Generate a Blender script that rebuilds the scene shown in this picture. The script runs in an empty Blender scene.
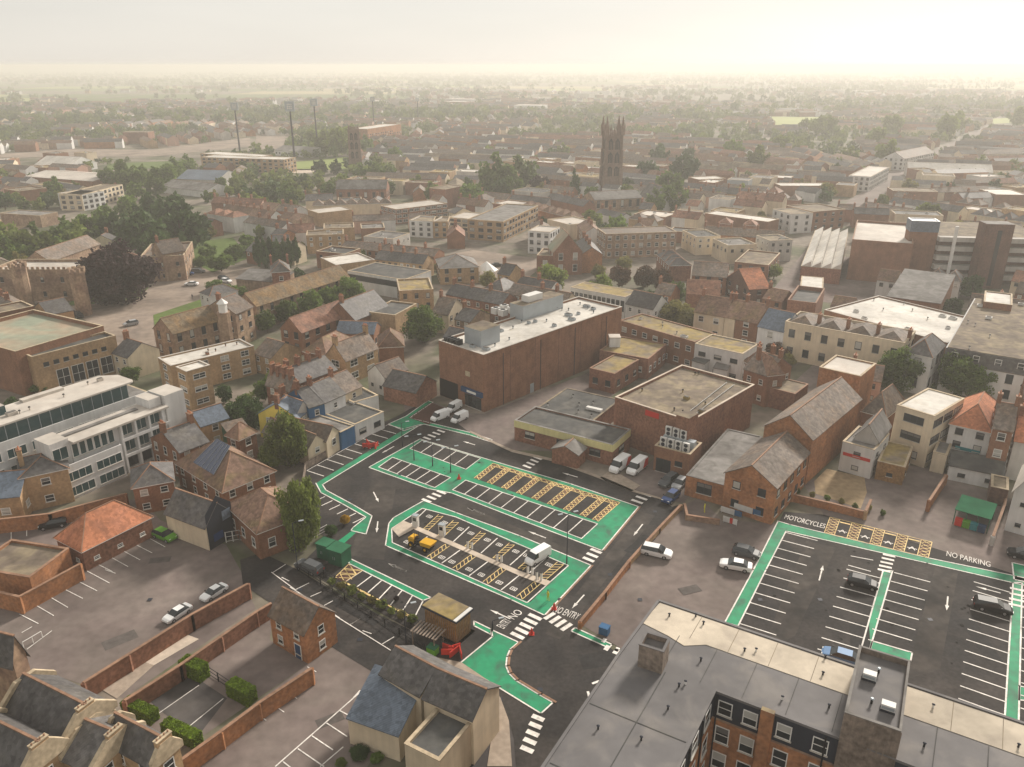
HAZE_D = 4.1e-4; HAZE_G = .25; SUN_EL = 28; SUN_AZ = 36; SKY_DUST = .45; SKY_AIR = 1.0; SKY_SAT = .3; SKY_STR = .10; SKY_MIX = .78; CLOUD = 4.6; SUN_STR = 3.5; SUN_ANG = 9; EXPO = .76
# Aerial view over a market town: car parks with green walkways, church towers, haze.
import bpy, math, random
import numpy as np
from mathutils import Vector, Matrix, Euler
R = math.radians
rnd = random.Random(11)
SC = bpy.context.scene
COL = SC.collection
HC = 68.0; TH = R(21.7); FPX = 800.0

# ---------------------------------------------------------------- camera survey: photo point -> place on a level plane
TL = {1:(0,570,3.894),2:(256,570,3.894),3:(512,570,3.894),4:(768,570,3.894),5:(0,380,3.996),6:(256,380,3.996),7:(512,380,3.996),8:(768,380,3.996),
 9:(0,220,3.996),10:(256,220,3.996),11:(512,220,3.996),12:(768,220,3.996),13:(0,50,3.996),14:(256,50,3.996),15:(512,50,3.996),16:(768,50,3.996),
 21:(290,400,7.307),22:(430,430,7.307),23:(380,495,7.307),24:(500,530,7.307),25:(290,530,7.307),26:(420,590,7.307),27:(0,640,6.04),28:(855,640,6.04),
 31:(0,250,5.994),32:(170,250,5.994),33:(340,250,5.994),34:(230,340,5.994),35:(510,230,5.994),36:(660,250,5.994),37:(680,340,5.994),38:(854,180,5.994),40:(0,360,5.115)}
def z(t, X, Y):
    a = TL[t]; return (a[0]+X/a[2], a[1]+Y/a[2])
def at(p, h=0.0):
    x = (p[0]-512)/FPX; y = -(p[1]-383.5)/FPX
    dx = x; dy = math.cos(TH)+y*math.sin(TH); dz = -math.sin(TH)+y*math.cos(TH)
    t = (h-HC)/dz
    return Vector((dx*t, dy*t, h))
def pix(v):
    dz = v[2]-HC
    d = v[1]*math.cos(TH)-dz*math.sin(TH); u = v[1]*math.sin(TH)+dz*math.cos(TH)
    return (512+FPX*v[0]/d, 383.5-FPX*u/d, d)
def hb(p, basey):                      # height of a point seen at p whose foot is seen at basey
    g = at((p[0], basey), 0); y = -(p[1]-383.5)/FPX
    s = (-math.sin(TH)+y*math.cos(TH))/(math.cos(TH)+y*math.sin(TH))
    return HC + s*g.y

# ---------------------------------------------------------------- materials
M = {}
def nd(nt, t, **k):
    n = nt.nodes.new(t)
    for a, b in k.items(): setattr(n, a, b)
    return n
def mat(name, col, rough=.85, var=.25, scale=.6, spec=.18, big=.2, metal=0, streak=None, courses=0, patch=None, rand=0.0, trans=0, tint=None):
    if max(col) < .45 and not name.startswith(('paint','asphalt_new','car_','frame','glass','black','leaf','tyre')): col = tuple(c*1.22 for c in col)
    if patch and not name.startswith(('paint','asphalt_new')): patch = (tuple(min(.6,c*1.22) for c in patch[0]), *patch[1:])
    m = bpy.data.materials.new(name); m.use_nodes = True; nt = m.node_tree; L = nt.links.new
    b = nt.nodes['Principled BSDF']; b.inputs['Roughness'].default_value = rough
    b.inputs['Specular IOR Level'].default_value = spec; b.inputs['Metallic'].default_value = metal
    geo = nd(nt, 'ShaderNodeNewGeometry')
    def noise(sc, det=4, vec=None, dist=0):
        n = nd(nt, 'ShaderNodeTexNoise'); n.inputs['Scale'].default_value = sc; n.inputs['Detail'].default_value = det
        n.inputs['Distortion'].default_value = dist
        L(vec or geo.outputs['Position'], n.inputs['Vector']); return n.outputs['Fac']
    def rng(f, lo, hi, a=.3, b_=.7):
        r = nd(nt, 'ShaderNodeMapRange'); L(f, r.inputs['Value'])
        r.inputs['From Min'].default_value = a; r.inputs['From Max'].default_value = b_
        r.inputs['To Min'].default_value = lo; r.inputs['To Max'].default_value = hi; return r.outputs['Result']
    def mul(a, c):
        n = nd(nt, 'ShaderNodeMath', operation='MULTIPLY'); L(a, n.inputs[0]); L(c, n.inputs[1]); return n.outputs[0]
    f = rng(noise(scale), 1-var, 1+var)
    f = mul(f, rng(noise(scale*.13, 3), 1-big, 1+big))
    if streak:
        mp = nd(nt, 'ShaderNodeMapping'); mp.inputs['Scale'].default_value = (1, 1, .08); L(geo.outputs['Position'], mp.inputs['Vector'])
        f = mul(f, rng(noise(streak*3, 4, mp.outputs['Vector']), .90, 1.06))
    if courses:
        w = nd(nt, 'ShaderNodeTexWave', bands_direction='Z'); w.inputs['Scale'].default_value = courses; w.inputs['Distortion'].default_value = .6
        L(geo.outputs['Position'], w.inputs['Vector']); f = mul(f, rng(w.outputs['Fac'], .82, 1.08, 0, 1))
        vo = nd(nt, 'ShaderNodeTexVoronoi'); vo.inputs['Scale'].default_value = 2.6; L(geo.outputs['Position'], vo.inputs['Vector'])
        sp = nd(nt, 'ShaderNodeSeparateColor'); L(vo.outputs['Color'], sp.inputs['Color']); f = mul(f, rng(sp.outputs[0], .8, 1.2, 0, 1))
    if rand:
        oi = nd(nt, 'ShaderNodeObjectInfo'); f = mul(f, rng(oi.outputs['Random'], 1-rand, 1+rand, 0, 1))
    mx = nd(nt, 'ShaderNodeMix', data_type='RGBA', blend_type='MULTIPLY'); mx.inputs['Factor'].default_value = 1
    mx.inputs['A'].default_value = (*col, 1)
    if patch:
        col2, ps, lo, hi = patch
        m2 = nd(nt, 'ShaderNodeMix', data_type='RGBA'); m2.inputs['A'].default_value = (*col, 1); m2.inputs['B'].default_value = (*col2, 1)
        L(rng(noise(ps, 6, None, .6), 0, 1, lo, hi), m2.inputs['Factor']); L(m2.outputs['Result'], mx.inputs['A'])
    L(f, mx.inputs['B']); L(mx.outputs['Result'], b.inputs['Base Color'])
    if trans:
        tr = nd(nt, 'ShaderNodeBsdfTranslucent'); L(mx.outputs['Result'], tr.inputs['Color'])
        ms = nd(nt, 'ShaderNodeMixShader'); ms.inputs[0].default_value = trans
        out = nt.nodes['Material Output']; L(b.outputs[0], ms.inputs[1]); L(tr.outputs[0], ms.inputs[2]); L(ms.outputs[0], out.inputs['Surface'])
    M[name] = m; return m
def flat(name, col, rough=.6, **k): return mat(name, col, rough, var=.07, big=.05, **k)

mat('brick_red', (.20,.098,.063), var=.3, scale=2.2, streak=.5, patch=((.17,.085,.058),1.4,.5,.8))
mat('brick_orange', (.30,.135,.062), var=.25, scale=2.2, streak=.5, patch=((.24,.12,.065),1.2,.4,.7))
mat('brick_brown', (.195,.098,.058), var=.18, scale=3.5, streak=.4)
mat('brick_dark', (.12,.068,.05), var=.25, scale=2.2, streak=.5)
mat('brick_tan', (.31,.205,.115), var=.2, scale=2, streak=.4)
mat('stone', (.28,.195,.13), var=.3, scale=1.4, streak=.6, patch=((.18,.115,.085),.25,.4,.7))
mat('stone_tower', (.165,.115,.088), var=.25, scale=.8, streak=.4)
mat('render_cream', (.62,.52,.38), var=.08, streak=.5)
mat('render_white', (.60,.59,.57), var=.06, streak=.5)
mat('render_grey', (.38,.36,.33), var=.1, streak=.5)
mat('render_pink', (.5,.32,.25), var=.1, streak=.5)
mat('render_lemon', (.66,.60,.30), var=.08, streak=.6); mat('render_yellow', (.78,.60,.12), var=.05, streak=.5)
mat('render_blue', (.035,.10,.20), var=.08, streak=.5)
mat('render_navy', (.02,.045,.10), var=.1)
mat('timber_clad', (.22,.125,.05), var=.3, scale=3, streak=3)
mat('timber_grey', (.17,.135,.11), var=.35, scale=2, streak=2.5)
mat('slate', (.095,.09,.088), .6, var=.25, scale=1.1, courses=5, patch=((.11,.10,.085),.3,.5,.8), rand=.25)
mat('slate_blue', (.11,.135,.17), .5, var=.1, scale=1, courses=5)
mat('slate_brown', (.135,.112,.095), .75, var=.3, scale=1.1, courses=5, patch=((.16,.11,.075),.3,.45,.75), rand=.25)
mat('tile_red', (.22,.115,.078), .8, var=.25, scale=1.2, courses=5, patch=((.13,.08,.06),.4,.45,.7), rand=.25)
mat('tile_brown', (.175,.11,.08), .8, var=.25, scale=1.2, courses=5, patch=((.16,.12,.06),.3,.5,.75), rand=.25)
mat('tile_orange', (.42,.17,.09), .8, var=.12, scale=1.2, courses=5, patch=((.30,.13,.08),.3,.45,.7))
mat('tile_moss', (.17,.11,.055), .9, var=.25, scale=1.2, courses=5, patch=((.14,.11,.075),.35,.4,.65))
mat('felt_grey', (.17,.16,.15), .9, var=.2, scale=.7, patch=((.10,.093,.085),.35,.42,.66), rand=.15)
mat('felt_pale', (.47,.43,.38), .8, var=.1, scale=.6, patch=((.34,.30,.26),.25,.45,.75), rand=.12)
mat('felt_brown', (.125,.10,.078), .95, var=.25, scale=.7, patch=((.19,.155,.105),.3,.42,.62), rand=.15)
mat('felt_dark', (.06,.06,.058), .85, var=.2, scale=.8, patch=((.10,.095,.085),.3,.45,.7), rand=.2)
mat('felt_moss', (.24,.18,.07), .95, var=.25, scale=.8, patch=((.16,.13,.10),.25,.4,.65))
mat('membrane_white', (.56,.53,.48), .8, var=.1, scale=.8, patch=((.36,.33,.28),.45,.5,.75))
mat('hotel_grey', (.118,.112,.112), .75, var=.08, scale=.7, patch=((.165,.152,.142),.3,.5,.7))
mat('hotel_pale', (.42,.365,.29), .85, var=.08, scale=1.2, patch=((.27,.23,.19),.3,.55,.8))
mat('copper_green', (.20,.22,.165), .8, var=.12, scale=.5, patch=((.27,.21,.15),.1,.4,.6))
mat('green_box', (.015,.085,.045), .5, var=.15)
mat('green_roof', (.03,.105,.058), .95, spec=0, var=.15)
mat('coping', (.36,.29,.20), var=.2, scale=2)
mat('coping_brick', (.22,.13,.085), var=.2, scale=2)
flat('frame_white', (.72,.70,.66)); flat('frame_dark', (.028,.032,.044)); flat('sill', (.5,.46,.4))
flat('metal_grey', (.30,.33,.35), .45, metal=.3); flat('metal_pale', (.62,.61,.58), .5); flat('black', (.015,.015,.017), .5)
flat('red', (.42,.03,.02), .5); flat('teal', (.02,.16,.18), .4)
flat('blind', (.34,.33,.30), .5); flat('blind_dim', (.12,.115,.11), .3); flat('digger_yellow', (.62,.34,.02), .5); m = flat('glass', (.018,.024,.028), .12, spec=.6); m = flat('glass_teal', (.03,.075,.08), .12, spec=.8)
m = flat('solar', (.03,.045,.09), .15, spec=.8)
mat('ground_town', (.16,.135,.11), .95, var=.25, scale=.35, big=.3, patch=((.075,.08,.045),.035,.46,.60))
mat('asphalt_new', (.030,.0275,.027), .9, var=.22, scale=2.0, big=.22, patch=((.052,.045,.041),.13,.42,.66))
mat('asphalt_worn', (.052,.045,.040), .95, var=.2, scale=1.0, big=.3, patch=((.034,.031,.029),.3,.4,.62))
mat('asphalt_patch', (.022,.021,.021), .9, var=.2, scale=2)
mat('asphalt_mend', (.085,.074,.068), .95, var=.2, scale=1.2)
mat('oil_stain', (.022,.0205,.02), .95, spec=0, var=.3, scale=3)
mat('asphalt_old', (.135,.108,.098), .95, var=.15, scale=.7, big=.25, patch=((.15,.125,.11),.12,.4,.68))
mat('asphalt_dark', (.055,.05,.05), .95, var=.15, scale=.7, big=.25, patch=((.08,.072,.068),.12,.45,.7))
mat('paving_buff', (.225,.18,.145), .95, var=.15, scale=.5, big=.2, patch=((.16,.13,.11),.1,.45,.7))
mat('paving_pale', (.44,.37,.30), .9, var=.1, scale=1.5)
mat('paving_slab', (.27,.22,.175), .9, var=.15, scale=1.5, courses=0)
mat('gravel_sand', (.27,.20,.12), .95, var=.2, scale=1)
mat('paint_green', (.018,.265,.125), .7, var=.10, scale=1.1, big=.12, patch=((.04,.125,.078),.45,.45,.72))
mat('paint_white', (.72,.68,.63), .7, var=.15, scale=2, patch=((.34,.31,.28),2.2,.55,.8)); mat('paint_yellow', (.74,.56,.24), .7, var=.2, scale=2, patch=((.45,.20,.10),1.6,.5,.75))
mat('paint_rust', (.085,.040,.030), .8, var=.2, scale=2)
mat('grass', (.075,.11,.025), .95, var=.2, scale=.5, big=.15); mat('pitch', (.17,.21,.06), .95, var=.1, scale=.1, big=.1)
mat('field_pale', (.24,.27,.10), .95, var=.1, scale=.05); mat('field_straw', (.30,.26,.14), .95, var=.1, scale=.05); mat('meadow', (.11,.15,.05), .95, var=.15, scale=.05)
mat('bark', (.07,.05,.035), .9, var=.3, scale=3)
mat('leaf_green', (.115,.17,.034), .7, var=.4, scale=.9, big=.25, rand=.3, trans=.3)
mat('leaf_mid', (.165,.205,.045), .7, var=.4, scale=.9, big=.25, rand=.3, trans=.3)
mat('leaf_dark', (.058,.098,.028), .7, var=.4, scale=.9, big=.25, rand=.25, trans=.2)
mat('leaf_olive', (.20,.185,.055), .7, var=.35, scale=.9, big=.25, rand=.2, trans=.35)
mat('leaf_lime', (.16,.22,.02), .7, var=.3, scale=.9, trans=.4)
mat('leaf_purple', (.040,.020,.021), .7, var=.4, scale=.6, big=.3, trans=.15)
mat('leaf_rust', (.10,.055,.028), .7, var=.4, scale=.9, rand=.2, trans=.2)
mat('leaf_yellow', (.42,.25,.02), .7, var=.4, scale=2, trans=.3)
mat('leaf_hedge', (.13,.20,.012), .8, var=.35, scale=3, trans=.2)
for n_, c_ in dict(white=(.80,.80,.79), black=(.012,.012,.014), silver=(.35,.36,.37), blue=(.02,.05,.15), lightblue=(.13,.24,.42), green=(.10,.28,.02), red=(.35,.02,.015), grey=(.09,.095,.10)).items():
    m = flat('car_'+n_, c_, .5, spec=.2); m.node_tree.nodes['Principled BSDF'].inputs['Coat Weight'].default_value = 0
flat('tyre', (.012,.012,.012), .8); flat('rim', (.35,.35,.36), .3, metal=.7); flat('lamp_glass', (.7,.7,.65), .1); flat('tail_red', (.3,.01,.01), .3)
flat('skin', (.45,.27,.18)); flat('cloth_dark', (.03,.03,.04), .9); flat('cloth_hivis', (.6,.55,.05), .9)

# ---------------------------------------------------------------- mesh helpers
class MB:
    def __init__(s): s.v=[]; s.f=[]; s.mi=[]; s.mats=[]
    def m(s, name):
        if name not in s.mats: s.mats.append(name)
        return s.mats.index(name)
    def face(s, pts, mt):
        b = len(s.v); s.v += [tuple(p) for p in pts]; s.f.append(tuple(range(b, b+len(pts)))); s.mi.append(s.m(mt)); return s
    def box(s, x0,y0,z0,x1,y1,z1, mt, top=None, bottom=True):
        b = len(s.v); s.v += [(x0,y0,z0),(x1,y0,z0),(x1,y1,z0),(x0,y1,z0),(x0,y0,z1),(x1,y0,z1),(x1,y1,z1),(x0,y1,z1)]
        fs = [(0,1,5,4),(1,2,6,5),(2,3,7,6),(3,0,4,7),(4,5,6,7)] + ([(3,2,1,0)] if bottom else [])
        for i, f in enumerate(fs): s.f.append(tuple(b+k for k in f)); s.mi.append(s.m(top if (top and i==4) else mt))
        return s
    def prism(s, poly, z0, z1, mt, top=None):     # poly ccw list of (x,y)
        n = len(poly); b = len(s.v); s.v += [(p[0],p[1],z0) for p in poly]+[(p[0],p[1],z1) for p in poly]
        for i in range(n): s.f.append((b+i, b+(i+1)%n, b+n+(i+1)%n, b+n+i)); s.mi.append(s.m(mt))
        s.f.append(tuple(b+n+i for i in range(n))); s.mi.append(s.m(top or mt)); s.f.append(tuple(b+n-1-i for i in range(n))); s.mi.append(s.m(mt))
        return s
    def ext(s, prof, a0, a1, axis, mt):            # profile extruded along x or y ; prof = list of (t,z)
        n = len(prof); b = len(s.v)
        for a in (a0, a1): s.v += [((a,t,zz) if axis=='x' else (t,a,zz)) for t, zz in prof]
        for i in range(n): s.f.append((b+i, b+(i+1)%n, b+n+(i+1)%n, b+n+i)); s.mi.append(s.m(mt))
        s.f.append(tuple(b+i for i in range(n))[::-1]); s.mi.append(s.m(mt)); s.f.append(tuple(b+n+i for i in range(n))); s.mi.append(s.m(mt)); return s
    def tube(s, p, q, r0, r1, mt, n=8):
        p, q = Vector(p), Vector(q); d = (q-p).normalized(); a = d.orthogonal().normalized(); c = d.cross(a); b = len(s.v)
        for pp, r in ((p,r0),(q,r1)):
            for k in range(n):
                t = 2*math.pi*k/n; s.v.append(tuple(pp+a*(r*math.cos(t))+c*(r*math.sin(t))))
        for k in range(n): s.f.append((b+k, b+(k+1)%n, b+n+(k+1)%n, b+n+k)); s.mi.append(s.m(mt))
        s.f.append(tuple(b+n+k for k in range(n))); s.mi.append(s.m(mt)); s.f.append(tuple(b+n-1-k for k in range(n))); s.mi.append(s.m(mt)); return s
    def mesh(s, name, recalc=True):
        me = bpy.data.meshes.new(name); me.from_pydata(s.v, [], s.f)
        for k in s.mats: me.materials.append(M[k])
        me.polygons.foreach_set('material_index', s.mi)
        if recalc:
            import bmesh
            bm = bmesh.new(); bm.from_mesh(me); bmesh.ops.recalc_face_normals(bm, faces=bm.faces); bm.to_mesh(me); bm.free()
        me.update(); return me
    def build(s, name, parent=None, loc=None, recalc=True):
        o = bpy.data.objects.new(name, s.mesh(name, recalc)); COL.objects.link(o)
        if parent: o.parent = parent
        if loc is not None: o.location = loc
        return o
def inst(name, me, parent=None, loc=(0,0,0), rz=0, sc=None):
    o = bpy.data.objects.new(name, me); COL.objects.link(o); o.location = loc; o.rotation_euler = (0,0,rz)
    if parent: o.parent = parent
    if sc: o.scale = sc
    return o
TOPS = []
def tag(o, label=None, cat=None, group=None, kind=None):
    if label: o['label'] = label
    if cat: o['category'] = cat
    if group: o['group'] = group
    if kind: o['kind'] = kind
    if cat: TOPS.append(o)
    return o
def thing(name, label, cat, loc=(0,0,0), rz=0, group=None):
    o = bpy.data.objects.new(name, None); COL.objects.link(o); o.location = loc; o.rotation_euler = (0,0,rz); o.empty_display_size = .5
    return tag(o, label, cat, group)
def sheet(name, pts, h, mt, thick=0):
    """a level surface laid over the survey points"""
    w = [at(p, 0) if len(p)==2 else Vector(p) for p in pts]
    mb = MB()
    if thick: 
        P=[(p.x,p.y) for p in w]
        mb.prism(P, 0, h, mt)
    else:
        mb.face([(p.x,p.y,h) for p in w], mt)
    o = mb.build(name); me = o.data
    if not thick and me.polygons[0].normal.z < 0: me.flip_normals()
    return tag(o, kind='structure')
# ---------------------------------------------------------------- windows, chimneys, buildings
WM = {}
def window_mesh(w, h, style='white', v=0):
    k = (round(w,2), round(h,2), style, v)
    if k in WM: return WM[k]
    fr = 'frame_dark' if style in ('dark','shop') else 'frame_white'; gl = 'glass_teal' if style=='teal' else 'glass'
    b = .09; mb = MB()
    mb.box(-w/2-b,-.06,0,-w/2,.04,h,fr); mb.box(w/2,-.06,0,w/2+b,.04,h,fr)
    mb.box(-w/2,-.06,h-b,w/2,.04,h,fr); mb.box(-w/2,-.06,0,w/2,.04,b,fr)
    mb.box(-w/2,-.025,b,w/2,.03,h-b,gl)
    if v: mb.box(-w/2,-.04,h*(.5 if v==1 else .15 if v==2 else .62),w/2,-.0255,h-b,'blind' if v<3 else 'blind_dim')
    n = max(1, round(w/1.1))
    for i in range(1, n): x = -w/2+w*i/n; mb.box(x-.035,-.055,b,x+.035,-.027,h-b,fr)
    if style in ('white','sash') : mb.box(-w/2,-.05,h*.5-.035,w/2,-.027,h*.5+.035,fr)
    if style != 'shop': mb.box(-w/2-.18,-.14,-.1,w/2+.18,.04,-.002,'sill')
    WM[k] = mb.mesh('window'); return WM[k]
def face_frame(L, D, side):
    return {'f':((0,0),0,L), 'r':((L,0),math.pi/2,D), 'b':((L,D),math.pi,L), 'l':((0,D),-math.pi/2,D)}[side]
def put_windows(root, L, D, side, h, fl, w=1.1, wh=1.5, sp=3.2, style='white', z0=0, skip0=False, margin=.8, name='window', cap=60):
    (ox,oy), rz, W = face_frame(L, D, side)
    n = int((W-2*margin+sp-w)//sp) if W > w+2*margin else 0
    if n < 1: return 0
    fh = (h-z0)/fl; wh = min(wh, fh*.62); c = 0
    d = Vector((math.cos(rz), math.sin(rz)))
    mes = [window_mesh(w, wh, style, v) for v in (0,0,0,1,2,3,0,3)]
    for k in range(fl):
        if skip0 and k == 0: continue
        for i in range(n):
            if c >= cap: return c
            t = W*(i+.5)/n
            inst(name, mes[(i*5+k*3+int(abs(root.location.x)*7)) % 8], root, (ox+d.x*t, oy+d.y*t, z0+fh*k+fh*.32), rz); c += 1
    return c
CH = {}
def chimney_mesh(mt, pots=2, h=2.0):
    k = (mt, pots, h)
    if k in CH: return CH[k]
    mb = MB(); w = .28*pots+.3
    mb.box(-w/2,-.35,-1.2,w/2,.35,h*.8,mt); mb.box(-w/2-.08,-.43,h*.8,w/2+.08,.43,h*.8+.18,'coping_brick')
    for i in range(pots): x = -w/2+w*(i+.5)/pots; mb.tube((x,0,h*.8+.17),(x,0,h*.8+.6),.13,.1,'tile_orange',6)
    CH[k] = mb.mesh('chimney'); return CH[k]
RECTS = []      # footprints already built on: (centre, half-diagonal, origin, u, n, L, D)
def occupy(P, u, n, L, D): RECTS.append((P.x+u.x*L/2+n.x*D/2, P.y+u.y*L/2+n.y*D/2, math.hypot(L,D)/2, P.x, P.y, u.x, u.y, n.x, n.y, L, D))
def body(root, L, D, h, roof, rise, wall, rf, par=.5, over=.3, cop='coping', roofname='roof', ridge='coping_brick'):
    """walls and roof of one block in its own frame: x along the front, y to the back"""
    wb, rb = MB(), MB()
    if roof == 'flat':
        t = .3; wb.box(0,0,0,L,D,h,wall)
        if par > 0:
            wb.box(0,0,h,L,t,h+par,wall); wb.box(0,D-t,h,L,D,h+par,wall); wb.box(0,t,h,t,D-t,h+par,wall); wb.box(L-t,t,h,L,D-t,h+par,wall)
        rb.box(t if par>0 else -.2, t if par>0 else -.2, h+.005, L-t if par>0 else L+.2, D-t if par>0 else D+.2, h+.12, rf)
        W = wb.build('wall', root); Rr = rb.build(roofname, root)
        if par > 0:
            cb = MB(); e=.05; zt=h+par
            cb.box(-e,-e,zt,L+e,t+e,zt+.09,cop); cb.box(-e,D-t-e,zt,L+e,D+e,zt+.09,cop); cb.box(-e,t+e,zt,t+e,D-t-e,zt+.09,cop); cb.box(L-t-e,t+e,zt,L+e,D-t-e,zt+.09,cop)
            cb.build('coping', Rr)
        return W, Rr
    th = .14
    if roof in ('gable','gabley'):
        W_ = D if roof=='gable' else L; Ln = L if roof=='gable' else D; ax = 'x' if roof=='gable' else 'y'
        s = rise/(W_/2)
        wb.ext([(0,0),(W_,0),(W_,h),(W_/2,h+rise-.02),(0,h)], 0, Ln, ax, wall)
        rb.ext([(-over,h-over*s),(W_/2,h+rise),(W_+over,h-over*s),(W_+over,h-over*s+th),(W_/2,h+rise+th*1.1),(-over,h-over*s+th)], -.12, Ln+.12, ax, rf)
        rb.box(*( (-.12,W_/2-.12,h+rise+th*.6,Ln+.12,W_/2+.12,h+rise+th*1.1+.07) if ax=='x' else (W_/2-.12,-.12,h+rise+th*.6,W_/2+.12,Ln+.12,h+rise+th*1.1+.07) ), 'coping_brick')
    elif roof == 'mono':      # high at the back
        wb.ext([(0,0),(D,0),(D,h+rise),(0,h)], 0, L, 'x', wall); s = rise/D
        rb.ext([(-over,h-over*s),(D+over*.3,h+rise+over*.3*s),(D+over*.3,h+rise+over*.3*s+th),(-over,h-over*s+th)], -.12, L+.12, 'x', rf)
    else:                      # hip
        wb.box(0,0,0,L,D,h,wall); o = over; x0,y0,x1,y1 = -o,-o,L+o,D+o; zz = h+.02
        if L >= D: r = min(D/2+o, (L+2*o)/2-.05); a = (x0+r, D/2, h+rise); c = (x1-r, D/2, h+rise)
        else: r = min(L/2+o, (D+2*o)/2-.05); a = (L/2, y0+r, h+rise); c = (L/2, y1-r, h+rise)
        e = [(x0,y0,zz),(x1,y0,zz),(x1,y1,zz),(x0,y1,zz)]; lo = [(p[0],p[1],zz-.12) for p in e]
        if L >= D: fs = [[e[0],e[1],c,a],[e[1],e[2],c],[e[2],e[3],a,c],[e[3],e[0],a]]
        else: fs = [[e[0],e[1],a],[e[1],e[2],c,a],[e[2],e[3],c],[e[3],e[0],a,c]]
        for f in fs: rb.face(f, rf)
        for i in range(4): rb.face([lo[i], lo[(i+1)%4], e[(i+1)%4], e[i]], 'frame_white')
        rb.face(lo[::-1], 'frame_white')
        for p in ((e[0],a),(e[1],a if L<D else c),(e[2],c),(e[3],a if L>=D else c),(a,c)):
            rb.tube(p[0],p[1],.11,.11,ridge,4)
    return wb.build('wall', root), rb.build(roofname, root)
def place(A, B, C, h):
    P, Q = at(A, h), at(B, h); d = Q-P; L = math.hypot(d.x, d.y); u = Vector((d.x/L, d.y/L)); n = Vector((-u.y, u.x))
    if not isinstance(C, (int,float)):
        e = (at(C, h)-Q).to_2d()
        if e.length > L*1.15 and abs(e.normalized().dot(n)) > .9:
            n = e.normalized()*(1 if e.dot(n) > 0 else -1); u = Vector((n.y, -n.x)); L2 = d.to_2d().dot(u); P = Vector((Q.x-u.x*L2, Q.y-u.y*L2, h)); L = L2
    D = C if isinstance(C, (int,float)) else (at(C,h)-Q).to_2d().dot(n)
    if D < 0: P = Vector((P.x+n.x*D, P.y+n.y*D, 0)); D = -D
    return Vector((P.x,P.y,0)), u, n, L, max(D,1.5)
NB = []
def B(kind, label, A, Bp, C, h, roof='gable', rise=2.5, wall='brick_red', rf='slate', fl=2, win='white', w=1.1, wh=1.4, sp=3.2, par=.5, ch=0,
      cat='building', sides='frbl', door=None, cop='coping', group=None, skip0=False, over=.3, wsides=None, z0=0, cm=None, winf=None, ridge='coping_brick', hp=None):
    if isinstance(h, tuple): h = hb(Bp, z(h[0],0,h[1])[1])
    P, u, n, L, D = place(A, Bp, C, hp or h)
    rz = math.atan2(u.y, u.x); root = thing(kind, label, cat, (P.x,P.y,0), rz, group)
    W, Rr = body(root, L, D, h, roof, rise, wall, rf, par, over, cop, ridge=ridge)
    occupy(P, u, n, L, D)
    cam = Vector((0,0)); cnt = 0
    for s, nv in (('f',-n),('r',u),('b',n),('l',-u)):
        if s not in sides: continue
        (ox,oy),_,_ = face_frame(L, D, s); c = Vector((P.x,P.y))+u*ox+n*oy
        if nv.dot(cam-c) <= 0 or not win: continue
        st = win
        cnt += put_windows(root, L, D, s, h, fl, w, wh, sp, st, z0, skip0, cap=90-cnt)
    if door:
        mb = MB(); mb.box(-.5,-.07,0,.5,.03,2.1,door); mb.box(-.62,-.05,0,-.5,.03,2.2,'frame_white'); mb.box(.5,-.05,0,.62,.03,2.2,'frame_white'); mb.box(-.5,-.05,2.1,.5,.03,2.2,'frame_white')
        o = mb.build('door', root); o.location = (L*.5+1.6 if L > 6 else L*.5, 0, .02)
    for i in range(ch):
        mt = cm or (wall if wall.startswith('brick') else 'brick_red'); t = (i+.5)/ch if ch > 1 else .08
        if ch == 2: t = (.04,.96)[i]
        me = chimney_mesh(mt, 3 if L > 6 else 2)
        if roof == 'gabley': inst('chimney', me, Rr, (L/2, D*t, h+rise), 0)
        elif roof == 'flat': inst('chimney', me, Rr, (L*t, .5, h+.9), math.pi/2)
        else: inst('chimney', me, Rr, (L*t, D/2, h+(rise if roof!='mono' else rise*.5)), math.pi/2)
    root['_d'] = (L, D, h); NB.append(root)
    return root, W, Rr, L, D
def roofbox(root, x0,y0,x1,y1,z0,z1, wall, top, name='rooftop_plant_room'):
    mb = MB(); mb.box(x0,y0,z0,x1,y1,z1,wall,top); return mb.build(name, root)
def vents(roof, L, D, h, n, seed, mt='metal_pale', m=1.2):
    rr = random.Random(seed)
    for i in range(n):
        x, y = rr.uniform(m, max(m+.1,L-m)), rr.uniform(m, max(m+.1,D-m)); mb = MB(); k = rr.random()
        if k < .5: mb.tube((0,0,0),(0,0,.5),.13,.13,mt); mb.tube((0,0,.5),(0,0,.7),.24,.1,'black')
        else: s = rr.uniform(.4,.9); mb.box(-s,-s*.6,0,s,s*.6,.55,mt); mb.box(-s*.8,-s*.4,.55,s*.8,s*.4,.66,'felt_grey')
        mb.build('roof_vent', roof, (x,y,h+.12))
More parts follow.
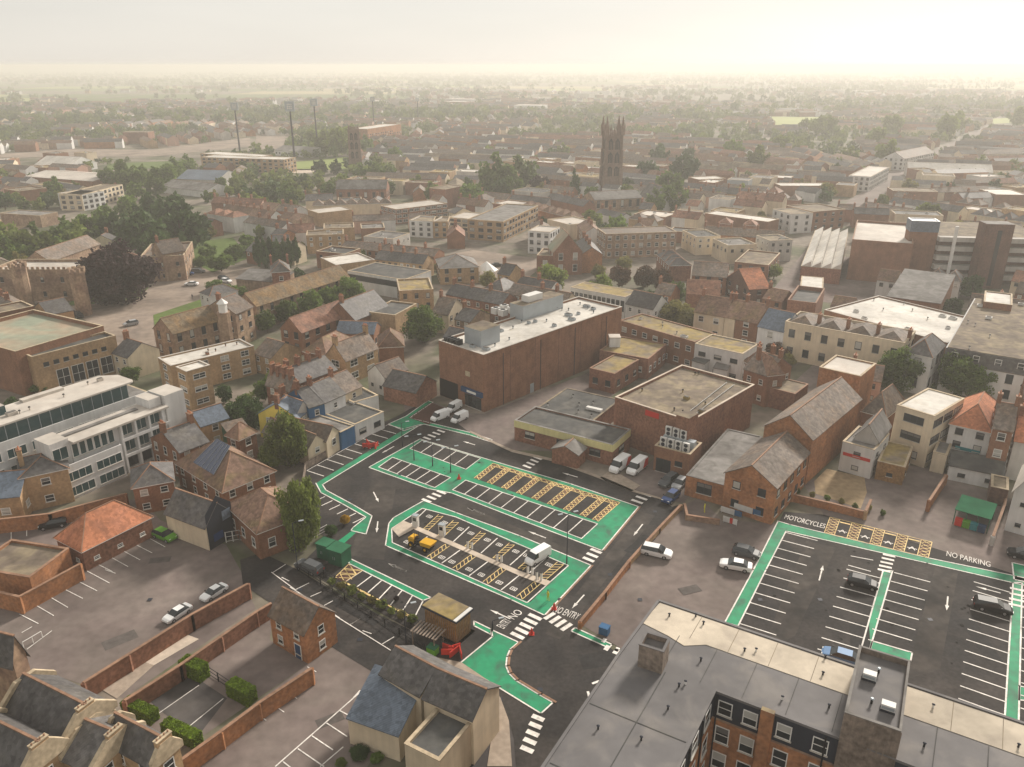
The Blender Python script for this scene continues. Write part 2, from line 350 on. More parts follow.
def wall_run(name, label, pts, h, mt, cop='coping_brick', th=.3, group=None, cat='wall', z0=0):
    w = [Vector((*at(p,h).xy,0)) for p in pts]; root = thing(name, label, cat, (w[0].x,w[0].y,0), 0, group); a, b = MB(), MB()
    for i in range(len(w)-1):
        d = w[i+1]-w[i]; n = Vector((-d.y,d.x,0)).normalized()*(th/2); e = d.normalized()*(th*.45 if i < len(w)-2 else 0)
        o = w[0]
        def q(k, hh0, hh1, mbx, m_):
            P_ = [w[i]-n*k-o, w[i+1]+e-n*k-o, w[i+1]+e+n*k-o, w[i]+n*k-o]; mbx.prism([(p.x,p.y) for p in P_], hh0, hh1, m_)
        q(1, z0, h+.003*i, a, mt); q(1.35, h+.003*i+.003, h+.12+.003*i, b, cop)
        L = d.length; k = int(L//6)
        for j in range(k+1):
            c = w[i]+d*(j/max(1,k))-o; a.box(c.x-.24,c.y-.24,z0,c.x+.24,c.y+.24,h+.02,mt)
    a.build('wall_body', root); b.build('coping', root); return root
def fence(name, label, pts, h, post='black', panel=None, step=2.4, group=None, rails=3):
    w = [at(p,0) for p in pts]; root = thing(name, label, 'fence', (w[0].x,w[0].y,0), 0, group); o = w[0]; a, b = MB(), MB()
    for i in range(len(w)-1):
        d = w[i+1]-w[i]; n = Vector((-d.y,d.x,0)).normalized()*.03; k = max(1,int(d.length//step))
        for j in range(k+1):
            c = w[i]+d*(j/k)-o; a.box(c.x-.06,c.y-.06,0,c.x+.06,c.y+.06,h+.05,post)
        for r_ in range(rails):
            zz = h*(.12+.88*r_/(rails-1)) if rails > 1 else h; b.tube((w[i]-o)+Vector((0,0,zz)), (w[i+1]-o)+Vector((0,0,zz)), .04,.04, post, 4)
        if panel:
            P_=[w[i]-n-o, w[i+1]-n-o, w[i+1]+n-o, w[i]+n-o]; b.prism([(p.x,p.y) for p in P_], .1, h*.95, panel)
    a.build('post_row', root); b.build('rail', root); return root

# ---------------------------------------------------------------- trees
CR = {}
def crown_mesh(kind, seed, n, size, clumps, mt, sx=1., sz=1., cone=0, lobes=1):
    key = (kind, seed, mt)
    if key in CR: return CR[key]
    g = np.random.default_rng(seed*7+3)
    c = g.normal(size=(clumps,3)); c /= np.linalg.norm(c,axis=1)[:,None]; rad = g.uniform(.35,.86,clumps)**.7; c *= rad[:,None]
    c[:,2] = c[:,2]*.9
    per = n//clumps; p = []
    for i in range(clumps):
        d = g.normal(size=(per,3)); d /= np.linalg.norm(d,axis=1)[:,None]; r = g.uniform(.4,1,per)[:,None]*g.uniform(.24,.42)
        p.append(c[i]+d*r)
    p = np.concatenate(p)
    if cone: t = (p[:,2]+1.1)/2.2; k = np.clip(1.15-t*cone,.1,1.2); p[:,0]*=k; p[:,1]*=k
    p *= (sx,sx,sz); n = len(p)
    a = g.normal(size=(n,3)); a /= np.linalg.norm(a,axis=1)[:,None]; b = np.cross(a, g.normal(size=(n,3))); b /= np.linalg.norm(b,axis=1)[:,None]
    s = size*g.uniform(.6,1.3,(n,1)); a *= s; b *= s*.7
    v = np.stack([p-a-b*.3, p+b, p+a+b*.3, p-b],1).reshape(-1,3)
    me = quads(kind+'_crown', v, [mt]); CR[key] = me; return me
def quads(name, v, mts, mi=None):
    n = len(v)//4; me = bpy.data.meshes.new(name); me.vertices.add(n*4); me.vertices.foreach_set('co', v.astype(np.float32).ravel())
    me.loops.add(n*4); me.loops.foreach_set('vertex_index', np.arange(n*4,dtype=np.int32)); me.polygons.add(n)
    me.polygons.foreach_set('loop_start', np.arange(0,n*4,4,dtype=np.int32)); me.polygons.foreach_set('loop_total', np.full(n,4,dtype=np.int32))
    for m_ in mts: me.materials.append(M[m_])
    if mi is not None: me.polygons.foreach_set('material_index', mi.astype(np.int32))
    me.update(calc_edges=True); return me
TRK = {}
def trunk_mesh(v=0):
    if v in TRK: return TRK[v]
    rr = random.Random(v); mb = MB(); mb.tube((0,0,-.1),(0.02,0,.55),.06,.045,'bark',7); mb.tube((0.02,0,.55),(0,.03,1.1),.045,.02,'bark',6)
    for i in range(5):
        a = i*1.3+rr.random(); r = rr.uniform(.3,.5); mb.tube((.01,0,.45+.1*i),(math.cos(a)*r,math.sin(a)*r,.85+.1*i),.025,.008,'bark',5)
    TRK[v] = mb.mesh('trunk'); return TRK[v]
TREES = []
def tree(p, rpx, kind='leaf_green', label=None, name='broadleaf_tree', tall=1.0, detail=None, group='town trees', loc=None, rm=None, seed=None, low=1.0):
    if loc is None:
        r = 5.
        for _ in range(4):
            v = at(p, max(1.0, r*tall*1.1*low)); r = rpx*pix(v)[2]/FPX
        x, y = v.x, v.y
    else: x, y = loc; r = rm
    d = math.hypot(x,y); sd = seed if seed is not None else rnd.randrange(4)
    if detail is None: detail = 0 if d < 130 else 1 if d < 320 else 2
    n, size, cl = ((11000,.062,64),(3000,.10,42),(800,.17,26))[detail]
    ck = 'cone' if name in ('conifer_tree','poplar_tree') else 'round'
    me = crown_mesh(ck+str(detail), sd, n, size, cl, kind, cone=.75 if ck=='cone' else 0)
    root = thing(name, label, 'tree', (x,y,0), rnd.uniform(0,6.28), group)
    inst('crown', me, root, (0,0,r*tall*1.1*low), 0, (r,r*rnd.uniform(.9,1.05),r*tall))
    inst('trunk', trunk_mesh(sd), root, (0,0,0), 0, (r,r,r*tall*1.25))
    root['_d'] = (r,r,r*2); TREES.append((x,y,r)); return root
# ---------------------------------------------------------------- ground, roads, car park surfaces and markings
g = MB(); g.face([(-9000,-60,0),(9000,-60,0),(9000,13000,0),(-9000,13000,0)], 'ground_town'); tag(g.build('ground'), kind='structure')
OPEN = []      # ground polygons where the town fill must not build
def area(name, pts, h, mt, keep=True, thick=0):
    if keep: OPEN.append([at(p,0).to_2d() for p in pts])
    return sheet(name, pts, h, mt, thick)
# worn private lots
area('yard_surface', [z(5,0,560),z(5,200,560),z(5,560,470),z(5,640,560),z(5,905,660),(243,575),(262,590),(246,583),(82,684),z(27,230,180),(0,668),(0,610)], .015, 'asphalt_old')
area('yard_surface', [z(1,320,430),z(1,955,65),z(1,997,150),z(1,480,500)], .02, 'asphalt_old')
sheet('paved_path', [z(1,385,460),z(1,550,355),z(1,600,372),z(1,455,502)], .05, 'paving_slab'); sheet('paved_path', [z(1,550,355),z(1,700,242),z(1,775,270),z(1,600,372)], .055, 'paving_pale')
area('yard_surface', [z(1,485,505),z(1,997,165),(275,598),(270,640),(308,664),z(1,690,715),(150,790),(100,740)], .022, 'asphalt_old')
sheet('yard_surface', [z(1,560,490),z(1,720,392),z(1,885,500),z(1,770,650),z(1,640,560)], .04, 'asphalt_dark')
area('yard_surface', [(308,664),(333,647),(379,675),z(2,360,570),z(2,480,690),(330,830),(120,830),(190,752)], .025, 'asphalt_old')
area('street_surface', [(240,560),(262,553),(300,571),(345,598),(430,640),(462,663),(541,715),(509,722),(487,684),(461,664),(440,690),(379,676),(333,648),(272,604),(243,585)], .045, 'asphalt_new')
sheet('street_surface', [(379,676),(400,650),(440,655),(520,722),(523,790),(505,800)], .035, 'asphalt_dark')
area('castle_green_surface', [z(9,270,345),z(9,420,330),z(9,600,262),z(9,840,175),z(9,1000,190),z(9,1023,225),z(9,840,310),z(9,612,385),z(9,625,560),z(9,520,560),z(9,430,470)], .02, 'paving_buff')
area('lawn', [z(9,270,340),z(9,330,280),z(9,600,262),z(9,560,310),z(9,420,332)], .03, 'grass'); area('lawn', [z(9,612,380),z(9,840,305),z(9,850,335),z(9,640,440),z(9,618,425)], .04, 'grass')
area('lawn', [z(9,760,90),z(9,930,70),z(9,1000,150),z(9,850,210),z(9,770,170)], .03, 'grass')
area('town_square_surface', [z(10,760,140),z(10,870,120),z(10,1023,140),z(11,150,160),z(11,60,235),z(10,960,260),z(10,880,230)], .02, 'paving_buff')
area('service_yard_surface', [(400,390),(460,412),(484,414),(620,360),(640,375),(607,400),(607,440),(570,452),(512,450),(470,434),(406,416)], .018, 'asphalt_old')
area('forecourt_surface', [(604,480),(640,470),(660,455),(680,462),(700,480),(684,503),(662,500),(632,492)], .02, 'asphalt_old')
area('worn_car_park_surface', [(684,505),(700,498),(722,520),(778,524),(727,625),(700,680),(640,660),(580,624),(622,573)], .03, 'asphalt_old')
area('service_yard_surface', [(800,480),(862,478),(872,455),(905,465),(940,470),(955,480),(1014,500),(1040,540),(1040,590),(946,560),(824,515)], .02, 'asphalt_old')
sheet('sandy_yard', [z(8,185,405),z(8,235,355),z(8,385,390),z(8,395,450),z(8,370,515),z(8,190,455)], .04, 'gravel_sand')
area('roof_car_park_surface', [z(12,150,120),z(12,330,150),z(12,440,240),z(12,410,330),z(12,240,330),z(12,0,300)], .02, 'asphalt_old')
area('street_surface', [z(12,200,560),z(12,330,590),z(12,160,690),z(12,90,660)], .02, 'asphalt_old')
area('garden_lawn', [z(8,430,0),z(8,760,0),z(8,900,30),z(8,700,60),z(8,520,40)], .02, 'grass')
# main car park
area('car_park_surface', [(380,424),(398,416),(410,409),(428,401),(470,433),(512,452),(552,461),(604,480),(632,492),(662,500),(672,507),(684,504),(622,572),(580,622),(576,632),(613,650),(628,656),(560,767),(548,800),(516,800),(516,767),(514,740),(509,720),(541,716),(462,664),(430,641),(340,590),(300,565),(326,540),(300,505),(306,466),(340,446)], .06, 'asphalt_new')
area('car_park_surface', [(784,512),(824,515),(946,552),(1016,575),(1060,590),(1060,760),(960,770),(840,720),(727,640),(700,680),(727,625),(778,524)], .06, 'asphalt_new')
# pavements with kerbs (0.12 m)
KERB = .12
def pave(pts, mt='paving_slab', h=KERB): return area('pavement', pts, h, mt, thick=1)
pave([(470,431),(512,450),(552,459),(604,478),(632,490),(660,498),(662,500),(632,492),(604,480.5),(552,461.5),(512,452.5),(470,433)])
pave([z(2,640,330),z(2,800,362),z(2,900,430),z(2,952,500),z(2,985,590),z(2,997,767),z(2,900,767),z(2,925,600),z(2,925,490),z(2,760,400)])
pave([(600,478),(604,480.5),(632,492),(640,486),(612,470)])
OPEN.append([at(p,0).to_2d() for p in ((586,700),(612,640),(690,590),(1060,720),(1060,1000),(560,1000))])
# white-edged green surfaces
WL, GL, YL, RL, CL = MB(), MB(), MB(), MB(), MB()
def gnd(p): return at(p,0) if not isinstance(p, Vector) else p
def line(mb, a, b, w, h, mt, ext=0):
    a, b = gnd(a), gnd(b); d = (b-a); 
    if d.length < .02: return
    d.normalize(); n = Vector((-d.y,d.x,0))*(w/2); a = a-d*ext; b = b+d*ext
    mb.face([(*(a-n).xy,h),(*(b-n).xy,h),(*(b+n).xy,h),(*(a+n).xy,h)], mt)
def green(pts, edge=True, edgeskip=(), name='green_walkway', h=.07, ew=.19):
    sheet(name, pts, h, 'paint_green'); n = len(pts)
    if edge:
        for i in range(n):
            if i in edgeskip: continue
            line(WL, pts[i], pts[(i+1)%n], ew, h+.024, 'paint_white', ew/2)
def dark(pts, h=.082, edge=True):
    s = MB(); w = [gnd(p) for p in pts]; return w
def bay_block(q, n, edges=True, seq=None, tick_w=.17):
    """q = four corners (a,b,c,d): a-b is the near long side, d-c the far one; a dark field with n bays"""
    a,b,c,d = [gnd(p) for p in q]; sheet('bay_surface', [a,b,c,d], .084, 'asphalt_new')
    for i in range(n+1): line(WL, a+(b-a)*(i/n), d+(c-d)*(i/n), tick_w, .102, 'paint_white')
    if edges: line(WL, a, b, tick_w, .104, 'paint_white', .06); line(WL, d, c, tick_w, .104, 'paint_white', .06)
def hatch(q, mt='paint_yellow', mb=None, step=1.0, cross=True, w=.11, h=.11, border=True):
    a,b,c,d = [gnd(p) for p in q]        # strip a->b short near side, d->c short far side ; hatch along a->d
    L = (d-a).length; n = max(2, round(L/step))
    if cross: RL.face([(*a.xy,.0925+.0002*len(RL.f)%.004),(*b.xy,.0925+.0002*len(RL.f)%.004),(*c.xy,.0925+.0002*len(RL.f)%.004),(*d.xy,.0925+.0002*len(RL.f)%.004)], 'paint_rust')
    for i in range(n):
        t0, t1 = i/n, (i+1)/n; p0, p1 = a+(d-a)*t0, b+(c-b)*t0; r0, r1 = a+(d-a)*t1, b+(c-b)*t1
        line(YL, p0, r1, w, h, mt)
        if cross: line(YL, p1, r0, w, h+.003, mt)
    if border:
        line(YL, a, d, w, h+.006, mt); line(YL, b, c, w, h+.006, mt)
def lerp2(a, b, t): return a+(b-a)*t
# walkway along the houses and round the bend
green([(316,483.6),(321,493),(342,504),(366,517.5),(353,528),(351,531),(366,534.5),(372,516.3),(353,505),(326,490.5),(322.5,485),(421.4,424.6),(406,428.5)], edgeskip=(12,))
green([(388.5,424.4),(406,416.5),(428,401),(433,402.5),(410,418),(419,420.5),(471,433),(492,440),(491,442.5),(470,435.5),(424,424.5),(404,431)])
green([(349,558.5),(431,598),(423,601),(349,564)]); green([(332,546),(352,531),(356,533),(336,551)], edge=False)
hatch([z(6,610,152),z(6,690,180),z(6,800,133),z(6,700,92)], step=1.6, cross=True, border=True, mt='paint_rust')
for k in range(5):
    a,b,c,d = [gnd(p) for p in (z(6,610,152),z(6,690,180),z(6,800,133),z(6,700,92))]
    hatch([lerp2(a,b,k/5), lerp2(a,b,(k+1)/5), lerp2(d,c,(k+1)/5), lerp2(d,c,k/5)], step=1.7, mt='paint_rust')
A_, B_ = gnd((324,476.6)), gnd((404,429.4)); tv = gnd((307,471))-A_; ntk = round((B_-A_).length/2.5)
for i in range(ntk+1): p = A_+(B_-A_)*(i/ntk); line(WL, p, p+tv, .18, .1, 'paint_white')
line(WL, A_+tv, B_+tv, .1, .098, 'paint_white')
A_, B_ = gnd((325,497)), gnd((364,518)); tv = gnd((316,502.5))-gnd((327,497.5))
for i in range(6): p = A_+(B_-A_)*(i/5); line(WL, p, p+tv, .18, .1, 'paint_white')
# upper island
green([(368.7,467.7),(420,439.3),(492,461),(570,484),(638.5,507),(602,551),(520,520),(452,493.5),(428,489)])
bay_block([(410,449),(466,469.7),(480.5,458.7),(422,440.8)], 5)
bay_block([(378.5,467.5),(434.8,488),(450.5,478),(392.5,457.7)], 6)
bay_block([(452.6,490.3),(581.5,539),(597.5,524.3),(465.6,480.6)], 10)
q = [gnd(p) for p in ((474,478.5),(598,522),(620,503),(493,463.7))]; sheet('bay_surface', q, .084, 'asphalt_new')
a,b,c,d = q
for i in range(9):
    t0 = i/8-.012 if i else 0; t1 = t0+.043; t1 = min(t1,1.0) if i<8 else 1.0; t0 = t0 if i<8 else .957
    hatch([lerp2(a,b,t0), lerp2(a,b,t1), lerp2(d,c,t1), lerp2(d,c,t0)], step=.95, mt='paint_yellow')
    if i < 8:
        m0 = lerp2(lerp2(a,b,t1+.03), lerp2(d,c,t1+.03), .6); 
hatch([lerp2(a,d,.86), d, c, lerp2(b,c,.86)], step=1.1, mt='paint_yellow')
# lower island
green([(385.5,545.8),(389,523.7),(393.7,518),(423.8,501),(456,513),(520,536.3),(591,565.7),(544.5,615.7),(511,600),(387,546.5)])
qb = [gnd(p) for p in ((392.3,543),(527,603.5),(568.4,566),(422.4,508.7))]
sheet('bay_surface', [(392.3,543),(391.6,529),(422.4,508.7),(456,517.5),(505.5,540),(568.4,566),(530,602.8),(500,591.6)], .084, 'asphalt_new')
lp = [(391.6,529.2),(403,521),(418,527),(520,571.6),(551,582),(546.5,586.5),(520,576.5),(413.5,529.5),(399,537.4)]
sheet('charging_path', lp, .12, 'paving_pale', thick=1); line(WL,(391.6,529.2),(392.3,543),.18,.1,'paint_white'); line(WL,(392.3,543),(527,603.3),.18,.1,'paint_white'); line(WL,(527,603.3),(568.4,566),.18,.1,'paint_white'); line(WL,(391.6,529),(422.4,508.7),.18,.1,'paint_white'); line(WL,(422.4,508.7),(456,517.5),.18,.1,'paint_white'); line(WL,(456,517.5),(568.4,566),.18,.1,'paint_white')
U0, U1 = gnd((411,524.5)), gnd((548,581.5)); V0, V1 = gnd((426,510)), gnd((566,566))      # path edge / far edge
up = [('h',.10,.135),('t',.0,0),('h',.215,.255),('t',.335,0),('h',.42,.455),('t',.54,0),('h',.625,.66),('t',.745,0),('h',.80,.83),('t',.875,0),('h',.945,.985)]
BM = MB()
def ev(p, dv, sz=.45):
    """small white EV box marking: outline of thin lines"""
    u = dv.normalized(); n = Vector((-u.y,u.x,0)); 
    for s in (-1,1): line(WL, p+u*sz*s-n*sz*.7, p+u*sz*s+n*sz*.7, .11, .11, 'paint_white'); line(WL, p-u*sz+n*sz*.7*s, p+u*sz+n*sz*.7*s, .11, .113, 'paint_white')
    line(WL, p-u*sz*.3-n*sz*.4, p-u*sz*.3+n*sz*.4, .14, .11, 'paint_white'); line(WL, p+u*sz*.35-n*sz*.4, p+u*sz*.35+n*sz*.4, .14, .11, 'paint_white')
def rowmarks(seq, U0, U1, V0, V1, evt):
    for k, t0, t1 in seq:
        if k == 'h': hatch([lerp2(U0,U1,t0), lerp2(U0,U1,t1), lerp2(V0,V1,t1), lerp2(V0,V1,t0)], step=.8, cross=False, mt='paint_yellow')
        else: line(WL, lerp2(U0,U1,t0), lerp2(V0,V1,t0), .18, .102, 'paint_white')
    for t in evt: ev(lerp2(lerp2(U0,U1,t), lerp2(V0,V1,t), .72), V1-V0, .45)
rowmarks(up, U0, U1, V0, V1, (.06,.18,.30,.38,.5,.585,.70,.775,.92))
W0, W1 = gnd((400,538)), gnd((544,586)); X0, X1 = gnd((395,543)), gnd((526,601.5))
W0 = gnd((412,530.5)); X0 = gnd((393.5,542.5))
dn = [('t',.13,0),('h',.275,.31),('t',.39,0),('h',.475,.51),('t',.60,0),('h',.70,.735),('t',.83,0),('h',.935,.975)]
rowmarks(dn, W0, W1, X0, X1, (.07,.35,.43,.56,.65,.78,.88))
# planting-side bays
a,b,c,d = [gnd(p) for p in ((344.7,582.7),(413.9,619),(423,601.5),(362,571.5))]
for i in range(7): line(WL, lerp2(a,b,i/6), lerp2(d,c,i/6), .18, .1, 'paint_white')
line(YL, a, b, .32, .105, 'paint_yellow'); hatch([(335,578),(344.7,582.7),(362.5,571),(349,564.5)], step=1.2, mt='paint_yellow')
hatch([(341,575),(352,580),(360,571),(350,566)], step=1.1, mt='paint_yellow', border=False)
# kiosk side and exit walkways
green([(474,621.5),(491,629.7),(491,635),(474,626.2)])
green([(459.7,664),(492.5,637),(491,630),(518.5,642.7),(510,650),(507,657),(506,666.6),(509,674),(516,681),(539,695),(553,703),(541,714)])
for p, q_ in zip([(518.5,642.7),(510,650),(507,657),(506,666.6),(509,674),(516,681),(539,695)], [(510,650),(507,657),(506,666.6),(509,674),(516,681),(539,695),(553,703)]):
    a_, b_ = gnd(p), gnd(q_); off = Vector((.3,.05,0)); line(CL, a_+off, b_+off, .3, .13, 'coping_brick', .1)
for p, q_ in (((591,565.7),(544.5,615.7)), ((638.5,507),(602,551))):
    a_, b_ = gnd(p), gnd(q_); line(CL, a_+Vector((.28,0,0)), b_+Vector((.28,0,0)), .25, .11, 'coping_brick')
green([(571,631.5),(575,628),(612,645),(609,648.5)])
# right-hand car park
green([(753.5,570),(778,521.5),(790,525),(924,557.5),(1016,576.5),(1060,586),(1060,594),(1012,583),(927,563.5),(786,531.5),(766,570),(738,626.5),(725,622.5)])
green([(892.5,571),(883,571),(856,667),(863,673)]) ; green([(1013,583),(1022,583),(1018.5,722),(1004.5,720)]); green([(1012,563),(1030,567),(1030,583),(1014,580)])
green([z(28,105,10),z(28,345,78),z(28,335,130),z(28,90,60)])
green([z(28,990,280),(1035,690),(1035,702),z(28,990,365)])
for (p0, p1, dv, n) in (((786,533),(739.5,624),(29,7.5),None),((881.5,579),(857.5,662),(-35,-9.3),None),((894,573),(868,640),(34,9),None),((1012,593.5),(1005,716),(-46,-13.5),None),((1023,590),(1020,722),(40,11),None)):
    a_, b_ = gnd(p0), gnd(p1); m_ = max(2, round((b_-a_).length/2.45)); tv = gnd((p0[0]+dv[0],p0[1]+dv[1]))-a_; tv = tv.normalized()*4.7
    for i in range(m_+1): p = a_+(b_-a_)*(i/m_); line(WL, p, p+tv, .18, .1, 'paint_white')
line(WL, gnd(z(8,330,705)), gnd(z(8,420,722)), .18, .1, 'paint_white'); line(WL, gnd(z(8,320,742)), gnd(z(8,410,767)), .18, .1, 'paint_white')
# motorcycle bays with criss-cross borders
q = [gnd(p) for p in (z(8,225,612),z(8,640,712),z(8,655,650),z(8,248,550))]; a,b,c,d = q
for i in range(5):
    t0 = i*.225; t1 = t0+.10; hatch([lerp2(a,b,t0), lerp2(a,b,t1), lerp2(d,c,t1), lerp2(d,c,t0)], step=.9, mt='paint_yellow'); 
    tm = (t0+t1)/2; hatch([lerp2(a,b,t0), lerp2(a,b,tm), lerp2(d,c,tm), lerp2(d,c,t0)], step=.9, mt='paint_rust', border=False)
    if i < 4:
        u0, u1 = t1+.01, t0+.215; line(YL, lerp2(lerp2(a,b,u0),lerp2(d,c,u0),.85), lerp2(lerp2(a,b,u1),lerp2(d,c,u1),.85), .35, .112, 'paint_yellow')
        cc = lerp2(lerp2(a,b,(u0+u1)/2),lerp2(d,c,(u0+u1)/2),.32); e = (b-a).normalized()*.7; f_ = (d-a).normalized()*.45
        line(WL, cc-e, cc, .15, .11, 'paint_white'); line(WL, cc, cc+e, .15, .113, 'paint_white'); line(WL, cc-e*.6-f_, cc+f_, .15, .116, 'paint_white'); line(WL, cc+e*.6-f_, cc+f_, .15, .118, 'paint_white')
line(YL, a, b, .13, .114, 'paint_yellow'); line(YL, d, c, .13, .114, 'paint_yellow')
def zebra(p, q_, n, ln, w=.5, dvec=None):
    a_, b_ = gnd(p), gnd(q_); d_ = (b_-a_); u = d_.normalized(); nn = Vector((-u.y,u.x,0)) if dvec is None else (gnd((p[0]+dvec[0],p[1]+dvec[1]))-a_).normalized()
    for i in range(n):
        c_ = a_+d_*(i/(n-1)); line(WL, c_-nn*ln/2, c_+nn*ln/2, w, .1, 'paint_white')
zebra((535,617.4),(517.4,636.2),5,2.0,.62,(11,5)); zebra((549.5,616.5),(566.5,627.5),4,1.9,.6,(8,-5))
zebra((538,718.5),(527,750),5,1.5,.62,(11,4.5)); zebra((596,551.5),(588.5,560),3,1.9,.6,(10,4))
zebra((441,431.5),(427,438.7),4,1.9,.55,(9,3)); zebra((441.5,492.7),(426.5,501),4,1.9,.55,(8,3))
zebra((538,458.5),(527,467),4,1.8,.55,(8,3)); zebra((646,495),(637,502),3,2.1,.6,(9,3)); zebra((889,556),(884,571),5,1.7,.5,(14,3)); zebra((478,436),(488,440),4,.9,.35,(2,-4))
zebra(z(4,972,78),z(4,968,140),4,1.9,.5,(14,3)); zebra((607,648.5),(616,652),2,1.0,.6,(3,-4)); zebra((604,641),(617,650),1 if False else 2,.8,.5,(4,-5))
def arrow(tip, tail, w=.2, head=.8, mb=None, mt='paint_white'):
    a_, b_ = gnd(tail), gnd(tip); d_ = (b_-a_).normalized(); n = Vector((-d_.y,d_.x,0)); hl = min(head*1.6, (b_-a_).length*.45); c_ = b_-d_*hl
    line(WL, a_, c_, w, .1, mt); WL.face([(*(c_-n*head*.32).xy,.1),(*b_.xy,.1),(*(c_+n*head*.32).xy,.1)], mt)
for tip, tail in ((z(21,670,392),z(21,760,342)),(z(21,648,750),z(21,610,675)),(z(6,482,612),z(6,487,567)),(z(23,60,505),z(23,190,560)),(z(25,720,248),z(25,850,305)),(z(23,640,98),z(23,762,145)),(z(22,240,85),z(22,330,112)),
    (z(22,270,572),z(22,395,620)),(z(24,525,578),z(24,615,478)),(z(26,510,148),z(26,660,215)),(z(7,485,625),z(7,522,578)),(z(24,205,12),z(24,335,62)),(z(7,200,372),z(7,262,390)),
    ((823,566),(819,581)),(z(4,695,160),z(4,700,105)),(z(4,808,66),z(4,905,92))):
    arrow(tip, tail)
# turning arrow by the hotel corner
for a0,a1 in ((z(3,295,475),z(3,305,512)),(z(3,312,445),z(3,340,434)),(z(3,340,434),z(3,368,434))): line(WL, gnd(a0), gnd(a1), .3, .1, 'paint_white')
# street bay lines
line(WL,(290,587.5),(365,635),.13,.09,'paint_white'); line(WL,z(2,60,10),z(2,155,80),.13,.09,'paint_white'); line(WL,z(2,300,175),z(2,525,315),.13,.093,'paint_white')
for a0,a1 in ((z(25,40,440),z(25,140,390)),(z(25,150,490),z(25,230,455)),(z(25,250,555),z(25,315,520)),(z(25,440,695),z(25,525,645)),(z(2,365,215),z(2,412,188)),(z(2,492,290),z(2,538,262)),(z(2,65,12),z(2,115,-20)),(z(2,100,30),z(2,130,45)),(z(2,300,172),z(2,325,188)),(z(2,415,238),z(2,450,250))): line(WL, gnd(a0), gnd(a1), .13, .088, 'paint_white')
# lot lines at the left and bottom
for a0,a1 in ((z(1,330,0),z(1,427,52)),(z(1,305,45),z(1,378,82)),(z(1,250,75),z(1,323,112)),(z(1,190,103),z(1,265,147)),(z(1,133,134),z(1,210,179)),(z(1,75,172),z(1,150,210)),(z(1,85,245),z(1,125,222)),(z(1,105,310),z(1,203,237)),(z(1,600,572),z(1,775,450)),(z(1,735,612),z(1,870,502)),
    (z(2,0,560),z(2,40,587)),(z(2,45,510),z(2,110,555)),(z(2,95,460),z(2,160,502)),(z(2,150,420),z(2,200,445)),(z(2,200,378),z(2,235,398)),(z(5,545,660),z(5,608,692)),(z(5,495,685),z(5,560,720)),(z(5,445,710),z(5,512,747)),(z(5,390,737),z(5,450,767)),(z(5,600,635),z(5,660,668)),
    (z(5,45,600),z(5,45,640)),(z(5,107,590),z(5,107,625)),(z(5,168,575),z(5,168,605)),(z(5,285,545),z(5,285,570)),(z(5,230,555),z(5,245,590)),(z(1,410,0),z(1,450,14))): line(WL, gnd(a0), gnd(a1), .11, .06, 'paint_white')
line(WL, z(2,480,412), z(2,75,767), .16, .06, 'paint_white')
for a0,a1 in ((z(2,325,548),z(2,420,598)),(z(2,275,597),z(2,355,650)),(z(2,218,647),z(2,300,702)),(z(2,163,697),z(2,265,767)),(z(2,105,747),z(2,140,775)),(z(2,250,767),z(2,340,690)),(z(2,405,470),z(2,378,500))): line(WL, gnd(a0), gnd(a1), .14, .058, 'paint_white')
for i in range(8): a_ = z(7,600+i*3,560+i*0); 
# repairs, worn lanes, drains and oil drips
wr = random.Random(21)
sheet('worn_lane', [(806,541),(836,548),(795,636),(760,655)], .066, 'asphalt_worn'); sheet('worn_lane', [(935,568),(958,573),(940,670),(905,680)], .067, 'asphalt_worn')
sheet('worn_lane', [(372,480),(396,487),(384,560),(350,556)], .065, 'asphalt_worn'); sheet('worn_lane', [(640,512),(655,516),(560,640),(545,634)], .0655, 'asphalt_worn'); sheet('worn_lane', [(440,504),(452,500),(585,556),(578,563)], .0652, 'asphalt_worn')
OS, DS, PS = MB(), MB(), MB()
def blob(mb, p, r, h, mt, n=11):
    a0 = wr.random()*6; mb.face([(p.x+math.cos(a0+6.283*k/n)*r*wr.uniform(.6,1.2), p.y+math.sin(a0+6.283*k/n)*r*wr.uniform(.6,1.2), h) for k in range(n)], mt)
for (p0,p1,p2,p3,n_) in (((786,535),(876,556),(845,655),(745,622),26),((894,572),(1010,596),(1000,700),(870,650),30),((410,449),(480,459),(560,520),(400,465),16),((400,540),(530,602),(566,566),(424,510),22),((345,582),(414,619),(423,601),(362,571),10),((310,470),(395,425),(404,430),(324,477),12)):
    w_ = [gnd(p) for p in (p0,p1,p2,p3)]
    for _ in range(n_//2): a_, b_ = wr.random(), wr.random(); q_ = lerp2(lerp2(w_[0],w_[1],a_), lerp2(w_[3],w_[2],a_), b_); blob(OS, q_, wr.uniform(.12,.35), .0885, 'oil_stain')
for p in ((470,560),(560,600),(610,575),(655,512),(350,500),(400,475),(520,452),(600,478),(820,600),(930,620),(760,600),(540,690),(300,590),(360,640),(500,700),(640,600),(150,600),(250,690)):
    c_ = gnd(p); DS.face([(c_.x-.3,c_.y-.3,.107),(c_.x+.3,c_.y-.3,.107),(c_.x+.3,c_.y+.3,.107),(c_.x-.3,c_.y+.3,.107)], 'frame_dark')
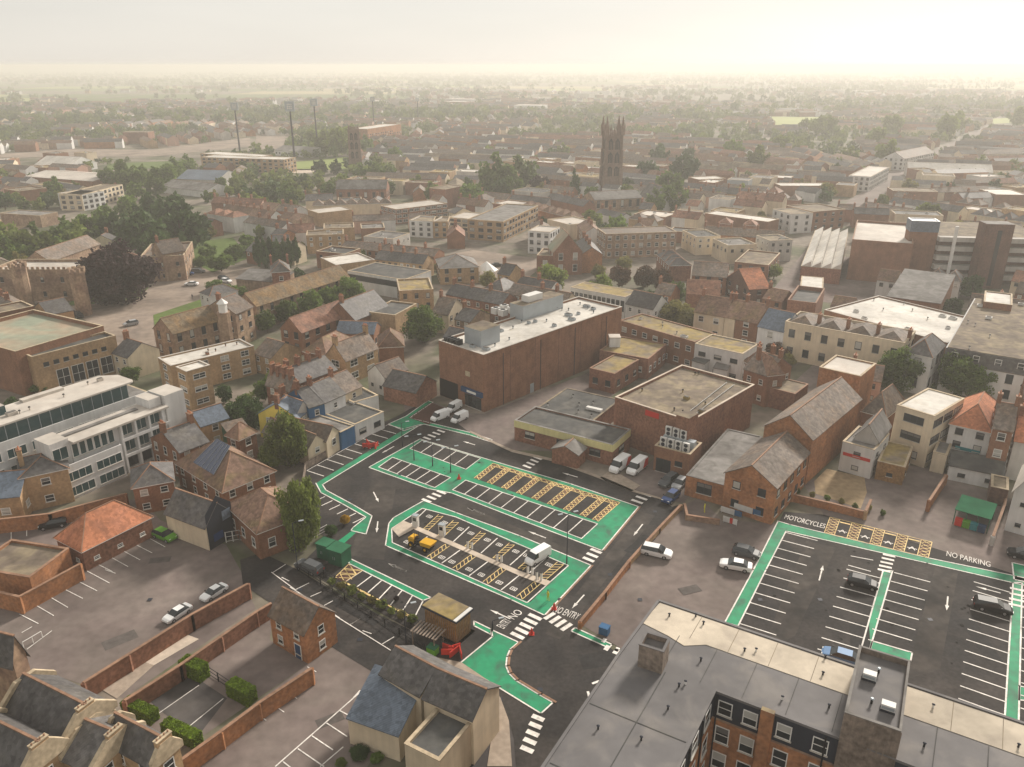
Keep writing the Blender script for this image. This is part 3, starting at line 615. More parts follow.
for (p,a_,b_,r_) in (((690,590),1.6,3,20),((120,640),2,4,40),((330,720),1.5,3,30),((640,545),2,6,50),((860,640),2.4,7,70),((560,520),1.2,9,-34),((160,560),1.5,3,10),((980,640),2,8,85),((600,660),2.6,5,12),((350,610),1.2,10,-36),((440,520),1.1,6,-34)):
    c_ = gnd(p); ca, sa = math.cos(R(r_)), math.sin(R(r_)); PS.face([(c_.x+ca*u_*b_/2-sa*v_*a_/2, c_.y+sa*u_*b_/2+ca*v_*a_/2, .072 if 340<p[0] else .03) for u_,v_ in ((-1,-1),(1,-1),(1,1),(-1,1))], 'asphalt_patch' if 345<p[0]<575 or p[0]>850 or p in ((640,545),(600,660)) else 'asphalt_mend')
for mb, nm in ((OS,'oil_stains'),(DS,'drain_covers'),(PS,'tarmac_repairs')):
    tag(mb.build(nm, recalc=False), kind='structure')
# lettering
def text(s, p, q_, hgt, mt='paint_white', mb=None, name='lettering', stretch=1.0):
    """flat lettering on the road, its foot running from p to q_"""
    a_, b_ = gnd(p), gnd(q_); cu = bpy.data.curves.new('t', 'FONT'); cu.body = s; cu.size = 1; o = bpy.data.objects.new('t', cu); COL.objects.link(o)
    bpy.context.view_layer.update(); dg = bpy.context.evaluated_depsgraph_get(); me = bpy.data.meshes.new_from_object(o.evaluated_get(dg)); bpy.data.objects.remove(o)
    xs = [v.co.x for v in me.vertices]; ys = [v.co.y for v in me.vertices]; W_ = max(xs)-min(xs); H_ = max(ys)-min(ys); x0 = min(xs); y0 = min(ys)
    d_ = b_-a_; u = d_.normalized(); n = Vector((-u.y,u.x,0))
    for v in me.vertices:
        x = (v.co.x-x0)/W_*d_.length; y = (v.co.y-y0)/H_*hgt; c_ = a_+u*x+n*y; v.co = (c_.x, c_.y, .115)
    me.materials.clear(); me.materials.append(M[mt]); ob = bpy.data.objects.new('road_lettering', me); COL.objects.link(ob); tag(ob, kind='structure'); return ob
text('MOTORCYCLES', z(8,64,556), z(8,225,596), 1.5); text('NO PARKING', z(8,712,705), z(8,888,750), 1.5)
text('NO ENTRY', z(24,385,600), z(24,560,662), 1.4); text('ENTRY', z(26,612,290), z(26,672,232), 1.2); text('NO', z(26,688,222), z(26,755,170), 1.2)
for mb, nm in ((WL,'white_markings'),(YL,'hatched_markings'),(RL,'red_surfacing'),(CL,'kerb_edging')):
    o = mb.build(nm, recalc=False); tag(o, kind='structure')
    me = o.data; 
    for pl in me.polygons:
        pass
# ---------------------------------------------------------------- buildings named one by one
# hotel in the foreground
hr = 14.5
def poly_world(pts, h): return [at(p, h) for p in pts]
def hotel():
    P = poly_world([(618.5,655),(640,624),(658.5,601),(768,636.5),(1024,724)], hr)
    dn = (P[4]-P[2]).to_2d().normalized(); nn = Vector((-dn.y, dn.x))          # long wing direction (to lower right)
    o = P[2]; ang = math.atan2(dn.y, dn.x); root = thing('hotel_building', 'large hotel with flat grey roof, red brick walls and dark top floor, lower right', 'hotel', (o.x,o.y,0), ang)
    def loc(p, h=hr): v = at(p,h)-o; return (v.x*dn.x+v.y*dn.y, v.x*nn.x+v.y*nn.y)
    q = loc((715,690.7)); Wd = -q[1]; a = q[0]                                   # depth of the long wing ; inner corner
    l1 = loc((543,767)); l2 = loc((666,767)); s = loc((618.5,655)); Lx = 62.0
    x_in = (a + l2[0])/2; x_out = (s[0]+l1[0])/2 if abs(s[0]-l1[0]) < 6 else s[0]
    dirw = Vector((l1[0]-s[0], l1[1]-s[1])).normalized()                          # left wing direction
    k = 24.0; LW = [(s[0],s[1]), (s[0]+dirw.x*k, s[1]+dirw.y*k), (q[0]+dirw.x*k, q[1]+dirw.y*k), (q[0],q[1])]
    foot = [(0,0),(s[0],s[1]),(LW[1][0],LW[1][1]),(LW[2][0],LW[2][1]),(q[0],q[1]),(Lx,q[1]),(Lx,0)]
    ztop = 11.4
    # brick lower floors, dark mansard band, roof slab
    mb = MB(); mb.prism(foot, 0, ztop, 'brick_orange'); mb.build('wall', root)
    ins = .12
    mb = MB(); mb.prism([(x+.0, y) for x,y in foot], ztop+.002, hr-.25, 'frame_dark'); t_ = mb.build('top_floor', root)
    mb = MB(); mb.prism([(p[0]*1.0, p[1]) for p in foot], hr-.248, hr, 'hotel_grey'); rf = mb.build('roof', root)
    # pale strip along the far side
    w2 = -loc((768,667))[1]; w2 = abs(w2)
    pe=[loc(q_) for q_ in ((660,603),(642,623),(668,636),(684,646),(706,645),(768,667))]; mb = MB(); mb.prism([(.25,-.25),pe[1],pe[2],pe[3],pe[4],pe[5],(Lx-.2,-w2),(Lx-.2,-.25)], hr+.001, hr+.05, 'hotel_pale'); mb.build('pale_roof_strip', rf)
    # parapet kerb round the roof and membrane seams
    mb = MB(); n = len(foot)
    for i in range(n):
        A_, B_ = Vector(foot[i]), Vector(foot[(i+1)%n]); d_ = (B_-A_).normalized(); m_ = Vector((-d_.y,d_.x))*.14
        mb.prism([tuple(A_-m_), tuple(B_-m_), tuple(B_+m_), tuple(A_+m_)], hr+.002-.0*i, hr+.12+.004*i, 'hotel_grey')
    mb.build('roof_edge', rf)
    mb = MB()
    for i in range(1, 16): x = i*3.9; mb.box(x-.03,-Wd+.3,hr+.06,x+.03,-w2-.05,hr+.068,'felt_dark'); mb.box(x-.03+1,-w2+.05,hr+.056,x+.02+1,-.3,hr+.062,'felt_brown')
    mid = [((LW[0][0]+LW[3][0])/2,(LW[0][1]+LW[3][1])/2), ((LW[1][0]+LW[2][0])/2,(LW[1][1]+LW[2][1])/2)]
    def seam(A_,B_,z_=hr+.02):
        A_,B_=Vector(A_),Vector(B_); d_=(B_-A_).normalized(); m_=Vector((-d_.y,d_.x))*.05; mb.prism([tuple(A_-m_),tuple(B_-m_),tuple(B_+m_),tuple(A_+m_)], hr+.001, z_, 'felt_dark')
    seam(mid[0], mid[1])
    for t in (.3,.62,.9): seam((LW[0][0]+dirw.x*k*t+.3, LW[0][1]+dirw.y*k*t),(LW[3][0]+dirw.x*k*t-.3,LW[3][1]+dirw.y*k*t), hr+.03)
    mb.build('roof_seams', rf)
    # rooftop box
    bx = loc((560,0+667)); c0 = loc(z(3,495,290), hr+2.6); c1 = loc(z(3,590,320), hr+2.6); c2 = loc(z(3,622,270), hr+2.6)
    X0, X1 = min(c0[0],c2[0]), max(c0[0],c2[0]); u = Vector((c1[0]-c0[0], c1[1]-c0[1])); Lb = u.length; u.normalize(); v = Vector((-u.y,u.x)); Db = (Vector(c2)-Vector(c1)).dot(v)
    br = bpy.data.objects.new
    mb = MB(); t = .2
    for (x0,y0,x1,y1) in ((0,0,Lb,t),(0,Db-t,Lb,Db),(0,t,t,Db-t),(Lb-t,t,Lb,Db-t)): mb.box(x0,y0,0,x1,y1,2.6,'timber_grey')
    mb.box(t,t,0,Lb-t,Db-t,2.1,'timber_grey','hotel_grey'); mb.box(-.06,-.06,2.601,Lb+.06,t,2.66,'hotel_grey'); mb.box(-.06,Db-t,2.601,Lb+.06,Db+.06,2.66,'hotel_grey'); mb.box(-.06,t,2.601,t,Db-t,2.66,'hotel_grey'); mb.box(Lb-t,t,2.601,Lb+.06,Db-t,2.66,'hotel_grey')
    o2 = mb.build('rooftop_plant_room', root, (c0[0],c0[1],hr)); o2.rotation_euler = (0,0,math.atan2(u.y,u.x))
    # lift tower
    hT = hr+3.0; c = [loc(z(4,X,Y), hT) for X,Y in ((300,555),(520,630),(590,365),(400,320))]
    u = (Vector(c[1])-Vector(c[0])); Lb = u.length; u.normalize(); v = Vector((-u.y,u.x)); Db = (Vector(c[2])-Vector(c[1])).dot(v)
    mb = MB()
    for (x0,y0,x1,y1) in ((0,0,Lb,t),(0,Db-t,Lb,Db),(0,t,t,Db-t),(Lb-t,t,Lb,Db-t)): mb.box(x0,y0,-hr,x1,y1,3.0,'timber_grey'); mb.box(x0-.05 if x0==0 else x0,y0-.05 if y0==0 else y0,3.002,x1,y1+.02,3.07,'felt_grey')
    mb.box(t,t,2.0,Lb-t,Db-t,2.45,'hotel_grey')
    nb = int(Lb/.45)
    for i in range(nb+1): mb.box(i*Lb/nb-.06,-.05,-hr,i*Lb/nb+.06,-.001,2.9,'timber_grey')
    o3 = mb.build('lift_tower', root, (c[0][0],c[0][1],hr)); o3.rotation_euler = (0,0,math.atan2(u.y,u.x))
    for (fx,fy) in ((.30,.62),(.72,.28)):
        m2 = MB(); m2.box(-.6,-.4,.02,.6,.4,.22,'frame_dark'); m2.box(-.55,-.35,.225,.55,.35,.75,'metal_pale'); m2.box(-.5,-.352,.3,.5,-.3505,.6,'metal_grey'); m2.build('air_handling_unit', o3, (Lb*fx,Db*fy,2.45))
    for (fx,fy) in ((.45,.75),(.42,.3)):
        m2 = MB(); m2.tube((0,0,0),(0,0,.5),.1,.1,'black'); m2.tube((0,0,.5),(0,0,.6),.2,.1,'metal_grey'); m2.build('roof_vent', o3, (Lb*fx,Db*fy,2.45))
    # windows : inner faces
    me_t = window_mesh(1.5,1.9,'white'); me_l = window_mesh(1.35,2.1,'white')
    dl = (Vector(LW[2])-Vector(LW[3])); ll = dl.length; dl.normalize(); rzl = math.atan2(-dl.y,-dl.x)   # outward normal points to the right wing side
    for i in range(5):
        t = 1.8+i*3.6; x, y = LW[3][0]+dl.x*t, LW[3][1]+dl.y*t
        nx, ny = (dl.y, -dl.x); s_ = 1 if (nx*1+ny*0) > 0 else -1
        rz = math.atan2(s_*nx, -s_*ny)
        inst('window', me_t, root, (x, y, ztop+.45), rz)
        for f in range(3): inst('window', me_l, root, (x, y, ztop-3.1-3.4*f), rz)
    xs = [1.1,3.4,6.4,9.5]+[q_ for q_ in (22.5,25.5,28.5,31.5,34.5,37.5,40.5)]; me_t = window_mesh(1.15,1.6,'white',1); me_t2 = window_mesh(1.15,1.6,'white',0); me_l = [window_mesh(1.15,1.9,'white',v_) for v_ in (3,1,0)]
    for i_,xo in enumerate(xs):
        x = q[0]+xo
        if c[0][0]-.9 < x < c[0][0]+Lb+.7: continue
        inst('window', me_t if i_%3 else me_t2, root, (x, q[1], ztop+.7), 0)
        for f in range(3): inst('window', me_l[(i_+f)%3], root, (x, q[1], ztop-2.6-3.1*f), 0)
    m9 = MB(); m9.box(q[0]+4.3,q[1]-.5,0,q[0]+5.45,q[1]-.001,hr+.3,'brick_orange','felt_moss'); m9.build('brick_pier', root)
    mb = MB()
    for i in range(6): xx = q[0]+.35+i*9.5; mb.tube((xx,q[1]-.1,0),(xx,q[1]-.1,hr-.4),.08,.08,'black',6)
    for i in range(3): t = 3.6*i+3.6; xx,yy = LW[3][0]+dl.x*t, LW[3][1]+dl.y*t; mb.tube((xx+.1,yy,0),(xx+.1,yy,hr-.4),.08,.08,'black',6)
    mb.build('downpipes', root)
    mb = MB(); mb.box(q[0]+.02,q[1]-.03,ztop-.1,Lx,q[1]-.002,ztop+.12,'stone'); mb.build('string_course', root)
    for (X,Y,t_) in ((3,715,183),(3,745,213),(3,650,455),(3,675,445),(3,607,543),(3,503,663),(3,335,620),(3,735,355),(3,905,318),(3,950,318),(3,612,182),(4,213,410),(4,222,345),(4,55,505),(4,237,537),(4,607,688),(28,470,410),(28,985,650)):
        h_ = hr; p = loc(z(X,Y,t_), hr); m2 = MB(); m2.tube((0,0,0),(0,0,.4),.09,.08,'black' if (Y+t_)%4 else 'frame_white'); m2.tube((0,0,.38),(0,0,.46),.16,.06,'frame_dark'); m2.build('roof_vent', rf, (p[0],p[1],hr+.02))
    Lp = Vector((o.x,o.y)); occupy(Vector((o.x+nn.x*q[1],o.y+nn.y*q[1],0)), dn, nn, Lx, Wd)
    return root
hotel()

H = hb
# ---- around the lower left
B('coach_house','small red brick house with slate roof standing alone between the two private lots', z(2,52,170),z(2,190,248),z(2,300,163), H(z(2,190,248),664),'gable',2.4,'brick_orange','slate_brown',2,w=.8,wh=1.3,sp=2.6,ch=0,cat='house',door='render_navy')
B('slate_roofed_range','cream rendered range with dark slate roof beside the curved pavement', z(2,485,400),z(2,640,487),5.2, 6.2,'gable',1.7,'render_cream','slate',2,win=None,cat='building')
B('slate_roofed_range','cream rendered end block with blue-grey slate roof and rooflights above the exit road', z(2,652,494),z(2,845,580),5.2, 6.25,'gable',1.7,'render_cream','slate',2,win=None,cat='building')
B('lean_to_building','cream building with smooth blue-grey sloping roof beside the lined private car park', z(2,357,575),z(2,555,645),z(2,640,492), 3.6,'mono',2.3,'render_cream','slate_blue',1,win=None,cat='building',over=.2)
B('flat_roofed_block','cream walled block with dark flat roof at the bottom of the frame', z(2,580,690),z(2,715,760),z(2,850,597), 5.0,'flat',0,'render_cream','felt_dark',2,win=None,par=.5,cat='building')
B('flat_roofed_block','low brick building with brown flat roof beside the left edge of the lot', z(5,-120,760),z(5,120,800),z(5,330,690), 3.6,'flat',0,'brick_orange','felt_brown',1,win=None,par=.4,cop='coping_brick')
B('hall_building','single-storey brick hall with bright terracotta hipped roof beside the parking lines', z(5,205,640),z(5,328,685),z(5,603,548), 3.4,'hip',3.6,'brick_red','tile_orange',1,w=.7,wh=.6,sp=4,cat='hall')
B('brick_house','square brown brick building with grey slate roof in front of the white apartments', z(5,78,393),z(5,270,352),8, H(z(5,80,390),z(5,80,525)[1]),'hip',1.6,'brick_tan','slate',2,w=1.2,wh=1.3,sp=4.2,cat='house',ch=1)
B('brick_house','low brick house with dark slate roof cut by the left edge, below the apartments', z(5,-60,475),z(5,78,462),9, 4.6,'gable',2.2,'brick_tan','slate_blue',1,w=1.2,wh=1.2,sp=4,cat='house')
B('brick_terrace','brown brick terrace with dark slate roof right of the white apartments', z(5,602,232),z(5,715,290),z(5,830,243), H(z(5,715,290),z(5,715,400)[1]),'gabley',2.6,'brick_brown','slate',2,w=.9,wh=1.6,sp=3,ch=2,cat='house')
B('brick_house','small brown brick house with hipped slate roof between hall and solar-panel building', z(5,530,432),z(5,692,402),7, 5.0,'hip',2.2,'brick_brown','slate',2,w=1,wh=1.1,sp=3,cat='house')
r_,_,rf_,L_,D_ = B('shop_building','cream walled shop with dark slate roof and black gable behind the parked green car', z(5,660,528),z(5,822,588),z(5,895,515), H(z(5,822,588),z(5,822,682)[1]),'gable',2.8,'render_cream','slate',2,win=None,cat='shop')
mb = MB(); mb.ext([(.1,0),(D_-.1,0),(D_-.1,6),(D_/2,8.2),(.1,6)], L_+.02, L_+.1, 'x', 'frame_dark'); mb.build('black_gable_cladding', r_)
mb = MB(); mb.box(L_+.11,1.0,1.0,L_+.16,D_*.55,2.2,'car_blue'); mb.box(L_+.11,D_*.6,3.6,L_+.16,D_*.6+1.6,5.2,'slate_blue'); mb.build('shop_sign', r_)
r_,_,rf_,L_,D_ = B('chapel_hall','large brown brick hall with brown hipped roof carrying solar panels', z(5,705,332),z(5,890,448),z(6,66,360), H(z(5,890,448),z(5,890,545)[1]),'hip',4.0,'brick_brown','tile_brown',2,w=.9,wh=1.5,sp=3.2,cat='hall')
mb = MB(); a0 = Vector((L_*.22,-.3+.6,0)); s_ = 4.0/(min(L_,D_)/2+.3); y0,y1 = 1.0, 5.2
x0,x1 = L_*.28, L_*.72; hh = r_['_d'][2]
mb.face([(x0,y0,hh+.12+s_*(y0+.3)+.06),(x1,y0,hh+.12+s_*(y0+.3)+.06),(x1-1.2,y1,hh+.12+s_*(y1+.3)+.06),(x0+1.2,y1,hh+.12+s_*(y1+.3)+.06)],'solar')
for i in range(6): t=i/5; mb.tube((x0+(x1-x0)*t,y0,hh+.24+s_*(y0+.3)),(x0+1.2+(x1-x0-2.4)*t,y1,hh+.24+s_*(y1+.3)),.04,.04,'metal_grey',4)
mb.build('solar_panels', rf_)
B('brick_house','red-brown roofed hall with small glass lantern beside the willow tree', z(5,907,500),z(6,5,612),z(6,125,468), 4.6,'hip',3.2,'brick_brown','tile_brown',1,w=1,wh=1.6,sp=3.2,cat='hall')
B('brick_house','grey roofed house left of the round dark tree', z(5,745,152),z(5,800,185),z(5,880,130), 5.2,'gabley',2,'brick_tan','slate_blue',2,cat='house')
B('brick_house','small house with brown hipped roof left of the dark green wall', z(5,905,222),z(5,955,240),z(5,1010,205), 5.2,'hip',2.4,'brick_brown','tile_brown',2,cat='house')
B('workshop_building','dark green timber-sided workshop with rusty roof behind the chapel hall', z(34,25,610),z(34,150,575),6.0, 4.2,'mono',1.4,'green_box','slate_brown',1,win=None,cat='workshop')
# white apartments
def apartments():
    hA = 9.6; P,u,n,L,D = place(z(40,370,420),z(40,855,235),z(40,765,205),hA); rz = math.atan2(u.y,u.x)
    def loc(X,Y,h): v = at(z(40,X,Y),h)-P; return (v.x*u.x+v.y*u.y, v.x*n.x+v.y*n.y)
    root = thing('apartment_block','front white apartment block with long flat roof and stepped glazed balconies, left side','apartments',(P.x,P.y,0),rz); occupy(P,u,n,L,D)
    mb = MB(); mb.box(.003,.9,0,L,D,hA-.35,'render_white'); mb.build('wall', root)
    mb = MB(); mb.box(0,-.3,hA-.345,L+.1,D+.2,hA,'felt_pale'); mb.box(0,D*.55,hA+.002,L-4,D*.72,hA+.25,'felt_grey'); mb.build('roof', root)
    e0 = loc(255,435,hA+.4); mb = MB(); mb.box(e0[0]-.2,e0[1],0,-.001,D+.6,hA+.4,'render_white','felt_pale'); mb.build('end_block', root)
    inst('window', window_mesh(2.4,2.2,'teal'), root, (e0[0]/2-.2,e0[1],6.7))
    s0 = loc(860,215,11.4); s1 = loc(915,188,11.4); mb = MB(); mb.box(L*.86,D*.3,hA+.003,L-.1,D+.3,11.2,'render_white','felt_pale'); mb.box(L+.101,.6,0,L+4.2,D+.3,11.4,'render_white','felt_pale'); mb.build('stair_head', root)
    t0 = loc(355,530,6.2); t1 = loc(630,435,6.2); hz_ = 6.2; y0 = (t0[1]+t1[1])/2; x0 = e0[0]-.2; x1 = t1[0]
    mb = MB(); mb.box(x0,y0,0,x1,min(e0[1],0)-.31,hz_-.9,'render_white','felt_grey'); mb.box(x0,y0,hz_-.898,x1,y0+.2,hz_,'render_white'); mb.box(x1-.2,y0+.201,hz_-.898,x1,-.31,hz_,'render_white'); mb.build('lower_storeys', root)
    for i in range(2):
        w_ = (x1-x0)/2-1.0; xx = x0+.6+i*(x1-x0)/2+w_/2
        for f in (0,1): inst('window', window_mesh(w_, 1.7, 'teal'), root, (xx, y0, .5+2.7*f))
    nn_ = 6
    for i in range(nn_): inst('window', window_mesh(x1/nn_-.35, 2.5, 'teal'), root, (x1/nn_*(i+.5), .9, 6.4))
    k = x1+.6
    for i in range(3):
        ww = (L-k-1.5)/3-.7
        for f in range(3): inst('window', window_mesh(ww, 2.0, 'teal' if f else 'dark'), root, (k+.8+(ww+.7)*i+ww/2, .9, .6+3.1*f))
    mb = MB()
    for i in range(4): xx = k+.3+i*((L-k-1.5)/3); mb.box(xx-.18,-.1,0,xx+.18,.897,hA-.36,'render_white')
    for f in (3.0,6.1): mb.box(k+.1,-.15,f,L,.0,f+.55,'render_white')
    mb.build('balcony_frame', root)
    h2 = 12.3; P,u,n,L,D = place(z(40,-30,345),z(40,690,105),z(40,555,65),h2); rz = math.atan2(u.y,u.x)
    root = thing('apartment_block','rear white apartment block with long pale roof over a dark glazed top storey, left edge','apartments',(P.x,P.y,0),rz); occupy(P,u,n,L,D)
    mb = MB(); mb.box(-12,-1.6,0,L+2,D,9.2,'render_white','felt_grey'); mb.build('wall', root)
    mb = MB(); mb.box(-12,.5,9.202,L-1.5,D-.5,h2-.3,'glass_teal'); mb.build('glazed_top_storey', root)
    mb = MB(); mb.prism([(-12.5,0),(L-.6,0),(L,.8),(L,D-2.5),(L-2.4,D),(-12.5,D)],h2-.298,h2,'felt_pale'); rf = mb.build('roof', root); vents(rf, L, D, h2-.1, 6, 4, 'felt_pale', 2)
    mb = MB(); mb.box(-6,D*.5,h2+.002,4,D-.2,h2+1.6,'glass_teal','felt_pale'); mb.box(8,D*.8,h2+.002,L-10,D-.3,h2+.5,'felt_pale'); mb.build('roof_lantern', rf)
    mb = MB()
    for i in range(int((L+12)/1.9)): xx = -11.6+i*1.9; mb.box(xx-.06,.42,9.202,xx+.06,.497,h2-.3,'metal_grey')
    mb.build('mullion_row', root)
    mb = MB(); mb.box(-12,-1.6,9.203,L+2,-1.45,10.0,'render_white'); mb.build('balcony_wall', root)
    for i in range(9):
        for f in range(3): inst('window', window_mesh(3.0,1.7,'teal'), root, (-10.5+i*(L+10)/8.6, -1.6, .7+3.0*f))
apartments()
# theatre hall at the left edge
r_,_,rf_,L_,D_ = B('theatre_building','huge brown theatre with broad pale green flat roof at the left edge', z(31,60,625),z(31,625,478),z(31,205,380), 9.5,'flat',0,'brick_brown','copper_green',2,win=None,par=1.0,cat='theatre')
P,u,n,L,D = place(z(31,192,655),z(31,695,525),5,8.6)
root = thing('theatre_foyer','tan brick side wing of the theatre with six small square windows and tall white glazing','theatre wing',(P.x,P.y,0),math.atan2(u.y,u.x)); occupy(P,u,n,L,D)
body(root,L,D,8.6,'flat',0,'brick_tan','felt_dark',.5)
for i in range(7): inst('window', window_mesh(1.0,1.0,'dark'), root, (2.6+i*(L-5)/6.4, 0, 6.2))
for i in range(4): inst('window', window_mesh(2.6,4.0,'white'), root, (L*.3+i*3.3, 0, .8))
put_windows(root,L,D,'r',8.6,2,1.2,1.5,4,'white')
B('theatre_annex','brown flat-roofed annex with a strip rooflight behind the theatre roof', z(31,-40,395),z(31,205,345),z(31,200,300), 9.5,'flat',0,'brick_brown','felt_brown',2,win=None,par=.4)
B('pitched_annex','small dark gabled wing with a bright tan end wall behind the theatre', z(31,200,350),z(31,290,390),z(31,405,345), 9.0,'gabley',2.4,'brick_tan','slate',2,win=None)
# castle
r_,_,rf_,L_,D_ = B('castle_wing','long castle range of grey stone with crenellated parapet and pale roof, left edge', z(31,-60,135),z(31,425,135),14, 9.0,'flat',0,'stone','felt_pale',2,'dark',w=.8,wh=1.6,sp=7,par=.9,cat='castle')
mb = MB()
for i in range(int(L_/1.6)): mb.box(i*1.6,-.02,r_['_d'][2]+.992,i*1.6+.8,.32,r_['_d'][2]+1.7,'stone')
mb.build('battlements', r_)
for px_, nm in ((z(31,100,75),'square stone turret rising behind the castle roof at the left edge'),(z(31,452,105),'bright sunlit stone turret at the corner of the castle beside the copper beech')):
    v = at(px_, 14); t = thing('stone_turret', nm, 'turret', (v.x,v.y,0)); mb = MB(); mb.prism([(2.2*math.cos(a*math.pi/4),2.2*math.sin(a*math.pi/4)) for a in range(8)],0,13,'stone'); mb.build('wall',t)
    mb = MB()
    mb.prism([(2.45*math.cos(a*math.pi/4),2.45*math.sin(a*math.pi/4)) for a in range(8)],12.5,13.05,'stone')
    for k in range(8): a=k*math.pi/4; mb.box(2*math.cos(a)-.4,2*math.sin(a)-.4,12.9,2*math.cos(a)+.4,2*math.sin(a)+.4,14,'stone')
    mb.build('battlements',t)
B('castle_museum','stone castle range with ridged brown roof right behind the copper beech', z(9,570,145),z(9,735,150),z(9,770,95), (9,240),'flat',0,'stone','slate_brown',2,'dark',w=.8,wh=1.3,sp=4.5,par=.8,cat='castle')
B('castle_gatehouse','gabled stone house with steep brown roof at the end of the castle', z(9,648,135),z(9,740,120),8, 9.5,'gable',3.5,'stone','slate_brown',3,'dark',w=.8,wh=1.2,sp=4,ch=1)
B('long_hall','long brown roofed range running up behind the copper beech', z(9,200,165),z(9,400,95),9, 8,'gable',3,'stone','slate_brown',2,win=None)
# tan court building
r_,_,rf_,L_,D_ = B('tan_office_block','tan brick office block with white flat roof in front of the old school', z(9,585,568),z(9,683,590),z(9,1015,510), H(z(9,683,590),z(9,683,700)[1]),'flat',0,'brick_tan','membrane_white',3,w=1.8,wh=1.6,sp=5,par=.4,ch=0,cop='felt_pale',cat='office')
vents(rf_,L_,D_,r_['_d'][2],5,3,'brick_brown',2)
B('tan_office_wing','projecting wing of the tan office block with white roof and strip windows', z(9,683,598),z(9,745,612),z(9,840,585), 8.5,'flat',0,'brick_tan','membrane_white',3,w=2.6,wh=1.2,sp=3.2,par=.3,cop='felt_pale',cat='office')
r_,*_ = B('old_grammar_school','long stone hall with orange mossy roof and white cupola beside the castle lawn', z(9,690,455),z(9,880,400),8, 7.0,'gable',3.2,'stone','tile_moss',2,'dark',w=1,wh=2.6,sp=3.2,cat='school')
v = at(z(9,886,320),15); t = thing('roof_cupola','white octagonal cupola on the end of the orange-roofed hall','cupola',(v.x,v.y,0)); mb = MB(); mb.prism([(1.6*math.cos(a*math.pi/4),1.6*math.sin(a*math.pi/4)) for a in range(8)],0,12,'stone'); mb.build('tower_base',t); mb = MB(); mb.prism([(1.1*math.cos(a*math.pi/4),1.1*math.sin(a*math.pi/4)) for a in range(8)],12,14.2,'frame_white'); mb.tube((0,0,14.2),(0,0,15.4),1.4,.1,'frame_white'); mb.build('lantern',t)
B('stone_house','stone house with two gables between cupola hall and long brown range', z(9,940,375),z(9,1010,345),10, 9,'gable',3,'stone','slate_brown',3,'dark',w=.9,wh=1.4,sp=3.5,ch=1,cat='house')
B('long_roofed_range','very long stone range with mossy brown pitched roof behind the row of round trees', z(10,0,345),z(10,372,225),7.5, 7,'gable',3,'stone','tile_moss',2,win='dark',w=.9,wh=2,sp=3.6,cat='range')
B('red_brick_house','red brick house with twin chimneys and pale hipped roof in front of the poplars', z(10,62,210),z(10,135,205),9, 8,'hip',2.6,'brick_red','felt_grey',2,ch=2,cat='house')
B('grey_roofed_shed','dark shed with pale sunlit roof strips behind the castle green parking', z(10,-80,235),z(10,100,250),8, 4,'mono',1.5,'stone','felt_grey',1,win=None)
B('school_hall','red-brown tiled hall with gable and tall windows in front of the round trees', z(10,180,450),z(10,385,372),7, 6,'gable',3.2,'brick_brown','tile_red',2,'dark',w=1.2,wh=2.4,sp=3.6,cat='school')
B('school_hall','low dark red hipped hall beside the lime-green sapling', z(10,200,520),z(10,280,540),z(10,400,480), 5,'hip',3,'brick_brown','tile_brown',1,'dark',cat='school')
B('slate_house','tan stone house with big grey roof and white windows below the school', z(34,690,125),z(34,885,45),z(34,850,-15), 6,'gable',3.4,'brick_tan','slate_brown',2,w=2.2,wh=1.6,sp=3.8,ch=2,cat='house')
B('slate_house','grey slated long roof left of the dark round tree in the middle', z(10,395,400),z(10,530,345),10, 6,'gable',4,'brick_brown','slate',2,win=None,ch=1,cat='house')
B('slate_house','low blue slate range behind the school yard', z(10,320,450),z(10,470,455),7, 4.5,'gable',2,'brick_brown','slate_blue',1,win='dark',cat='house')
B('tiled_house','dark red tiled hipped house just left of the central tree', z(10,490,510),z(10,590,505),9, 4.5,'hip',3,'brick_brown','tile_brown',1,win=None,cat='house')
B('white_gabled_cottage','small white gabled cottage with brown roof near the terrace back yards', z(34,825,190),z(34,925,225),z(34,990,150), 4.5,'gabley',2.2,'render_white','slate_brown',1,'dark',w=.6,wh=.8,sp=3,cat='cottage')
B('brick_shed','red brick shed with dark roof and three white rooflights', z(10,508,660),z(10,640,690),z(10,655,630), 3.5,'gable',2.4,'brick_red','slate',1,win=None,cat='shed')
B('brick_terrace','long red brick terrace with grey slate roof and bay windows behind the shops', z(34,385,268),z(34,640,175),8, 6,'gable',2.4,'brick_red','slate',2,w=.9,wh=1.3,sp=2.8,ch=4,cat='terrace')
B('brick_terrace','short red brick terrace with many chimneys beside the dark round tree', z(34,215,260),z(34,360,300),z(34,385,262), 6,'gable',2.4,'brick_red','slate_brown',2,w=.9,wh=1.3,sp=2.8,ch=4,cat='terrace')
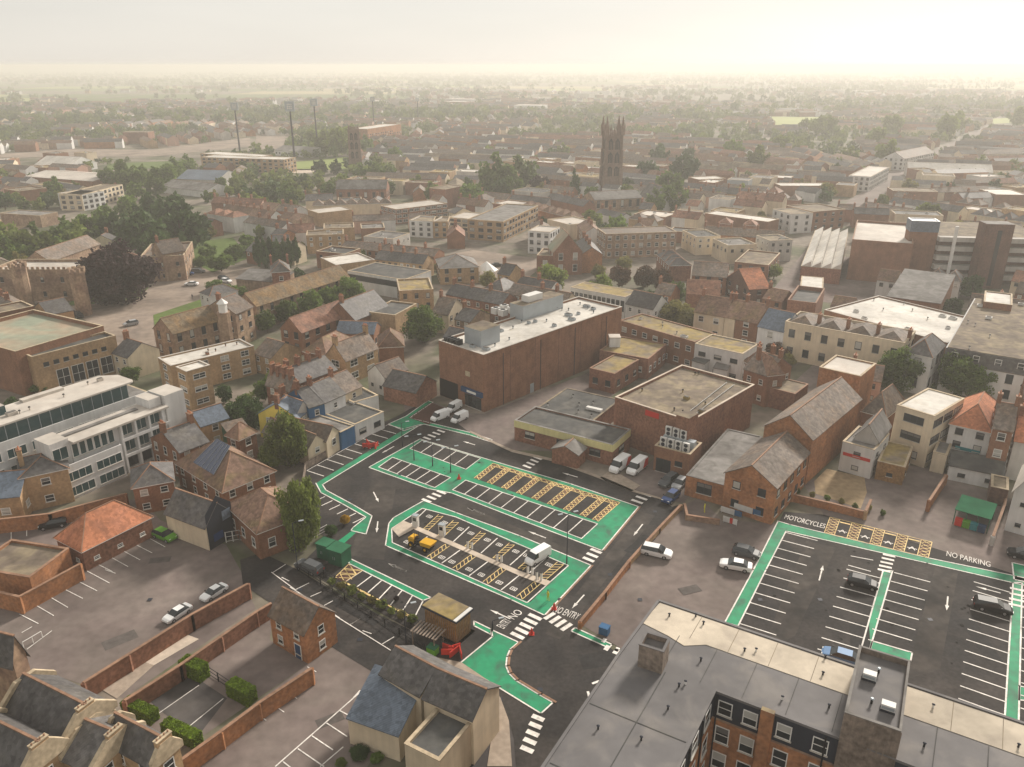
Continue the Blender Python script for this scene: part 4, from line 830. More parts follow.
# colourful row behind the shops
for (a_,b_,wl,rf__,lab,h_) in ((z(34,405,470),z(34,468,420),'render_yellow','slate_blue','bright yellow house end in the painted row behind the shops',5),(z(34,470,405),z(34,565,375),'render_blue','slate','blue painted house in the row behind the shops',6.2),(z(34,566,375),z(34,690,320),'render_white','slate','white painted house next to the blue one in the row',6.2),(z(34,692,318),z(34,790,275),'render_cream','slate_brown','cream house at the far end of the painted row',5.6)):
    B('terraced_house',lab,a_,b_,8.5,h_,'gable',2.6,wl,rf__,2,w=.8,wh=1.2,sp=3.4,ch=1,cat='house')
B('terraced_house','grey slated house at the left end of the painted row', z(34,250,430),z(34,380,480),z(34,470,415),4.5,'gable',3,'render_grey','slate_blue',2,w=.8,wh=1,sp=3,ch=1,cat='house')
B('flat_roofed_shop','pale flat roof with dark felt between painted row and shop fronts', z(34,740,385),z(34,890,340),9,3.6,'flat',0,'render_white','felt_dark',1,win=None,par=.3,cat='shop')
B('gabled_shop','left one of two cream gabled shops facing the angled bays', z(21,130,360),z(21,262,300),13,3.3,'gabley',2.0,'render_cream','slate_brown',1,w=.9,wh=1.1,sp=3,cat='shop',z0=1.2)
B('gabled_shop','right one of two cream gabled shops, next to the blue shop', z(21,266,298),z(21,368,232),13,3.6,'gabley',2.0,'render_cream','slate_brown',1,w=1,wh=1.4,sp=3,cat='shop',z0=1)
B('blue_shop','blue painted flat-fronted shop between cream gables and white shop', z(21,370,245),z(21,470,195),10,3.6,'flat',0,'render_blue','felt_grey',1,'shop',w=2.2,wh=1.2,sp=4,par=.2,cat='shop')
B('white_shop','long white shop front with dark flat roof at the edge of the car park', z(21,474,190),z(21,685,95),11,3.4,'flat',0,'render_white','felt_dark',1,'dark',w=1.6,wh=1.2,sp=4.4,par=.25,cat='shop')
for (X,Y,k) in ((520,265,0),(632,195,1)):
    v = at(z(21,X,Y),0); mb = MB(); mb.box(-1.1,-.5,.1,1.1,.5,1.5,'red'); mb.box(-1.0,-.4,1.502,1.0,.4,1.6,'felt_dark'); 
    for sx in (-1,1): mb.box(sx*.9-.08,-.4,0,sx*.9+.08,.4,.098,'black')
    o = mb.build('waste_skip', None, v); o.rotation_euler=(0,0,R(35)); tag(o, ('red waste bin against the white shop front, nearer the blue shop','red waste bin at the far end of the white shop front')[k],'bin','red bins')
v = at(z(21,605,330),0); t = thing('stacked_barriers','heap of red plastic barriers standing in the angled bays','barriers',(v.x,v.y,0))
for i in range(4):
    mb = MB(); mb.box(-.9,-.06,.15,.9,.06,.95,'red'); mb.box(-.75,-.25,.06,-.6,.25,.148,'red'); mb.box(.6,-.25,.06,.75,.25,.148,'red'); o = mb.build('barrier_panel',t,((i%3-1)*.9,(i//3-1)*1.1,0)); o.rotation_euler=(0,0,i*.7)
# big brick store
hS = H(z(10,910,552),413)
r_,_,rf_,L_,D_ = B('retail_store','huge windowless brown brick store with bright white flat roof, right of the car park head', (430,345.5),(483.5,357.5),(622,309), hS,'flat',0,'brick_brown','membrane_white',2,win=None,par=.55,cat='store',cop='felt_pale')
mb = MB()
for i in range(1,6): mb.box(L_-.0,i*D_/6-.05,0,L_+.03,i*D_/6+.05,hS+.3,'brick_dark')
mb.build('wall_piers', r_)
mb = MB(); mb.box(L_*.52,-.5,3.2,L_*.98,-.02,4.3,'render_navy'); mb.box(L_*.66,-.56,3.5,L_*.86,-.51,4.0,'frame_white'); mb.build('entrance_sign', r_)
inst('shop_door', window_mesh(L_*.34,2.7,'dark'), r_, (L_*.76,-.02,.1))
mb = MB(); mb.box(L_*.60,-.08,6.9,L_*.7,-.01,8.0,'coping'); mb.build('wall_emblem', r_)
mb = MB(); mb.box(-.05,-.06,.1,L_*.42,-.01,4.2,'black'); mb.build('loading_bay_opening', r_)
for i in range(4): mb = MB(); mb.tube((L_+.09,D_*(.12+.25*i),0),(L_+.09,D_*(.12+.25*i),hS-.5),.07,.07,'frame_dark',6); mb.build('downpipe', r_)
mb = MB(); mb.box(L_+.01,D_*.3,.05,L_+.08,D_*.3+1.2,2.2,'metal_grey'); mb.build('side_door', r_)
c_ = lambda X,Y,t,h: (lambda v: ((v.x-r_.location.x)*math.cos(r_.rotation_euler.z)+(v.y-r_.location.y)*math.sin(r_.rotation_euler.z), -(v.x-r_.location.x)*math.sin(r_.rotation_euler.z)+(v.y-r_.location.y)*math.cos(r_.rotation_euler.z)))(at(z(t,X,Y),h))
def plant(nm, t, a, b, c, z0, dz, wl, tp):
    pa, pb, pc = c_(*a,t,z0+dz), c_(*b,t,z0+dz), c_(*c,t,z0+dz); x0, x1 = sorted((pa[0], pb[0])); y0 = min(pa[1],pb[1]); y1 = max(pc[1], y0+3)
    mb = MB(); mb.box(x0,y0,z0,x1,y1,z0+dz,wl,tp); mb.box(x0-.1,y0-.1,z0+dz+.002,x1+.1,y1+.1,z0+dz+.15,'metal_grey',tp); mb.build(nm, rf_); return x0,y0,x1,y1
e = plant('plant_room',33,(745,460),(858,485),(940,448),hS+.1,3.6,'metal_grey','felt_brown')
e = plant('plant_room',35,(0,440),(115,450),(320,388),hS+.1,3.4,'metal_grey','felt_brown')
mb = MB(); mb.box(e[0]+1,e[1]+3,hS+3.7,e[2]-1,e[1]+8,hS+5.2,'metal_pale'); mb.build('plant_room', rf_)
for i in range(4): mb = MB(); mb.box(0,0,0,1.6,1.8,1.5,'metal_pale'); mb.tube((.8,.9,1.5),(.8,.9,1.6),.6,.6,'black',10); mb.build('condenser_unit', rf_, (e[0]-3-(i//2)*2.4, e[1]-1+(i%2)*3, hS+.14))
vents(rf_, L_, D_, hS, 26, 5, 'metal_grey', 2.5)
mb = MB()
for i in range(5): mb.box(.8+i*.9,.8,hS+.12,.8+i*.9+.5,2.6,hS+1.3,'black')
mb.build('condenser_row', rf_)
# gym block and low shops
hG = 8.6
r_,_,rf_,L_,D_ = B('brick_leisure_block','large red brick block with brown flat roof and pale coping right of the store', z(7,380,95),z(7,715,178),z(7,968,30), hG,'flat',0,'brick_red','felt_brown',2,win=None,par=.6,cat='building',cop='paving_pale',winf=None)
vents(rf_,L_,D_,hG,9,8,'felt_moss')
mb = MB()
for yy in (.35,.43): 
    mb.tube((L_*.93,1,hG+.35),(L_*.80,D_-2,hG+.35),.09,.09,'metal_pale',5); mb.tube((L_*.85,1,hG+.35),(L_*.70,D_-2,hG+.35),.09,.09,'metal_pale',5)
mb.build('roof_pipes', rf_)
mb = MB(); mb.box(L_*.42,-.08,hG-1.0,L_*.6,-.01,hG+.1,'red'); mb.build('fascia_sign', r_)
mb = MB(); mb.box(L_-2.4,-1.2,0,L_+.2,2.0,hG+1.6,'brick_red','felt_brown'); mb.build('stair_tower', r_)
P,u,n,L,D = place(z(7,570,268),z(7,712,305),z(7,775,262),4.6)
root = thing('plant_annex','low brick annex with grey felt roof crowded with white air conditioning units','annex',(P.x,P.y,0),math.atan2(u.y,u.x)); occupy(P,u,n,L,D); W_,R_ = body(root,L,D,4.6,'flat',0,'brick_brown','felt_grey',.3)
inst('roller_door', window_mesh(2.6,2.6,'dark'), root, (L*.28,0,.1)); inst('window', window_mesh(1.2,1.0,'dark'), root, (L*.7,0,2))
for i in range(7):
    mb = MB(); mb.box(-.6,-.25,0,.6,.25,1.7,'metal_pale'); mb.tube((0,-.25,.45),(0,-.3,.45),.36,.36,'frame_dark',12); mb.tube((0,-.25,1.25),(0,-.3,1.25),.36,.36,'frame_dark',12); mb.build('air_conditioning_unit', R_, (1.2+(i%4)*(L-2)/3.3, 1.0 if i<4 else 3.2, 4.75 if i<4 else 6.0))
mb = MB(); mb.box(.4,2.6,4.72,L-.4,3.9,6.0,'metal_grey'); mb.build('unit_stand', R_)
r_,_,rf_,L_,D_ = B('low_shop_building','single-storey shop with pale yellow fascia and dark felt roof opposite the hatched bays', z(7,10,168),z(7,402,268),8.0, 3.9,'flat',0,'brick_red','felt_dark',1,'dark',w=2.0,wh=1.4,sp=6,par=.35,cat='shop',cop='felt_grey')
mb = MB(); mb.box(-.05,-.07,2.9,L_+.05,-.002,4.3,'render_lemon'); mb.box(L_+.002,-.05,2.9,L_+.07,D_,4.3,'render_lemon'); mb.build('fascia', r_)
P0 = r_.location.copy(); rz_ = r_.rotation_euler.z; n_ = Vector((-math.sin(rz_),math.cos(rz_),0)); u_ = Vector((math.cos(rz_),math.sin(rz_),0)); P1 = P0+n_*8.03+u_*.2
t = thing('flat_roofed_store','broad low brick store with dark felt roof stretching behind the yellow-fascia shop','store',(P1.x,P1.y,0),rz_); W_,R_ = body(t,12.5,13,3.7,'flat',0,'brick_red','felt_dark',.12,cop='felt_brown'); occupy(P1,u_.to_2d(),n_.to_2d(),12.5,13); vents(R_,12.5,13,3.7,6,31)
mb = MB(); mb.box(8.6,5,3.84,12,5.9,4.3,'metal_pale'); mb.build('roof_duct',R_)
B('brick_kiosk','small dark brick porch building with ribbed grey roof in front of the yellow fascia', z(7,160,275),z(7,262,300),z(7,320,275), 2.9,'gabley',1.1,'brick_red','felt_grey',1,win=None,cat='porch')
B('brick_back_building','low red brick box with mossy flat roof in the yard beside the store', z(11,302,600),z(11,410,620),z(11,508,562), 4.5,'flat',0,'brick_red','felt_moss',1,win='dark',par=.25,cop='coping_brick')
B('brick_back_building','low red brick block with brown roof and white doors behind the yard', z(11,350,525),z(11,545,560),z(11,650,505), 4.8,'flat',0,'brick_red','felt_moss',1,win='white',par=.25,cop='coping_brick')
r_,_,rf_,L_,D_ = B('mossy_roofed_terrace','two-storey brown brick shop terrace with mossy flat roof behind the yards', z(11,430,405),z(11,730,492),9, 7,'flat',0,'brick_brown','felt_moss',2,w=1.3,wh=1.3,sp=3.0,par=.25,cop='coping_brick'); vents(rf_,L_,D_,7,5,9)
B('white_back_building','white painted two-storey back of the mossy terrace with dark windows', z(11,731,498),z(11,922,540),9, 7.2,'flat',0,'render_white','felt_moss',2,'dark',w=1.6,wh=1.1,sp=4.0,par=.25)
B('white_outbuilding','small white lean-to with dark roof below the white building, left one', z(11,720,560),z(11,770,575),3.5, 3.8,'mono',.8,'render_white','felt_dark',1,win=None,cat='outbuilding')
B('white_outbuilding','small white lean-to with grey roof below the white building, right one', z(11,805,590),z(11,860,600),4, 3.6,'mono',.8,'render_white','felt_grey',1,win=None,cat='outbuilding')
B('store_end_block','grey rendered lift block with white tank at the end of the store', z(11,362,415),z(11,430,415),6, 8.5,'flat',0,'render_grey','felt_grey',2,win=None,par=.2)
v = at(z(11,408,500),5); mb = MB(); mb.box(-1.3,-1.3,4.8,1.3,1.3,7.2,'render_white'); mb.box(-1.4,-1.4,7.202,1.4,1.4,7.4,'felt_pale'); mb.box(-1.5,-1.5,0,1.5,1.5,4.8,'brick_brown'); o = mb.build('roof_water_tank', None, (v.x,v.y,0)); tag(o,'white box-shaped tank on a low roof beside the store','tank')
r_,_,rf_,L_,D_ = B('colonnaded_block','long low block with mossy roof and row of white uprights right behind the store', z(35,362,345),z(35,690,405),8, 6.5,'flat',0,'render_white','felt_moss',1,win=None,par=.1)
for i in range(12): inst('window', window_mesh(L_/12-.6,3.2,'dark'), r_, (L_*(i+.5)/12,0,2.2))
B('white_cottage_row','white rendered cottages with very dark slate roof left of the olive tree', z(35,695,440),z(35,860,475),8, 6,'gable',3,'render_white','slate',2,w=.9,wh=1.2,sp=2.6,cat='cottage')
# red brick church
r_,_,rf_,L_,D_ = B('red_brick_chapel','tall red brick chapel with grey-green roof and arched windows beside the square', z(35,262,135),z(35,435,130),z(35,605,85), 8.1,'gabley',6,'brick_red','copper_green',2,'white',w=1.4,wh=3.2,sp=4.0,cat='church')
B('chapel_hall','low red brick hall with arched windows left of the tall chapel', z(35,160,160),z(35,262,165),12, 6,'flat',0,'brick_red','felt_brown',1,'white',w=1.4,wh=3,sp=4)
# row of high street fronts
B('cream_shop','cream shop house with red tiled roof left of the olive tree', z(36,205,370),z(36,385,400),11, 7,'gable',3.4,'render_cream','tile_brown',2,w=1.3,wh=1.6,sp=3.6,cat='shop',ch=2)
B('cream_shop','narrow cream fronted house in the high street row', z(36,388,400),z(36,450,412),11, 7,'gable',3.4,'render_cream','tile_brown',2,w=1.3,wh=1.7,sp=3,cat='shop',ch=1)
B('brick_town_house','brown brick town house with white windows in the high street row', z(36,453,412),z(36,585,440),11, 7,'gable',3.6,'brick_brown','tile_brown',3,w=1.3,wh=1.6,sp=3.4,cat='house',ch=2)
B('white_town_house','white town house with blue slate roof beside the long cream terrace', z(36,588,455),z(36,742,490),10, 7,'gable',3.6,'render_white','slate_blue',2,w=1.4,wh=1.7,sp=4.6,cat='house')
B('peach_roofed_hall','dark brick hall whose pitched roof catches bright light', z(36,400,165),z(36,535,235),z(36,585,190), 5.5,'gabley',4.5,'brick_dark','tile_orange',2,'dark',sp=5,cat='hall')
B('red_roofed_building','low building with bright red tiled roof left of the peach-roofed hall', z(36,160,260),z(36,360,270),9, 6,'gable',3,'brick_red','tile_red',2,win=None)
B('grey_parapet_house','dark brick block with white gable edge left of the peach-roofed hall', z(36,190,150),z(36,400,165),13, 6,'gable',3,'brick_brown','slate_brown',3,'dark',sp=4,cat='building')
B('flat_roofed_market','wide brown flat-roofed block facing the roof car park', z(36,440,85),z(36,650,100),z(36,720,25), 5,'flat',0,'brick_brown','felt_brown',2,'dark',sp=4)
r_,_,rf_,L_,D_ = B('cream_terrace','long cream Georgian terrace with hipped roofs and tall windows, centre right', z(12,68,415),z(12,545,502),11, 9.0,'flat',0,'render_cream','slate_brown',2,'dark',w=1.3,wh=2.0,sp=3.6,par=.6,cat='terrace')
for i in range(4):
    rb = MB(); x0,x1 = L_*i/4+.15, L_*(i+1)/4-.15; y0,y1 = .8, D_-.8; zz = 9.15; r2=(x1-x0)/2; a=((x0+x1)/2,y0+min(r2,3),zz+1.7); c=((x0+x1)/2,y1-min(r2,3),zz+1.7); e_=[(x0,y0,zz),(x1,y0,zz),(x1,y1,zz),(x0,y1,zz)]
    for f in ([e_[0],e_[1],a],[e_[1],e_[2],c,a],[e_[2],e_[3],c],[e_[3],e_[0],a,c]): rb.face(f,'slate_brown')
    rb.build('hipped_roof', rf_); inst('chimney', chimney_mesh('brick_brown',4,1.6), rf_, (x1,D_*.45,zz+1.0), math.pi/2)
B('white_roofed_store','broad white flat roof with plant and rooflight behind the cream terrace', z(12,225,365),z(12,715,498),z(12,760,385), 8.5,'flat',0,'brick_brown','membrane_white',2,win=None,par=.4,cop='felt_pale'); rf_ = NB[-1]; 
L_,D_,h_ = rf_['_d']; vents([c for c in rf_.children if c.name.startswith('roof')][0], L_, D_, h_, 12, 3)
B('slate_pyramid_house','pale house with dark pyramid slate roof between the two street trees', z(12,545,535),z(12,655,550),z(12,708,500), 9,'hip',3,'render_white','slate',2,'dark',w=1.2,wh=2.4,sp=4,cat='house')
r_,_,rf_,L_,D_ = B('mansard_building','large block with broad brown roof, dark mansard dormers and white lower floors, right edge', z(12,708,515),z(12,1040,570),z(12,1100,350), 7.0,'flat',0,'render_white','felt_brown',2,'dark',w=1.2,wh=2.1,sp=4.4,par=0,hp=10.0,cat='building')
mb = MB(); mb.ext([(-.2,7.1),(D_,7.1),(D_,10.0),(.9,10.0)],0,L_,'x','slate'); m_=mb.build('mansard',rf_); mb=MB(); mb.box(.3,1.2,10.005,L_-.3,D_-.3,10.15,'felt_brown'); mb.build('flat_top',m_)
for i in range(8): inst('dormer_window', window_mesh(1.1,1.6,'white'), m_, (2+i*4.2,.25,7.9))
vents(m_,L_,D_,10.1,9,2)
B('brick_rooftop_block','brick plant block with pale roof behind the mansard building', z(12,860,340),z(12,975,345),z(12,975,300), 11.5,'flat',0,'brick_brown','membrane_white',2,win=None,par=.3)
# chapel halls on the right of the worn car park
P1 = (z(7,850,375),(776,487))
r_,_,rf_,L_,D_ = B('gabled_brick_hall','orange brick gabled hall with grey roof facing the worn car park', (724,474),(776,488),(809,452), H((776,488),525),'gabley',2.6,'brick_orange','slate_brown',2,'dark',w=1.1,wh=1.4,sp=3.2,cat='hall')
mb = MB(); mb.box(L_*.25,-.12,.9,L_*.62,-.02,1.9,'render_white'); mb.box(L_*.63,-.1,.9,L_*.78,-.02,1.9,'render_blue'); mb.build('sign_board', r_)
B('gabled_brick_hall','taller orange brick hall with long grey roof behind the gabled one', (767,424),(812,439.5),(861,398.5), H((812,439.5),485),'gabley',3.2,'brick_orange','slate_brown',2,win=None,cat='hall')
B('brick_lift_block','tall square brick block with pale ribbed flat roof at the end of the long hall', (818,369.5),(860.5,378),(876,365), 11.5,'flat',0,'brick_orange','felt_pale',3,win=None,par=.3)
B('flat_roofed_yard_building','long low building with patched grey felt roof beside the leisure block', z(7,695,385),z(7,848,425),z(7,1000,230), 3.6,'flat',0,'brick_orange','felt_grey',1,'dark',w=2.4,wh=2.0,sp=5,par=.15,cop='felt_grey')
B('brick_house','brown brick back house with two small windows behind the leisure block', z(37,385,170),z(37,525,215),9, 7.2,'gable',3,'brick_brown','slate_brown',2,w=.8,wh=1.2,sp=3,ch=2,cat='house')
B('brick_house','brown brick house with creeper-coloured roof in front of the cream terrace', z(37,528,215),z(37,620,205),9, 7.2,'hip',3.2,'brick_brown','tile_brown',2,w=.8,wh=1.2,sp=3,ch=2,cat='house')
B('brick_back_building','low dark brick back building right of the narrow alley', z(37,530,290),z(37,690,330),z(37,770,270), 4.2,'flat',0,'brick_red','felt_brown',1,win=None,par=.2,cop='coping_brick')
r_,_,rf_,L_,D_ = B('white_clinic','small white two-storey building with red sign and flat roof beside the sandy yard', z(8,287,262),z(8,425,287),z(8,485,222), H(z(8,287,262),z(8,287,370)[1]),'flat',0,'render_white','felt_grey',2,'dark',w=1.0,wh=.9,sp=3.2,par=.3,cat='building')
mb = MB(); mb.box(.4,-.07,3.2,L_-.4,-.01,3.8,'red'); mb.build('sign_board', r_)
B('grey_gabled_house','grey roofed house directly behind the white clinic', z(8,355,215),z(8,440,245),z(8,490,180), 6.4,'gabley',2.6,'render_grey','felt_grey',2,win=None,cat='house')
B('dark_gabled_house','dark pyramid-roofed house between long hall and cream office', z(8,370,130),z(8,470,150),z(8,545,90), 6,'hip',4,'brick_brown','slate_brown',2,win=None,cat='house')
B('brown_shed','low brown timber shed with mossy flat roof in front of the cream office', z(8,430,342),z(8,548,352),z(8,580,268), 3.4,'flat',0,'timber_clad','felt_moss',1,'dark',w=.8,wh=.7,sp=4,par=.1,cat='shed')
B('cream_office','three-storey cream office with dappled white roof and strip windows', z(8,500,112),z(8,665,150),z(8,785,78), H(z(8,665,150),z(8,665,352)[1]),'flat',0,'render_cream','membrane_white',3,'dark',w=3.4,wh=1.5,sp=3.7,par=.2,cat='office')
B('cream_office_wing','low pale wing with flat roof right of the cream office', z(8,660,290),z(8,715,305),z(8,735,255), 3.6,'flat',0,'render_cream','felt_grey',1,'white',w=1.2,wh=1,sp=3,par=.2,cat='office')
r_,_,rf_,L_,D_ = B('white_house','tall white house with terracotta hipped roof and blue sign', z(8,725,180),z(8,895,212),z(8,938,110), H(z(8,725,180),z(8,725,330)[1]),'hip',3.6,'render_white','tile_orange',3,'dark',w=1.1,wh=1.3,sp=3.2,cat='house')
mb = MB(); mb.box(1.6,-.08,3.1,5.6,-.01,3.7,'teal'); mb.build('sign_board', r_)
B('white_extension','white single-storey extension with dark lean-to roof below the tall white house', z(8,725,340),z(8,945,385),5, 2.8,'mono',.8,'render_white','felt_dark',1,'dark',w=1,wh=.8,sp=3.4,cat='extension')
B('brick_town_house','narrow brown brick house right of the tall white house', z(8,900,190),z(8,980,205),10, 9.5,'gable',3,'brick_brown','slate_brown',3,w=1.1,wh=1.5,sp=3,ch=2,cat='house')
B('brick_town_house','brick house with red roof at the right edge beyond the bins', z(8,985,240),z(8,1060,255),10, 7.5,'gable',3,'render_grey','tile_orange',2,w=1.2,wh=1.3,sp=3,ch=1,cat='house')
B('white_end_building','white gable wall with pale roof cut by the right edge', z(8,985,440),z(8,1080,465),11, H(z(8,985,440),z(8,985,600)[1]),'gabley',3,'render_white','felt_pale',2,'dark',w=.6,wh=.7,sp=3,cat='building')
B('brick_wall_yard','low garage with grey flat roof behind the bin shelter', z(8,890,430),z(8,960,445),5, 3,'flat',0,'brick_dark','felt_brown',1,win=None,par=.2,cat='garage')
# multi-storey car park, cinema
P,u,n,L,D = place((940,238),(1060,241),34,15)
root = thing('multi_storey_car_park','multi-storey car park with open concrete decks at the right edge','car park',(P.x,P.y,0),math.atan2(u.y,u.x)); occupy(P,u,n,L,D)
mb = MB(); mb.box(.5,2.5,0,L-.5,D-.5,14,'brick_dark'); mb.build('inner_wall', root)
for k in range(5): mb = MB(); mb.box(0,0,1.4+3.1*k,L,2.4,2.9+3.1*k,'render_grey'); mb.build('deck_parapet', root)
mb = MB(); mb.box(.2,2.42,14.002,L,D,14.6,'felt_brown'); mb.build('roof_deck', root)
v0 = at((987,226),19)-P; 
for (X,w_,lab) in ((875,7,'a'),):
    xx = 0
for (px0,px1,hh_,wl) in ((987,1014,21,'brick_dark'),):
    a_,b_ = at((px0,224),hh_)-P, at((px1,224),hh_)-P; x0 = a_.x*u.x+a_.y*u.y; x1 = b_.x*u.x+b_.y*u.y; y0 = a_.x*n.x+a_.y*n.y
    mb = MB(); mb.box(x0,y0,0,x1,y0+6,hh_,wl,'felt_grey'); mb.box(x0+(x1-x0)*.45,y0-.1,1,x0+(x1-x0)*.6,y0-.003,hh_-2,'glass'); mb.build('stair_tower', root)
mb = MB(); mb.box(L*.11,-.5,2,L*.11+1.0,-.003,19,'frame_white'); mb.build('white_pylon', root)
B('cinema_block','large windowless brown brick cinema with pale mottled roof', (851,246),(913,246.5),(911,226), 12.9,'flat',0,'brick_brown','felt_pale',2,win=None,par=.8,cop='coping_brick')
B('cinema_tower','tall dark brick tower with blue-grey cladding top beside the car park decks', (912,222),(940,223),6, 19.4,'flat',0,'brick_brown','membrane_white',4,win=None,par=.4,cop='metal_grey')
mb = MB(); L_,D_,h_ = NB[-1]['_d']; mb.box(-.12,-.12,h_-3.2,L_+.12,D_+.12,h_+.3,'slate_blue'); mb.build('clad_band', NB[-1])
B('sawtooth_roof_hall','white saw-tooth glazed roof left of the cinema', (802,264),(841,270),(848,233), 5,'flat',0,'brick_red','felt_grey',1,win=None,par=.1)
L_,D_,h_ = NB[-1]['_d']; mb = MB()
for i in range(4): x0 = L_*i/4+.1; mb.ext([(x0,h_+.14),(x0+L_/4-.2,h_+.14),(x0+L_/4-.25,h_+2.0)],.4,D_-.4,'y','membrane_white')
mb.build('saw_tooth_glazing', NB[-1])
B('roof_kiosk','small red-fasciated stair block with white roof on the open deck', z(12,128,268),z(12,220,275),z(12,222,232), 4,'flat',0,'red','membrane_white',1,win=None,par=.1)
B('courtyard_block','brown walled yard building with dark sunken court behind the cream terrace', z(12,70,345),z(12,190,350),z(12,225,290), 7,'flat',0,'brick_red','felt_dark',2,win=None,par=1.2,cop='coping_brick')
B('angular_roofed_shop','shop with faceted grey metal roof below the multi-storey decks', z(12,480,300),z(12,690,335),z(12,740,260), 7,'mono',3,'brick_brown','felt_grey',2,win=None)
# middle distance landmarks
B('council_office','long cream office block with two rows of windows across the square', z(14,768,672),z(14,985,690),16, (14,740),'flat',0,'render_cream','felt_pale',3,'dark',w=2.2,wh=1.6,sp=3.2,par=.4,cat='office')
B('council_office','tan end wing of the cream office block facing the square', z(14,988,690),z(15,105,625),16, 8.0,'flat',0,'brick_tan','felt_grey',3,'dark',w=2,wh=1.5,sp=3.2,par=.4,cat='office')
B('white_corner_shop','white three-storey corner building with parapet beside the chapel', z(35,108,10),z(35,240,20),12, 8.4,'flat',0,'render_white','felt_pale',3,'dark',w=1.3,wh=1.6,sp=3,par=.4)
B('pale_blue_house','pale blue-white three-storey house left of the cream offices', z(14,612,685),z(14,705,690),12, 6.5,'flat',0,'render_white','felt_brown',3,'dark',w=1.2,wh=1.5,sp=3,par=.5,cat='house')
B('tan_town_house','tan brick house between pale blue house and cream offices', z(14,706,690),z(14,767,690),12, 6.5,'flat',0,'brick_tan','felt_brown',3,'dark',w=1.2,wh=1.5,sp=3,par=.5,cat='house')
B('modern_shop_block','white banded modern shop with dark flat roof among the old roofs', z(33,45,130),z(33,385,185),14, 6,'flat',0,'render_white','felt_dark',2,win=None,par=.3)
mb = MB(); L_,D_,h_ = NB[-1]['_d']; mb.box(.1,-.06,h_-2.4,L_-.1,-.003,h_-.6,'glass'); mb.box(-.06,.1,h_-2.4,-.003,D_,h_-.6,'glass'); mb.build('window_band', NB[-1])
B('white_roofed_shop','pale white-roofed building in front of the long office terrace', z(10,258,155),z(10,320,185),z(10,445,150), 6,'flat',0,'brick_tan','membrane_white',2,win=None,par=.4,cop='felt_pale')
B('market_house','tan classical market house with curved pediment at the edge of the square', z(33,600,110),z(33,830,100),14, 5.6,'hip',3,'brick_tan','felt_grey',2,'dark',w=1.1,wh=1.6,sp=3.4,cat='market hall')
B('tan_shop_block','tan brick shop block with mossy parapet below the market house', z(33,355,255),z(33,560,245),14, 6,'flat',0,'brick_tan','felt_moss',2,'dark',w=.9,wh=1.6,sp=3.6,par=.5)
B('dark_hipped_shop','grey hipped shop house right of the central tree', z(33,550,375),z(33,650,390),9, 5.5,'gable',3.4,'render_cream','slate_brown',2,'dark',w=.9,wh=1.3,sp=3,ch=1)
B('flat_roofed_shop','grey flat roof with white skylights left of the central tree', z(33,170,380),z(33,330,400),12, 6,'flat',0,'brick_tan','felt_dark',1,win=None,par=.4)
B('stone_office','long stone building with regular windows right of the corner shop', z(35,575,30),z(35,1000,15),12, 9.0,'flat',0,'stone','slate_brown',3,'white',w=1.3,wh=1.6,sp=3,par=.3,cat='office')
B('cricket_pavilion','flats block with orange panels at the left end of the cricket ground', z(14,-220,430),z(14,112,440),16, 9.1,'flat',0,'brick_tan','membrane_white',4,'dark',w=2,wh=1.6,sp=4,par=.3,cat='flats')
B('brick_hotel_tower','orange brick hotel block standing above the trees beyond the cricket ground', z(14,445,318),z(14,580,298),18, 14,'flat',0,'brick_orange','membrane_white',7,'dark',w=1.5,wh=1.4,sp=3.6,par=.4,cat='hotel')
B('brick_office','red brick office with white concrete grid left of the tower group', z(14,560,640),z(14,765,615),14, 6.5,'flat',0,'brick_red','felt_pale',3,'white',w=2.4,wh=1.8,sp=3,par=.3,cat='office')
B('brick_slab_block','plain red-brown slab block right of the gridded office', z(14,755,560),z(14,830,545),10, 9.6,'flat',0,'brick_red','felt_brown',4,win=None,par=.3)
B('white_domed_hall','white shallow-pitched hall at the far left', z(13,135,460),z(13,275,465),26, 4.5,'gable',5,'render_white','membrane_white',1,win=None,cat='hall')
B('long_pale_roof','long brown hall with pale pink roof at the far left', z(13,100,505),z(13,370,525),30, 5,'gable',2,'brick_brown','felt_pale',1,win=None,cat='hall')
B('white_flats','white and cream flats with three rows of windows at the left', z(13,230,575),z(13,325,582),14, 7.5,'flat',0,'render_white','felt_pale',3,'dark',w=1.8,wh=1.5,sp=3.4,par=.4,cat='flats')
B('white_flats','cream flats wing running back right of the white flats', z(13,326,582),z(13,490,540),12, 7.5,'flat',0,'render_cream','felt_brown',3,'dark',w=1.8,wh=1.5,sp=3.8,par=.4,cat='flats')
B('blue_roofed_shed','large pale blue metal-roofed sheds beside the river trees', z(13,705,515),z(13,870,520),26, 5,'gable',4,'render_grey','slate_blue',1,win=None,cat='shed')
B('blue_roofed_shed','lower blue-white roofed shed in front of the larger one', z(13,642,545),z(13,820,565),18, 3.5,'gable',3,'render_white','felt_grey',1,win=None,cat='shed')
B('river_offices','long pale office block with ribbed facade beyond the river trees', z(13,800,415),z(13,1023,430),16, 9.0,'flat',0,'brick_tan','membrane_white',4,'dark',w=2,wh=1.6,sp=4,par=.3,cat='office')
B('brown_slab_block','plain brown brick block in the far left', z(13,490,330),z(13,590,330),14, 10,'flat',0,'brick_red','felt_brown',5,win=None,par=.3)
B('white_gabled_hall','white gabled hall end facing us right of the church tower', z(15,598,605),z(15,672,600),22, 5,'gabley',6,'render_white','felt_grey',1,win=None,cat='hall')
B('grandstand','long grandstand with dark seats on the near side of the cricket ground', z(14,75,400),z(14,225,410),10, 4,'mono',3,'render_white','felt_grey',1,win='dark',cat='grandstand')
